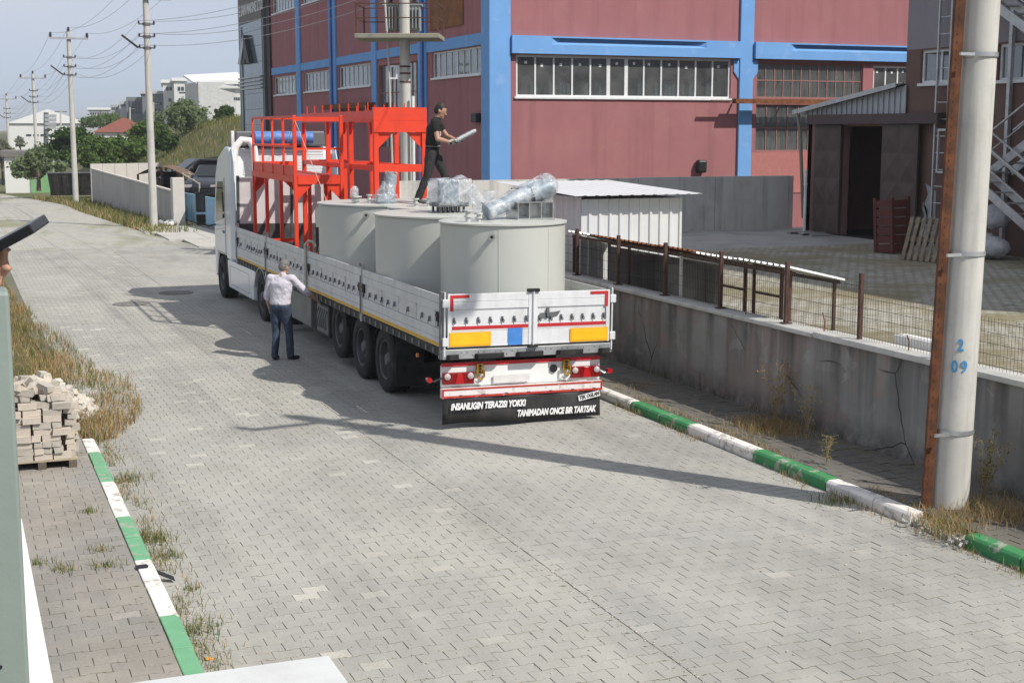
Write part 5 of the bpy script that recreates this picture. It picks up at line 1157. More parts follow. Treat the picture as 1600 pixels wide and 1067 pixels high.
# ------------------------------------------------------------------ people
skin = M('skin', (.42, .24, .165), .55, var=.05, vs=8, bst=.05)
def cap(b, p, q, r0, r1, n=10):
    b.tube(p, q, r0, r1, n); b.sphere(p, r0*.99, n, 7); b.sphere(q, r1*.99, n, 7)
def hand(b, w, d, nrm, curl=.5, thumb_side=1, s=1.):
    """palm and five fingers; w wrist, d pointing direction, nrm palm normal"""
    d = Vector(d).normalized(); nrm = Vector(nrm); nrm = (nrm-d*nrm.dot(d)).normalized(); side = d.cross(nrm)*thumb_side
    w = Vector(w); k = w+d*.085*s
    for u in (-.03, -.01, .01, .03): cap(b, w+side*u*.6*s, k+side*u*s, .015*s, .0135*s, 8)
    for i, (u, L) in enumerate(((.031, .072), (.0105, .082), (-.0105, .076), (-.031, .06))):
        p = k+side*u*s; a = curl*.5; dd = (d*math.cos(a)+nrm*math.sin(a)); q = p+dd*L*.45*s
        a = curl*1.3; e = q+(d*math.cos(a)+nrm*math.sin(a))*L*.32*s; a = curl*2.; f = e+(d*math.cos(a)+nrm*math.sin(a))*L*.26*s
        cap(b, p, q, .0095*s, .009*s, 8); cap(b, q, e, .009*s, .0083*s, 8); cap(b, e, f, .0083*s, .0073*s, 8)
    t0 = w+d*.025*s+side*.03*s; t1 = t0+(side*.75+d*.7+nrm*.3).normalized()*.045*s; t2 = t1+(side*.25+d*.9+nrm*.5).normalized()*.035*s
    cap(b, t0, t1, .0135*s, .011*s, 8); cap(b, t1, t2, .011*s, .009*s, 8)
def person(label, loc, rotz, J, shirt_m, trouser_m, shoe_m, hair_m, sleeve=.5, hands=None, build=1., voxel=.011, group=None, gloves=None):
    """J: joints in local metres, facing +y. One continuous body surface; clothes and hair are children."""
    V3 = {k: Vector(v) for k, v in J.items()}; b = MB()
    head, neck, chest, pelvis = V3['head'], V3['neck'], V3['chest'], V3['pelvis']
    hd = V3.get('look', Vector((0, 1, 0))).normalized(); up = (head-neck).normalized(); sd = hd.cross(up).normalized(); hd = up.cross(sd).normalized()
    def hp(x, y, z): return head+sd*x+hd*y+up*z
    b.sphere(head+up*.02, .1, 16, 12, (.80, .98, 1.12)); b.sphere(hp(0, .02, -.05), .07, 12, 9, (.88, 1.0, 1.05))
    cap(b, hp(0, .095, .005), hp(0, .115, -.025), .010, .015, 8); b.sphere(hp(0, .082, -.062), .022, 8, 6, (1.1, .7, .5)); b.sphere(hp(0, .082, -.095), .022, 8, 6)
    for s in (-1, 1): b.sphere(hp(s*.083, -.005, -.01), .028, 8, 6, (.45, .8, 1.1)); b.sphere(hp(s*.03, .086, .032), .018, 8, 6, (1.2, .6, .5))
    cap(b, neck-up*.05, head-up*.05, .06, .056, 12)
    for k in range(6): c = pelvis.lerp(neck-Vector((0, 0, .08)), k/5); b.sphere(c, .12, 12, 8, (.95*build, .6*build, .9))
    for s, S_ in ((1, 'r'), (-1, 'l')):
        sh_, el, wr = V3['sh_'+S_], V3['el_'+S_], V3['wr_'+S_]; hp_, kn_, an_ = V3['hip_'+S_], V3['kn_'+S_], V3['an_'+S_]
        cap(b, chest+(sh_-chest)*.5+Vector((0, 0, .04)), sh_, .06, .056, 10); cap(b, sh_, el, .053, .042, 10); cap(b, el, el.lerp(wr, .35), .043, .043, 10); cap(b, el.lerp(wr, .35), wr, .043, .027, 10)
        h = (hands or {}).get(S_, {}); hand(b, wr, h.get('d', (wr-el)), h.get('n', (0, -1, .1)), h.get('curl', .45), s*h.get('side', 1))
        cap(b, hp_, kn_, .085, .058, 10); cap(b, kn_, an_, .056, .04, 10)
    root = remesh(b, voxel, skin, 'person', None, 0, 1, 3); tag(root, label, 'person', group); root.location = loc; root.rotation_euler = (0, 0, rotz)
    ORG[root.name] = (0, 0, 0)
    # shirt
    b = MB(); waist = pelvis.lerp(chest, .35); hem = pelvis+Vector((0, 0, .0))
    prof = ((hem+Vector((0, 0, .03)), .180, .128), (waist, .176, .126), (pelvis.lerp(chest, .75), .188, .135), (chest+Vector((0, 0, .05)), .198, .135), (neck-Vector((0, 0, .09)), .165, .115))
    for (c, rx, ry), (c2, rx2, ry2) in zip(prof[:-1], prof[1:]):
        for k in range(7): f_ = k/6; b.sphere(c.lerp(c2, f_), .1, 18, 8, ((rx+(rx2-rx)*f_)*10*build, (ry+(ry2-ry)*f_)*10*build, .6))
    for S_ in 'rl':
        sh_, el, wr = V3['sh_'+S_], V3['el_'+S_], V3['wr_'+S_]
        cap(b, neck-Vector((0, 0, .075)), sh_, .085, .08, 12); 
        if sleeve <= 1: cap(b, sh_, sh_.lerp(el, sleeve), .076, .066, 12)
        else: cap(b, sh_, el, .076, .062, 12); cap(b, el, el.lerp(wr, sleeve-1), .062, .052, 12)
    cap(b, neck-Vector((0, 0, .06)), neck+up*.012, .073, .066, 12)
    remesh(b, .013, shirt_m, 'shirt', root, .035, 7, 3)
    b = MB(); b.sphere(pelvis-Vector((0, 0, .02)), .1, 18, 10, (1.72*build, 1.25*build, 1.15))
    for S_ in 'rl':
        hp_, kn_, an_ = V3['hip_'+S_], V3['kn_'+S_], V3['an_'+S_]
        cap(b, hp_, kn_, .104*build, .074, 12); cap(b, kn_, an_-Vector((0, 0, .02)), .072, .064, 12)
    remesh(b, .013, trouser_m, 'trousers', root, .03, 7, 2)
    for S_ in 'rl':
        an_ = V3['an_'+S_]; td = V3.get('toe_'+S_, Vector((0, 1, 0))).normalized(); b = MB(); z = an_.z-.045
        g_ = Vector((an_.x, an_.y, an_.z-.04)); cap(b, g_-td*.03, g_+td*.12+Vector((0, 0, -.02)), .042, .036, 10); cap(b, g_+td*.1+Vector((0, 0, -.022)), g_+td*.16+Vector((0, 0, -.022)), .040, .034, 10); b.tube(an_, an_+Vector((0, 0, -.05)), .046, .044, 10)
        lo = an_.z-.085; o = remesh(b, .012, shoe_m, 'shoe', root, 0, 1, 2)
    b = MB(); b.sphere(hp(0, -.014, .04), .1, 16, 12, (.86, 1.0, 1.02)); b.sphere(hp(0, -.04, -.005), .085, 14, 10, (.93, .85, 1.))
    hr = remesh(b, .012, hair_m, 'hair', root, .02, 30, 1)
    # keep the hair off the face
    bm = bmesh.new(); bm.from_mesh(hr.data)
    kill = [v for v in bm.verts if (Vector(v.co)-head).dot(hd) > .035 and (Vector(v.co)-head).dot(up) < .062]
    bmesh.ops.delete(bm, geom=kill, context='VERTS'); bm.to_mesh(hr.data); bm.free()
    for s in (-1, 1):
        e = MB(); e.sphere(hp(s*.031, .076, .012), .0125, 10, 8, mi=0); e.sphere(hp(s*.031, .0852, .012), .0052, 8, 6, mi=1); e.build('eye', [simple('eye_white', (.75, .73, .7), .2), blk], root, smooth=60)
    e = MB(); e.path([hp(-.022, .094, -.062), hp(0, .101, -.060), hp(.022, .094, -.062)], .0035, 5); e.build('mouth', simple('lip', (.32, .12, .10), .5), root)
    return root
shirt1 = M('lavender_shirt', (.52, .50, .56), .85, var=.05, vs=5, bst=.6, bs=9, bd=.05); jeans = M('dark_jeans', (.035, .052, .085), .85, var=.3, vs=5, bst=.5, bs=10, bd=.04); shoe_b = simple('dark_shoe', (.02, .014, .013), .5); hair_d = M('dark_hair', (.02, .016, .013), .6, var=.3, vs=40, bst=.6, bs=80); hair_g = M('grey_hair', (.16, .15, .145), .7, var=.3, vs=40, bst=.6, bs=80)
loc = ground(440, 562); th = R(-38)
J1 = dict(pelvis=(0, 0, .97), chest=(.01, .05, 1.30), neck=(.015, .08, 1.49), head=(.03, .13, 1.62), look=(.3, 1, -.25),
          sh_r=(.20, .07, 1.43), sh_l=(-.19, .05, 1.43), el_r=(.40, .20, 1.20), wr_r=(.50, .40, 1.04), el_l=(-.27, .03, 1.14), wr_l=(-.27, .12, .90),
          hip_r=(.09, 0, .92), hip_l=(-.09, 0, .92), kn_r=(.13, .06, .50), kn_l=(-.10, .02, .50), an_r=(.15, .06, .09), an_l=(-.10, -.06, .09), toe_r=(.5, 1, 0), toe_l=(-.1, 1, 0))
person('person seen from behind in pale shirt and jeans working at the trailer side', loc, th, J1, shirt1, jeans, shoe_b, hair_g, 1.25, {'r': dict(curl=.7, n=(-.3, .2, -1)), 'l': dict(curl=.45, n=(1, 0, 0))}, 1.08)
loc = ground(653, 317, ZT+.012); th = math.atan2(-math.cos(YAW), -math.sin(YAW))
black_c = M('black_cotton', (.014, .014, .015), .9, var=.3, vs=6, bst=.5, bs=10, bd=.04); track = M('black_trousers', (.028, .028, .028), .85, var=.3, vs=5, bst=.5, bs=10, bd=.04); shoe_g = M('grey_trainer', (.09, .095, .10), .6, var=.5, vs=25)
J2 = dict(pelvis=(0, .25, .90), chest=(0, .29, 1.22), neck=(0, .34, 1.42), head=(0, .40, 1.56), look=(.1, 1, -.35),
          sh_r=(.18, .31, 1.36), sh_l=(-.18, .33, 1.36), el_r=(.25, .36, 1.09), wr_r=(.12, .57, 1.03), el_l=(-.2, .50, 1.13), wr_l=(-.02, .68, 1.06),
          hip_r=(.09, .24, .86), hip_l=(-.09, .27, .86), kn_r=(.12, .17, .46), kn_l=(-.10, .46, .48), an_r=(.12, 0, .085), an_l=(-.10, .52, .085), toe_r=(.1, 1, 0), toe_l=(0, 1, 0))
man2 = person('person in black on top of the tanks holding a roll of stretch film', loc, th, J2, black_c, track, shoe_g, hair_d, .42, {'r': dict(curl=1.0, n=(-.4, .2, .9), d=(-.3, .9, .15)), 'l': dict(curl=1.0, n=(.2, -.3, .9), d=(.3, .9, .2))})
text('shirt_print', 'GU', .12, (.155, .27, 1.13), (R(90), 0, R(70)), letter, man2, .9, 0, .006, .002)
MBb = MB(); MBb.sphere((0, .26, .965), .1, 18, 8, (1.80, 1.33, .14)); MBb.build('white_waistband', simple('white_cotton', (.7, .7, .7), .8), man2, smooth=60)
for wr, c in ((J2['wr_r'], 0), (J2['wr_l'], 1)):
    b = MB(); w = Vector(wr); cap(b, w-Vector((0, .02, 0)), w+Vector((0, .07, .015)), .042, .046, 10); cap(b, w+Vector((0, .05, .01)), w+Vector((-.02+.04*c, .12, .03)), .04, .034, 10); remesh(b, .012, M('work_glove', (.40, .40, .38), .85, var=.4, vs=20, dirt=(.03, .03, .03), da=1., ds=9, dr=(.5, .55)), 'glove', man2, .015, 20, 1)
R2 = Matrix.Translation(loc) @ Matrix.Rotation(th, 4, 'Z')
b = MB(); a, c = R2 @ Vector((.06, .66, 1.06)), R2 @ Vector((.04, .98, 1.22)); b.tube(a, c, .042, n=16); dv_ = (c-a).normalized(); b.tube(a-dv_*.05, c+dv_*.03, .026, n=14, mi=1); b.tube(c+dv_*.031, c+dv_*.032, .014, n=10, mi=2)
b.build('film_roll', [film, white_m, dark], label='roll of clear stretch film in the gloved hands of the person in black', cat='film roll', smooth=40)

# ------------------------------------------------------------------ pallet of loose paving bricks
bp = thing('brick_stack', 'pallet stacked with pale loose paving bricks on the left pavement', 'brick stack', (.75, 17.9, .125))
brick_m = M('pale_brick', (.52, .46, .39), .9, var=.08, vs=3, dirt=(.36, .31, .26), da=.5, ds=5, bst=.35, bs=50)
bme = MB().box(-.1, .1, -.05, .05, -.035, .035).mesh('brick', brick_m)
bmeshes = []
for k in range(5):
    mb = MB().box(-.1, .1, -.05, .05, -.035, .035); mb.v = [tuple(np.array(v)+rng.normal(0, .0035, 3)) for v in mb.v]
    mt = brick_m if k < 3 else M('grey_brick', (.42, .385, .335), .9, var=.08, vs=3, dirt=(.3, .27, .23), da=.5, ds=5, bst=.35, bs=50); bmeshes.append(mb.mesh('brick', mt))
PX0, PX1, PY0, PY1, PZ = .28, 1.20, 16.72, 17.82, .125
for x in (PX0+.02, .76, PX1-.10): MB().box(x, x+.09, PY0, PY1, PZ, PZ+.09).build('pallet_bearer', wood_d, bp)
for k in range(7): MB().box(PX0, PX1, PY0+k*.165, PY0+k*.165+.11, PZ+.092, PZ+.112).build('pallet_board', wood, bp)
def brick(x, y, z, rz, rx=0, ry=0):
    o = bpy.data.objects.new('brick', random.choice(bmeshes)); COL.objects.link(o); o.parent = bp; o.location = (x-.75, y-17.9, z-.125); o.rotation_euler = (rx, ry, rz); 
zb = PZ+.112+.036; nb = 0
for L_ in range(11):
    z = zb+L_*.0735
    shrink = max(0, L_-7)*.07; j = .004+.0022*L_
    # front and back rows, alternating stretchers and headers
    x = PX0+.02+shrink*.3
    while x < PX1-.06-shrink:
        if random.random() < .72: w, rz_ = .205, 0
        else: w, rz_ = .105, math.pi/2
        if x+w > PX1+.03-shrink*.5: break
        for y in (PY0+.05, ) if L_ < 8 else (PY0+.05+shrink, PY0+.3+shrink, PY0+.55): 
            dy = .05 if rz_ else 0; brick(x+w/2+random.gauss(0, j), y+dy+random.gauss(0, j*1.6), z+random.gauss(0, .002), rz_+random.gauss(0, .02+.01*L_), random.gauss(0, .01*L_*.4), random.gauss(0, .006*L_)); nb += 1
        x += w+.004
    y = PY0+.2
    while y < PY1-.1-shrink:
        brick(PX1-.06-shrink+random.gauss(0, j*1.6), y+random.gauss(0, j), z+random.gauss(0, .002), math.pi/2 if random.random() < .7 else 0, random.gauss(0, .004*L_), random.gauss(0, .004*L_)); y += .207; nb += 1
for k in range(26):
    x, y = random.uniform(PX0+.05, PX1-.3), random.uniform(PY0+.1, PY1-.2); brick(x, y, zb+11*.0735-.03+random.uniform(0, .07)-.10*(x-PX0), random.uniform(0, 3.1), random.gauss(0, .3), random.gauss(0, .3)); nb += 1
MB().box(PX0+.12, PX1-.2, PY0+.18, PY1-.15, PZ+.115, zb+.55).build('stack_core', M('grey_brick_core', (.3, .27, .23), .9), bp)
# heap of rubble behind it
b = MB()
for k in range(420):
    r = random.random()**.6*.75; a = random.uniform(0, 6.28); x, y = 1.05+r*math.cos(a), 20.7+r*1.3*math.sin(a); h = .62*(1-r/.8)
    s = random.uniform(.025, .07); Mx = Matrix.Translation((x, y, max(.02, h*random.uniform(.7, 1)))) @ Matrix.Rotation(random.uniform(0, 6), 4, Vector((random.random(), random.random(), random.random())).normalized()); b.box(-s, s, -s*.8, s*.8, -s*.6, s*.6, 0, Mx)
b.build('rubble_heap', M('pale_rubble', (.50, .46, .40), .95, var=.2, vs=6, bst=.4), label='low heap of pale broken stone in the dry weeds', cat='rubble', kind='stuff')

# ------------------------------------------------------------------ grass and weeds
def blades(name, P, hmin, hmax, wid, mats, label, lean=.5, cat='grass'):
    """P: N x 4 (x, y, z, material); bent three-segment blades"""
    N = len(P); h = rng.uniform(hmin, hmax, N)*P[:, 4] if P.shape[1] > 4 else rng.uniform(hmin, hmax, N); a = rng.uniform(0, 2*np.pi, N); w = wid*rng.uniform(.6, 1.3, N)
    ux, uy = np.cos(a), np.sin(a); l = rng.uniform(.1, lean, N)*h; b_ = rng.uniform(0, 2*np.pi, N); lx, ly = np.cos(b_)*l, np.sin(b_)*l
    def pt(t, s): return np.stack([P[:, 0]+ux*w*s*(1-t*.8)+lx*t*t, P[:, 1]+uy*w*s*(1-t*.8)+ly*t*t, P[:, 2]+h*t*(1-.15*t)], -1)
    V = np.stack([pt(0, -1), pt(0, 1), pt(.5, 1), pt(.5, -1), pt(1, 0)], 1).reshape(-1, 3)
    me = np_mesh(name, V, [[0, 1, 2, 3], [3, 2, 4]], N, 5, mats[0])
    for m in mats[1:]: me.materials.append(m)
    me.polygons.foreach_set('material_index', np.repeat(P[:, 3].astype(np.int32), 2)); me.update()
    o = bpy.data.objects.new(name, me); COL.objects.link(o); return tag(o, label, cat, kind='stuff')
g_dry = leaf_mat('dry_grass', (.30, .19, .09), (.40, .27, .13), .3); g_str = leaf_mat('straw_grass', (.40, .32, .17), (.46, .38, .22), .3); g_grn = leaf_mat('green_grass', (.08, .13, .03), (.14, .19, .05), .35); g_olv = leaf_mat('olive_grass', (.16, .16, .06), (.22, .2, .08), .3)
GM = [g_dry, g_str, g_grn, g_olv]
def verge_edge(y): return float(np.interp(y, [18.5, 19.2, 20.5, 22.5, 24, 26, 29, 33, 38, 42], [1.62, 1.95, 2.3, 2.4, 2.15, 1.9, 1.65, 1.35, 1.05, .9]))
pts = []
while len(pts) < 24000:
    y = 18.6+random.random()**1.4*24; x = random.uniform(-1.2, verge_edge(y)+.12)
    if x > verge_edge(y)-.25 and random.random() < .35: continue
    if math.hypot((x-1.05)/.75, (y-20.7)/1.) < .8: continue
    if x < 1.3 and y < 19.5: continue
    n_ = mnoise.noise(Vector((x*1.1, y*.7, 3)))
    if n_ < -.38: continue
    m_ = random.choices([0, 1, 2, 3], [5, 2, .5, 1] if (y < 22 or n_ > .15) else [2, 2, 2, 4])[0]
    pts.append((x, y, 0, m_, 1.2 if n_ > 0 else .7))
blades('verge_grass', np.array(pts), .06, .27, .007, GM, 'matted dry brown and green grass verge along the left road edge')
grid_mesh('verge_soil', [-4, -2, -1, 0, .5, 1.0, 1.5], [19.3, 20, 22, 24, 27, 30, 34, 38, 42, 46], lambda x, y: .03+.04*mnoise.noise(Vector((x, y*.6, 0)))-(.07 if x > 1.4 else 0), ground_mat('verge_soil', (.22, .18, .12), (.13, .12, .05), (.26, .20, .11), 1.))
pts = []
def scatter(n, fx_, fy_, z, w, sc=1., nth=None):
    k = 0
    while k < n:
        x, y = fx_(), fy_()
        if nth is not None and mnoise.noise(Vector((x*2, y*1.1, 5))) < nth: k += .2; continue
        pts.append((x, y, z, random.choices([0, 1, 2, 3], w)[0], sc)); k += 1
scatter(1500, lambda: 8.94-abs(random.gauss(0, .09)), lambda: random.uniform(9, 24), 0, [4, 5, .6, 2], .55, -.1)
scatter(1300, lambda: 1.55+abs(random.gauss(0, .14)), lambda: random.uniform(9.5, 18.6), 0, [3, 2, 3, 3], .6, .0)
scatter(700, lambda: 9.14+abs(random.gauss(0, .05)), lambda: random.uniform(10.5, 20), .12, [4, 4, .5, 2], .5, .05)
scatter(500, lambda: 10.33-abs(random.gauss(0, .06)), lambda: random.uniform(9.5, 22), .12, [3, 3, 1, 3], .9, .1)
for px_, py_, n, s, sp in ((60, 880, 60, .5, .05), (165, 885, 90, .5, .07), (100, 890, 90, .5, .06), (155, 860, 60, .5, .05), (300, 920, 50, .5, .05), (240, 845, 200, .9, .1), (270, 870, 80, .8, .07), (200, 750, 160, .8, .12), (310, 985, 200, .7, .12), (1300, 785, 180, .8, .12), (140, 800, 60, .5, .05)):
    q = ground(px_, py_, .125 if px_ < 180 and py_ > 740 else 0)
    for k in range(n): pts.append((q.x+random.gauss(0, sp), q.y+random.gauss(0, sp), q.z, random.choices([0, 1, 2, 3], [1, 1, 4, 3])[0], s))
for cx, cy, n, sp, s, w in ((9.85, 15.6, 2600, .24, .9, [7, 4, .6, 1]), (9.2, 11.2, 900, .16, .6, [6, 4, .8, 1.2]), (9.75, 11.15, 1400, .2, 1.1, [7, 5, .5, 1]), (8.95, 10.9, 500, .14, .8, [4, 4, 2, 3]), (9.5, 18.9, 300, .2, .5, [5, 4, .5, 1])):
    for k in range(n): pts.append((cx+random.gauss(0, sp), cy+random.gauss(0, sp*1.2), .1, random.choices([0, 1, 2, 3], w)[0], s))
blades('kerb_weeds', np.array(pts), .04, .22, .004, GM, 'short dry weeds along the kerbs and at the wall foot', .8, 'weeds')
# moss and grass in the joints on the left lane
pts = []
while len(pts) < 9000:
    y = 8+random.random()**.8*32; x = random.uniform(1.6, 4.9);
    if random.random() < .5: y = 6.08+.16*round((y-6.08)/.16)
    else: x = 1.6+.115*round((x-1.6)/.115)+random.gauss(0, .004)
    if mnoise.noise(Vector((x*.8, y*.35, 1))) < .02: continue
    pts.append((x, y+random.gauss(0, .02), -.01, random.choices([0, 1, 2, 3], [1, 2, 2, 4])[0], .5))
blades('joint_grass', np.array(pts), .02, .07, .004, GM, 'sparse grass growing in the joints of the left lane', 1.)
pts = []
for k in range(5000):
    y = random.uniform(56, 100); e = itp(EDGE_R, y); x = e+abs(random.gauss(0, 1.0))-.05; pts.append((x, y, terr(x, y)-.03, random.choices([0, 1, 2, 3], [2, 3, 3, 4] if x < e+.8 else [1, 1, 5, 4])[0], 1.3))
for k in range(9000):
    y = random.uniform(86, 128); x = random.uniform(11, 30); pts.append((x, y, terr(x, y)-.05, random.choices([0, 1, 2, 3], [1, .6, 3, 5])[0], 2.))
blades('meadow_grass', np.array(pts), .12, .35, .02, GM, 'long meadow grass on the far verge and hillside')
# individual dry plants
def dry_plant(x, y, z, h, n, label, mat=g_dry):
    t = thing('dry_weed', label, 'weed', (x, y, z)); st_ = MB(); lf = MB()
    for k in range(n):
        a = random.uniform(0, 6.28); d = Vector((math.cos(a), math.sin(a), 0))*random.uniform(.05, .35)*h; p = [Vector((x, y, z))+d*(i/5)**1.3+Vector((0, 0, h*random.uniform(.8, 1)*i/5)) for i in range(6)]; st_.path(p, [.005, .005, .004, .004, .003, .002], 4)
        for i in range(2, 6):
            for m in range(5):
                c = p[i]+Vector((random.gauss(0, .04), random.gauss(0, .04), random.gauss(0, .03))); s = random.uniform(.008, .02); u = Vector((random.gauss(0, 1), random.gauss(0, 1), random.gauss(0, 1))).normalized()*s; v = Vector((random.gauss(0, 1), random.gauss(0, 1), random.gauss(0, 1))).normalized()*s
                lf.add([c-u, c+v, c+u, c-v], [(0, 1, 2, 3)]); st_.path([p[i], c], .0015, 3)
    st_.build('stems', g_str, t); lf.build('leaves', mat, t)['kind'] = 'stuff'
dry_plant(10.1, 15.9, .12, .85, 12, 'tall dry weed standing against the retaining wall'); dry_plant(10.15, 15.2, .12, .6, 7, 'smaller dry weed against the retaining wall beside the tall one', g_str)
dry_plant(9.95, 11.6, .12, .75, 12, 'dry seeding weed behind the foreground concrete pole', g_olv); dry_plant(9.35, 13.6, .12, .35, 4, 'thin yellow weed sprouting behind the green kerb', g_olv)
# bits: strip of black plastic over the kerb, broken kerb rubble at the pole
b = MB(); q = ground(212, 888, .13); q2 = ground(272, 905, .02); pth = [q, q.lerp(q2, .3)+Vector((0, .03, .035)), q.lerp(q2, .6)+Vector((0, .02, .01)), q2]
for k, p in enumerate(pth): b.v += [tuple(p+Vector((0, -.045, 0))), tuple(p+Vector((0, .045, .012)))]
b.f = [(2*k, 2*k+2, 2*k+3, 2*k+1) for k in range(3)]; b.m = [0]*3
o = b.build('plastic_strip', blk, label='bent strip of black plastic lying across the left kerb', cat='plastic strip'); o.modifiers.new('thick', 'SOLIDIFY').thickness = .006
b = MB()
for k in range(130):
    x, y = 9.03+random.gauss(0, .12), random.uniform(10.6, 11.6); s = random.uniform(.006, .022); Mx = Matrix.Translation((x, y, .03+random.uniform(0, .05))) @ Matrix.Rotation(random.uniform(0, 6), 4, Vector((random.random(), random.random(), random.random())).normalized()); b.box(-s, s, -s*.8, s*.8, -s*.6, s*.6, 0, Mx)
b.box(8.98, 9.13, 10.69, 11.49, -.1, .05)
b.build('broken_kerb', conc, label='crumbled grey kerb rubble at the foot of the foreground pole', cat='rubble', kind='stuff')
q = ground(327, 1030); MB().box(q.x-.03, q.x+.03, q.y-.02, q.y+.02, 0, .015).build('orange_peel', simple('orange_litter', (.7, .3, .06), .6), label='small orange scrap of litter beside the left kerb', cat='litter', bevel=.005)

# ------------------------------------------------------------------ viewpoint: landing, post, canopy, onlooker
gp = M('grey_green_paint', (.225, .27, .245), .5, var=.06, vs=6, dirt=(.24, .14, .07), da=.5, ds=5, dr=(.62, .72))
MB().box(-2.2, 1.3, -1.6, 1.55, 2.2, 2.32).build('landing', conc, kind='structure')
rp = thing('railing_post', 'grey-green painted steel post with bolt holes at the left edge', 'post', (0, 1.62, 2.32))
MB().box(-.04, .052, 1.6, 1.66, 2.0, 3.828).build('post', gp, rp, bevel=.004)
b = MB()
for k in range(12): z = 3.75-k*.085; b.tube((.022, 1.601, z), (.022, 1.5985, z), .0022, n=8)
b.build('bolt_holes', dark, rp)['kind'] = 'stuff'
MB().box(-.05, .004, 1.585, 1.5985, 2.0, 3.50).build('rusty_edge', rust, rp)
MB().box(-.62, 1.07, 1.56, 4.33, 2.24, 2.30).build('canopy', M('canopy_white', (.60, .61, .60), .5, var=.03, vs=3, dirt=(.42, .41, .38), da=.5, ds=2.5, streak=(.5, .5, .49), sa=.3), label='white sheet-metal canopy at the bottom edge, below the viewpoint', cat='canopy', bevel=.01)
for x in (-.5, .95):
    MB().box(x-.04, x+.04, 4.1, 4.18, .1, 2.238).build('canopy_post', gp, label=('right' if x > 0 else 'left')+' steel post under the white canopy', cat='post')
MB().box(-.9, .35, 2.6, 10.6, .1, 1.2).build('low_white_wall', white_m, label='low white wall behind the grey-green post at the lower left', cat='wall', bevel=.01)
# onlooker with a phone, mostly outside the frame
rt = Vector((math.cos(YAW), -math.sin(YAW), 0)); fw = Vector((math.sin(YAW), math.cos(YAW), 0)); upv = Vector((0, 0, 1))
tip = at(62, 349, 1.8); ax_ = (rt*.885+upv*.465).normalized(); dep = ray(30, 352)+upv*.03; dep = (dep-ax_*dep.dot(ax_)).normalized(); thk = ax_.cross(dep)
c0 = tip-ax_*.078; Mx = Matrix((ax_, dep, thk)).transposed().to_4x4(); Mx.translation = c0
b = MB(); b.box(-.078, .078, -.036, .036, -.0062, .0062, 0, Mx); b.build('smartphone', simple('phone_black', (.012, .013, .016), .25), label='black smartphone held out at the left edge by an onlooker', cat='phone', bevel=.0018)
wrist = at(22, 430, 1.82)-rt*.155+upv*.05; feet = Vector((0, 0, 2.32))-rt*1.0+fw*1.25; th3 = -YAW
Ri = (Matrix.Translation(feet) @ Matrix.Rotation(th3, 4, 'Z')).inverted(); wl = Ri @ wrist
J3 = dict(pelvis=(0, 0, .95), chest=(0, .02, 1.28), neck=(0, .03, 1.47), head=(0, .06, 1.61), look=(.1, 1, -.1), sh_r=(.19, .02, 1.41), sh_l=(-.19, .02, 1.41), el_r=Vector((.19, .02, 1.41)).lerp(wl, .52)+Vector((.02, .0, -.12)), wr_r=wl, el_l=(-.25, 0, 1.13), wr_l=(-.25, .1, .9), hip_r=(.09, 0, .9), hip_l=(-.09, 0, .9), kn_r=(.1, .03, .48), kn_l=(-.1, .03, .48), an_r=(.1, 0, .085), an_l=(-.1, 0, .085))
dl = (Ri.to_3x3() @ (rt*.95-upv*.3)).normalized()
person('person holding out a phone, only the fingers showing at the left edge', feet, th3, J3, M('grey_shirt', (.2, .2, .22), .85, bst=.4, bs=10), track, shoe_b, hair_d, .45, {'r': dict(d=dl, n=Ri.to_3x3() @ (-fw), curl=.3, side=-1), 'l': dict(curl=.5, n=(1, 0, 0))}, voxel=.0075)
# ------------------------------------------------------------------ left background: panel wall, gate, yard clutter
pw = thing('panel_wall', 'long white precast panel wall along the road behind the second pole', 'wall', (8.3, 73, 0))
pwm = M('white_panel_shaded', (.43, .41, .39), .9, var=.07, vs=1, streak=(.27, .255, .24), sa=.6, ss=3, bst=.2); pwt = M('white_coping', (.56, .53, .49), .9, var=.06, vs=3)  # panels are white; their grey has the road-side shade put in
A, B = Vector((7.5, 83.7, 0)), Vector((9.15, 62.2, 0)); n = 11
for k in range(n):
    a, c = A.lerp(B, k/n), A.lerp(B, (k+1)/n-.0006); h = 1.80-.5*k/n
    MB().bar(a+Vector((0, 0, h/2-.1)), c+Vector((0, 0, h/2-.1)), .08, h+.2).build('panel', pwm, pw)
MB().bar(A+Vector((0, 0, 1.84)), B+Vector((0, 0, 1.33)), .2, .07).build('coping', pwt, pw)
A2, B2 = Vector((7.45, 84.0, 0)), Vector((11.6, 85.2, 0))
for k in range(6): a, c = A2.lerp(B2, k/6), A2.lerp(B2, (k+1)/6-.004); MB().bar(a+Vector((0, 0, 1.0)), c+Vector((0, 0, 1.0)), .08, 2.2).build('panel', pwt, pw)
gpil = thing('gate_pillar', 'white concrete gate pillar standing beside the blue gate', 'pillar', (9, 61.3, 0))
MB().box(8.72, 9.22, 61.0, 61.6, -.1, 2.0).build('pillar', pwt, gpil, bevel=.02)
gt = thing('sliding_gate', 'light blue sheet-steel sliding gate across the driveway', 'gate', (9.9, 58, 0)); gtm = M('gate_blue', (.20, .40, .58), .55, var=.1, vs=3, dirt=(.30, .26, .2), da=.6, ds=2.5, streak=(.13, .26, .4), sa=.5)
A, B = Vector((9.45, 63.5, 0)), Vector((10.35, 49.5, 0))
for k in range(7): a, c = A.lerp(B, k/7), A.lerp(B, (k+1)/7-.003); MB().bar(a+Vector((0, 0, .68)), c+Vector((0, 0, .68)), .05, 1.1).build('sheet', gtm, gt)
for z in (.10, 1.26): MB().bar(A+Vector((0, 0, z)), B+Vector((0, 0, z)), .09, .07).build('rail', gtm if z > 1 else steel_g, gt)
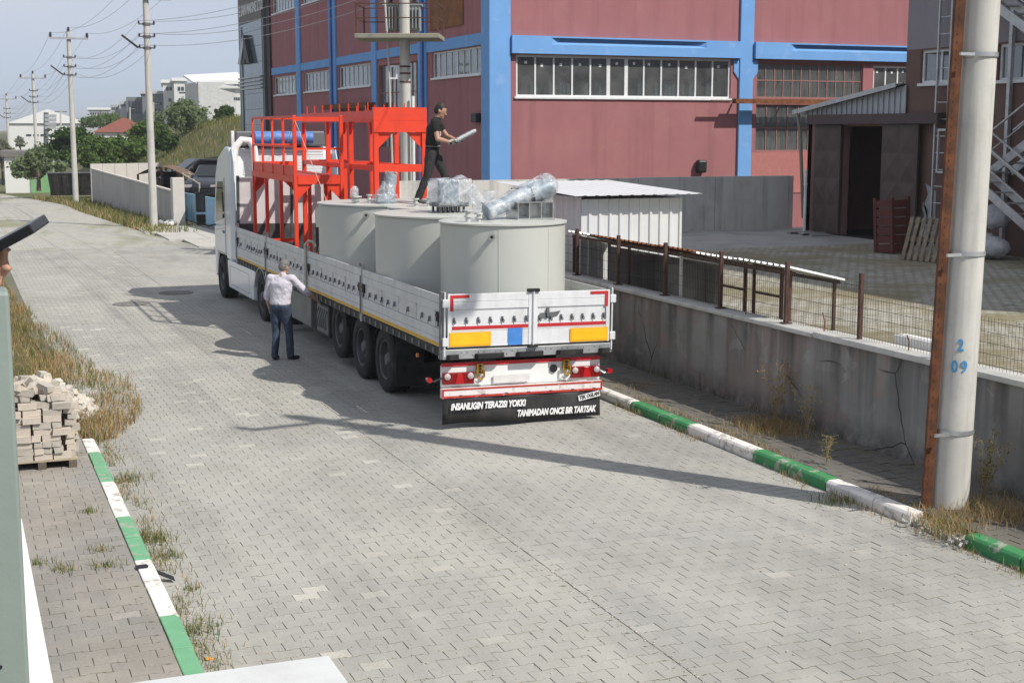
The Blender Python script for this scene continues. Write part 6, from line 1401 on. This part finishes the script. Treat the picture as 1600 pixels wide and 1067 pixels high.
MB().bar(A+Vector((-.15, 0, .045)), B+Vector((-.15, 0, .045)), .06, .03).build('track', steel_g, gt)
# rusty open shelter
sr = thing('rusty_shelter', 'rusty curved sheet-roof shelter full of boards behind the panel wall', 'shelter', (10.2, 74, 0))
a, c = at(215, 262, 76), at(292, 262, 70)
rfm = M('shelter_rust', (.16, .105, .075), .85, .1, var=.3, vs=3, dirt=(.3, .26, .2), da=.5)
u = (c-a); u.z = 0; vdir = Vector((.9, 2.6, 0)); N_ = 8
for k in range(N_):
    t0, t1 = k/N_, (k+1)/N_; z0, z1 = 1.75+.45*math.sin(math.pi*t0), 1.75+.45*math.sin(math.pi*t1); b = MB(); p0, p1_ = Vector((a.x, a.y, 0))+u*t0, Vector((a.x, a.y, 0))+u*t1
    b.add([(p0.x, p0.y, z0), (p1_.x, p1_.y, z1), (p1_.x+vdir.x, p1_.y+vdir.y, z1), (p0.x+vdir.x, p0.y+vdir.y, z0), (p0.x, p0.y, z0-.03), (p1_.x, p1_.y, z1-.03), (p1_.x+vdir.x, p1_.y+vdir.y, z1-.03), (p0.x+vdir.x, p0.y+vdir.y, z0-.03)], [(0, 1, 2, 3), (4, 7, 6, 5), (0, 4, 5, 1), (2, 6, 7, 3), (0, 3, 7, 4), (1, 5, 6, 2)]); b.build('roof_sheet', rfm, sr)
    MB().bar((p0.x+vdir.x, p0.y+vdir.y, 0), (p0.x+vdir.x, p0.y+vdir.y, z0-.04), .5, .04, up=(1, 0, 0)).build('back_board', M('shelter_board', (.10, .07, .05), .9, var=.3, vs=3), sr)
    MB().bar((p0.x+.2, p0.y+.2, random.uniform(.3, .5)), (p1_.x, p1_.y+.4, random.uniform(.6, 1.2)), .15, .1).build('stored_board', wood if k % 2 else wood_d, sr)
for t_ in (0, .5, 1): p0 = Vector((a.x, a.y, 0))+u*t_; MB().box(p0.x-.05, p0.x+.05, p0.y-.05, p0.y+.05, 0, 1.74+.4*math.sin(math.pi*t_)).build('post', rust_d, sr)
cg = thing('steel_cage', 'pale skeletal steel frame cage standing behind the blue gate', 'steel frame', (11, 66, 0)); q0, q1 = at(287, 300, 68), at(312, 300, 64)
for t_ in (0, .33, .66, 1):
    for dv2 in (0, 1.1):
        p = Vector((q0.x, q0.y, 0)).lerp(Vector((q1.x, q1.y, 0)), t_)+Vector((.4, 1, 0))*dv2; MB().box(p.x-.03, p.x+.03, p.y-.03, p.y+.03, 0, 2.05-.35*t_).build('post', M('pale_yellow_steel', (.42, .38, .28), .6, var=.2, vs=5), cg)
for dv2 in (0, 1.1):
    for z in (.9, 1.95): MB().bar(Vector((q0.x, q0.y, z))+Vector((.4, 1, 0))*dv2, Vector((q1.x, q1.y, z-.3*(z > 1)))+Vector((.4, 1, 0))*dv2, .05, .05).build('rail', MATS['pale_yellow_steel'], cg)
# dark cars
def car(x, y, z, rz, label, paint):
    t = thing('parked_car', label, 'car', (x, y, z), rz, 'dark cars behind the gate', local=True)
    prof = [(-2.25, .35), (-2.3, .75), (-2.2, 1.0), (-1.9, 1.08), (-1.5, 1.60), (.25, 1.66), (1.0, 1.12), (2.0, 1.0), (2.28, .8), (2.3, .35)]
    MB().extr([(-.9, p, q) for p, q in prof], (1.8, 0, 0)).build('body', paint, t, bevel=.09, smooth=40)
    gl = simple('car_glass', (.02, .024, .028), .05)
    for poly in ([(-.72, .33, 1.62), (.72, .33, 1.62), (.78, 1.0, 1.15), (-.78, 1.0, 1.15)],): MB().extr([(a_, b_+.02, c_+.02) for a_, b_, c_ in poly], (0, .01, .012)).build('windscreen', gl, t)
    for s in (-1, 1):
        MB().extr([(s*.905, -1.55, 1.12), (s*.905, .75, 1.14), (s*.905, .2, 1.55), (s*.905, -1.3, 1.52)], (s*.006, 0, 0)).build('side_window', gl, t)
        MB().box(s*.62-.2, s*.62+.2, 2.2, 2.31, .68, .82).build('headlight', clear, t, bevel=.03)
        for yy in (-1.4, 1.45): wheel((s*.80, yy, .34), t, s, .34, .11, .03)
        MB().box(s*.98-.1, s*.98+.1, .62, .72, 1.08, 1.22).build('mirror', paint, t, bevel=.03)
    MB().box(-.5, .5, 2.28, 2.33, .5, .72).build('grille', blk, t, bevel=.02); MB().box(-.88, .88, 2.2, 2.36, .32, .48).build('bumper', blk, t, bevel=.04)
dk = M('dark_blue_car', (.02, .024, .032), .25, var=.1, vs=2, bst=0, coat=.6)
q = at(328, 300, 66); car(q.x+.6, q.y+1, .75, R(150), 'dark car facing the blue gate behind the lorry cab', dk)
q = at(296, 290, 74); car(q.x+.9, q.y+2.5, .85, R(100), 'second dark car partly hidden behind the rusty shelter', simple('black_car', (.02, .021, .024), .3))
# tipped skip and rubbish by the wall
sk_ = thing('tipped_skip', 'dark ribbed sheet-metal skip tipped on the verge behind the second pole', 'skip', (7, 89, 0)); q = at(112, 303, 90); Mx = Matrix.Translation((q.x, q.y, .15)) @ Matrix.Rotation(R(-12), 4, 'Z') @ Matrix.Rotation(R(14), 4, 'X')
dks = M('skip_dark', (.055, .05, .05), .8, .1, var=.3, vs=3, streak=(.12, .11, .1), sa=.5)
for k in range(9): MB().extr([Mx @ Vector((-1.15+k*.25, -.35-.05*(k % 2), .1)), Mx @ Vector((-.91+k*.25, -.35-.05*(k % 2), .1)), Mx @ Vector((-.95+k*.29, -.6-.05*(k % 2), 1.5)), Mx @ Vector((-1.24+k*.29, -.6-.05*(k % 2), 1.5))], (0, .04, 0)).build('rib_sheet', dks, sk_)
MB().box(-1.2, 1.35, -.25, 1.2, 0, .5, 0, Mx).build('skip_body', dks, sk_); MB().bar(Mx @ Vector((-1.3, -.62, 1.52)), Mx @ Vector((1.5, -.62, 1.52)), .08, .08).build('rim', steel_g, sk_)
for k in range(4): MB().bar((q.x+1.5+.15*k, q.y-1.5, .05), (q.x+2.6+.1*k, q.y-.6, 1.45-.1*k), .07, .04).build('steel_bar', steel_g, sk_)
q = ground(263, 352)
for k in range(9):
    b = MB(); s = random.uniform(.1, .22); b.sphere((q.x+random.gauss(0, .35), q.y+random.gauss(0, .5), s*.6), s, 10, 7, (1, 1.2, .7)); o = remesh(b, .04, M(('white_rubbish_bag', 'grey_rubbish_bag')[k % 2], ((.6, .6, .6), (.28, .29, .30))[k % 2], .5, var=.15, vs=8), 'rubbish_bag', None, .1, 6); tag(o, ('white', 'grey')[k % 2]+' crumpled rubbish bag, '+('nearest the pole', 'nearest the gate pillar', 'on the left of the heap', 'on the right of the heap', 'in the middle of the heap', 'at the back of the heap', 'at the front of the heap', 'small one in the heap', 'large one in the heap')[k]+' by the driveway', 'rubbish bag', 'rubbish by the gate pillar')

# ------------------------------------------------------------------ trees
bark = M('bark', (.13, .10, .075), .9, var=.2, vs=4, bst=.5)
LV = [leaf_mat('leaf_dark', (.045, .085, .025), (.085, .135, .04), .4), leaf_mat('leaf_mid', (.085, .14, .04), (.14, .20, .06), .4), leaf_mat('leaf_pale', (.14, .19, .09), (.22, .27, .14), .4), leaf_mat('leaf_blossom', (.30, .30, .24), (.2, .22, .13), .3)]
def tree(x, y, z, w, h, label, lm, n=4200, leaf=.16, name='tree', bush=False):
    t = thing(name, label, 'tree' if not bush else 'bush', (x, y, z), group='trees and bushes beyond the road' )
    r = random.Random(hash((round(x), round(y))) & 0xffff); tr_h = h*(.12 if bush else .3); b = MB()
    b.path([(x, y, z-.3), (x+.05, y, z+tr_h), (x, y+.1, z+h*.7)], [w*.035+.05, w*.03+.03, .03], 7)
    cl = []
    for k in range(60):
        a = r.uniform(0, 6.28); e = r.uniform(-.5, 1); q = math.sqrt(max(0, 1-e*e))*r.uniform(.2, 1)*(1.1 if e < .3 else .95); c = Vector((x+w*.5*q*math.cos(a), y+w*.5*q*math.sin(a), z+tr_h+(h-tr_h)*(.45+.45*e))); cl.append((c, w*r.uniform(.06, .15)))
        if k < 9: m_ = Vector((x, y, z+tr_h*.8+.2*r.random()*h)); b.path([m_, m_.lerp(c, .5)+Vector((0, 0, .1)), c], [.05, .035, .015], 5)
    b.build('trunk', bark, t, smooth=50)
    C = np.array([c for c, _ in cl]); S_ = np.array([s for _, s in cl]); idx = rng.integers(0, len(cl), n)
    d = rng.normal(0, 1, (n, 3)); d /= np.linalg.norm(d, axis=1)[:, None]; P = C[idx]+d*(S_[idx]*(rng.uniform(.2, 1.1, n)+(rng.random(n) < .25)*rng.uniform(0, .7, n)))[:, None]*np.array([1, 1, .8]); P[:, 2] = np.maximum(P[:, 2], z+.05)
    u = rng.normal(0, 1, (n, 3)); u /= np.linalg.norm(u, axis=1)[:, None]; v = np.cross(u, rng.normal(0, 1, (n, 3))); v /= np.linalg.norm(v, axis=1)[:, None]; s = (leaf*rng.uniform(.5, 1.2, n))[:, None]
    V = np.stack([P-u*s, P+v*s*.55, P+u*s, P-v*s*.55], 1).reshape(-1, 3)-np.array([x, y, z])
    o = bpy.data.objects.new('crown', np_mesh('crown', V, [[0, 1, 2, 3]], n, 4, LV[lm])); COL.objects.link(o); o.parent = t
def tpx(px_, ytop, ybot, wpx, D, label, lm, **k):
    a, c = at(px_, ybot, D), at(px_, ytop, D); tree(a.x, a.y, a.z, wpx/2225*D, c.z-a.z, label, lm, **k)
tpx(294, 156, 243, 82, 122, 'big pale-green leafy tree below the white factory block', 2, n=6500)
tpx(116, 198, 292, 84, 108, 'dense dark green tree behind the second pole', 0, n=7000)
tpx(352, 166, 210, 40, 128, 'small dark tree beside the clad office tower', 0)
tpx(234, 188, 254, 66, 116, 'mid green tree just left of the big pale-green tree', 1, n=5000)
tpx(60, 230, 292, 70, 104, 'spreading grey-green bush between the second and third poles', 2, n=5000, bush=True, name='bush')
tpx(152, 212, 278, 76, 104, 'bright green bush right of the dense dark tree', 1, bush=True, name='bush')
tpx(200, 212, 266, 76, 106, 'low green bush below the red-roofed hall', 1, bush=True, name='bush')
tpx(325, 192, 226, 40, 118, 'rounded bush at the top of the grassy slope', 1, n=3000, bush=True, name='bush')
tpx(262, 205, 246, 44, 116, 'dark undergrowth bush at the foot of the big tree', 0, n=3000, bush=True, name='bush')
tpx(4, 214, 285, 36, 150, 'white-blossomed tree at the left edge of the photo', 3, n=4000)
tpx(170, 183, 204, 70, 230, 'distant green copse before the pale factories', 1, n=4000, leaf=.3)
tpx(32, 212, 242, 16, 190, 'thin bare-looking small tree in front of the long white hall', 3, n=500, leaf=.2)
# ------------------------------------------------------------------ far buildings
def far_building(pl_, pr_, ytop, D, label, wall, roof=None, depth=25., D2=None, zb=-4., wins=(), ridge=0., side=None, base=None):
    """box whose front runs between two bearings; wins: (px0, px1, y0, y1, n)"""
    D2 = D2 or D; a, c = at(pl_, 203, D), at(pr_, 203, D2); zt = at((pl_+pr_)/2, ytop, (D+D2)/2).z; f = (c-a); f.z = 0; L_ = f.length; f.normalize(); bk = Vector((-f.y, f.x, 0))
    if bk.dot(a) < 0: bk = -bk
    t = thing('distant_building', label, 'building', (a.x, a.y, zb))
    def q(s, o, z): p = Vector((a.x, a.y, 0))+f*s+bk*o; return (p.x, p.y, z)
    def bx(b, s0, s1, o0, o1, z0, z1): b.add([q(s0, o0, z0), q(s1, o0, z0), q(s0, o1, z0), q(s1, o1, z0), q(s0, o0, z1), q(s1, o0, z1), q(s0, o1, z1), q(s1, o1, z1)], [(0, 2, 3, 1), (4, 5, 7, 6), (0, 1, 5, 4), (2, 6, 7, 3), (0, 4, 6, 2), (1, 3, 7, 5)])
    b = MB(); bx(b, 0, L_, 0, depth, zb, zt); b.build('wall', wall, t)
    if ridge: b = MB(); b.add([q(-.3, -.3, zt), q(L_+.3, -.3, zt), q(L_+.3, depth, zt), q(-.3, depth, zt), q(L_/2, -.3, zt+ridge), q(L_/2, depth, zt+ridge)], [(0, 1, 4), (2, 3, 5), (0, 4, 5, 3), (1, 2, 5, 4), (0, 3, 2, 1)]); b.build('roof', roof, t)
    elif roof: b = MB(); bx(b, -.3, L_+.3, -.3, depth+.3, zt, zt+.5); b.build('roof', roof, t)
    for px0, px1, y0, y1, n in wins:
        for k in range(n):
            pa = px0+(px1-px0)*k/n; pb = px0+(px1-px0)*(k+.72)/n; s0, s1 = (pa-pl_)/(pr_-pl_)*L_, (pb-pl_)/(pr_-pl_)*L_; z1, z0 = at(pa, y0, D).z, at(pa, y1, D).z
            b = MB(); bx(b, s0, s1, -.06, .05, z0, z1); b.build('window', simple('far_window', (.05, .06, .07), .2) if 'far_window' not in MATS else MATS['far_window'], t)
    return t, q, bx, L_, zt
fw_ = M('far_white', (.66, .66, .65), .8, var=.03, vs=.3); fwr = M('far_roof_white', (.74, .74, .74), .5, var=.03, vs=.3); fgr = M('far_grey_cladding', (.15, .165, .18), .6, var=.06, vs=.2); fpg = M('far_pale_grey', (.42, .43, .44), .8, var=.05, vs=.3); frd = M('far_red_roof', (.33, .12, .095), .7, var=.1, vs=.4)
far_building(312, 400, 132, 205, 'white factory block with pale roof beside the clad tower', fw_, fwr, wins=((321, 340, 137, 141, 5), (359, 377, 132, 136, 4), (321, 340, 152.5, 157, 5), (359, 377, 152.5, 157, 5), (321, 330, 177, 184, 2)), ridge=0)
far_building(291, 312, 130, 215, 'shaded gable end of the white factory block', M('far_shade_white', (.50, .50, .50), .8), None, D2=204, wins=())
b = MB(); p0, p1_, p2_ = at(312, 132, 204.5), at(400, 132, 204.5), at(300, 121, 212); d_ = p1_-p0; b.add([p0-Vector((0, 0, .3)), p1_-Vector((0, 0, .3)), p1_+Vector((0, 14, 2.2)), p2_+Vector((0, 8, .6))], [(0, 1, 2, 3)]); o = b.build('pitched_roof', fwr, label='bright white pitched roof over the white factory block', cat='roof'); o.modifiers.new('thick', 'SOLIDIFY').thickness = .3
far_building(257, 274, 130, 232, 'left white stair tower of the far factory', fw_, fwr, wins=((262, 272, 136, 142, 2), (265, 270, 154, 159, 2)))
far_building(274, 292, 127, 228, 'right white stair tower of the far factory', fw_, fwr, wins=((280, 291, 136, 142, 2), (281, 288, 154, 158, 2), (282, 292, 144, 146, 5)))
far_building(199, 224, 152, 262, 'dark grey far factory, left half', fgr, None, wins=((202, 222, 158, 178, 4),))
far_building(224, 258, 147, 258, 'dark grey far factory with pale pier', fgr, fpg, wins=((242, 256, 160, 164, 3), (240, 256, 170, 190, 2)))
far_building(188, 199, 158, 275, 'narrow grey far building left of the dark factory', fpg, None, wins=((190, 198, 163, 167, 3),))
far_building(174, 188, 164, 300, 'small pale grey far building', M('far_grey2', (.36, .37, .38), .8), None, wins=((176, 186, 168, 172, 3),))
far_building(140, 175, 172, 330, 'long low pale far building on the skyline', fpg, fwr, wins=((142, 172, 176, 179, 8),))
far_building(14, 137, 193, 235, 'long low white industrial hall behind the trees', fw_, fwr, depth=40, ridge=2.2, wins=((40, 130, 210, 213, 8),))
far_building(148, 240, 207, 158, 'white ribbed hall with a dull red roof', fw_, frd, depth=22, ridge=1.6)
t, q, bx, L_, zt = far_building(4, 82, 245, 138, 'low white and green roadside building with a dark roof', fw_, M('far_dark_roof', (.16, .15, .14), .8), depth=10, zb=-4)
b = MB(); bx(b, L_*.5, L_-.1, -.08, -.02, -3., .45); b.build('green_band', M('far_green', (.18, .36, .16), .7), t)
ch = thing('industrial_flue', 'dark steel flue stack rising over the long white hall', 'flue', at(72, 230, 215)); a = at(72, 230, 215)
MB().tube(a, at(72, 176, 215), .35, n=10).build('stack', steel_g, ch)
for yy in (182, 188, 194, 200): p = at(74, yy, 215); MB().box(p.x-.4, p.x+1.2, p.y-.5, p.y+.5, p.z-.2, p.z+.25).build('platform', galv, ch)
for k, (px_, yt, yb, D) in enumerate(((95, 172, 210, 200), (127, 183, 206, 240), (151, 178, 200, 260), (203, 168, 196, 230), (240, 160, 196, 225))):
    a, c = at(px_, yb, D), at(px_, yt, D); t = thing('distant_pole', ('slim pole before the long white hall', 'slim pole at the right end of the long white hall', 'slim pole before the pale skyline building', 'slim pole before the dark grey factory', 'slim pole right of the dark factory pier')[k], 'utility pole', a, group='distant slim poles')
    MB().tube(a, c, .13, .1, n=8).build('shaft', conc_pole, t); MB().box(c.x-.8, c.x+.8, c.y-.06, c.y+.06, c.z-.3, c.z-.18).build('crossarm', steel_g, t)

# ------------------------------------------------------------------ thin haze
hzm = bpy.data.materials.new('haze_air'); hzm.use_nodes = True; nt = hzm.node_tree; nt.nodes.clear(); out = node(nt, 'ShaderNodeOutputMaterial'); pv = node(nt, 'ShaderNodeVolumePrincipled')
pv.inputs['Color'].default_value = (.86, .90, .96, 1); pv.inputs['Density'].default_value = .00045; pv.inputs['Anisotropy'].default_value = .2; nt.links.new(pv.outputs[0], out.inputs['Volume'])
MB().box(-1600, 1600, -300, 2600, -8, 30).build('haze', hzm, kind='stuff')

# raised fill under the parked cars
q = at(312, 300, 70); MB().box(q.x-1.2, q.x+8, q.y-4, q.y+9, -.2, .75).build('parking_fill', terr_m, kind='structure')
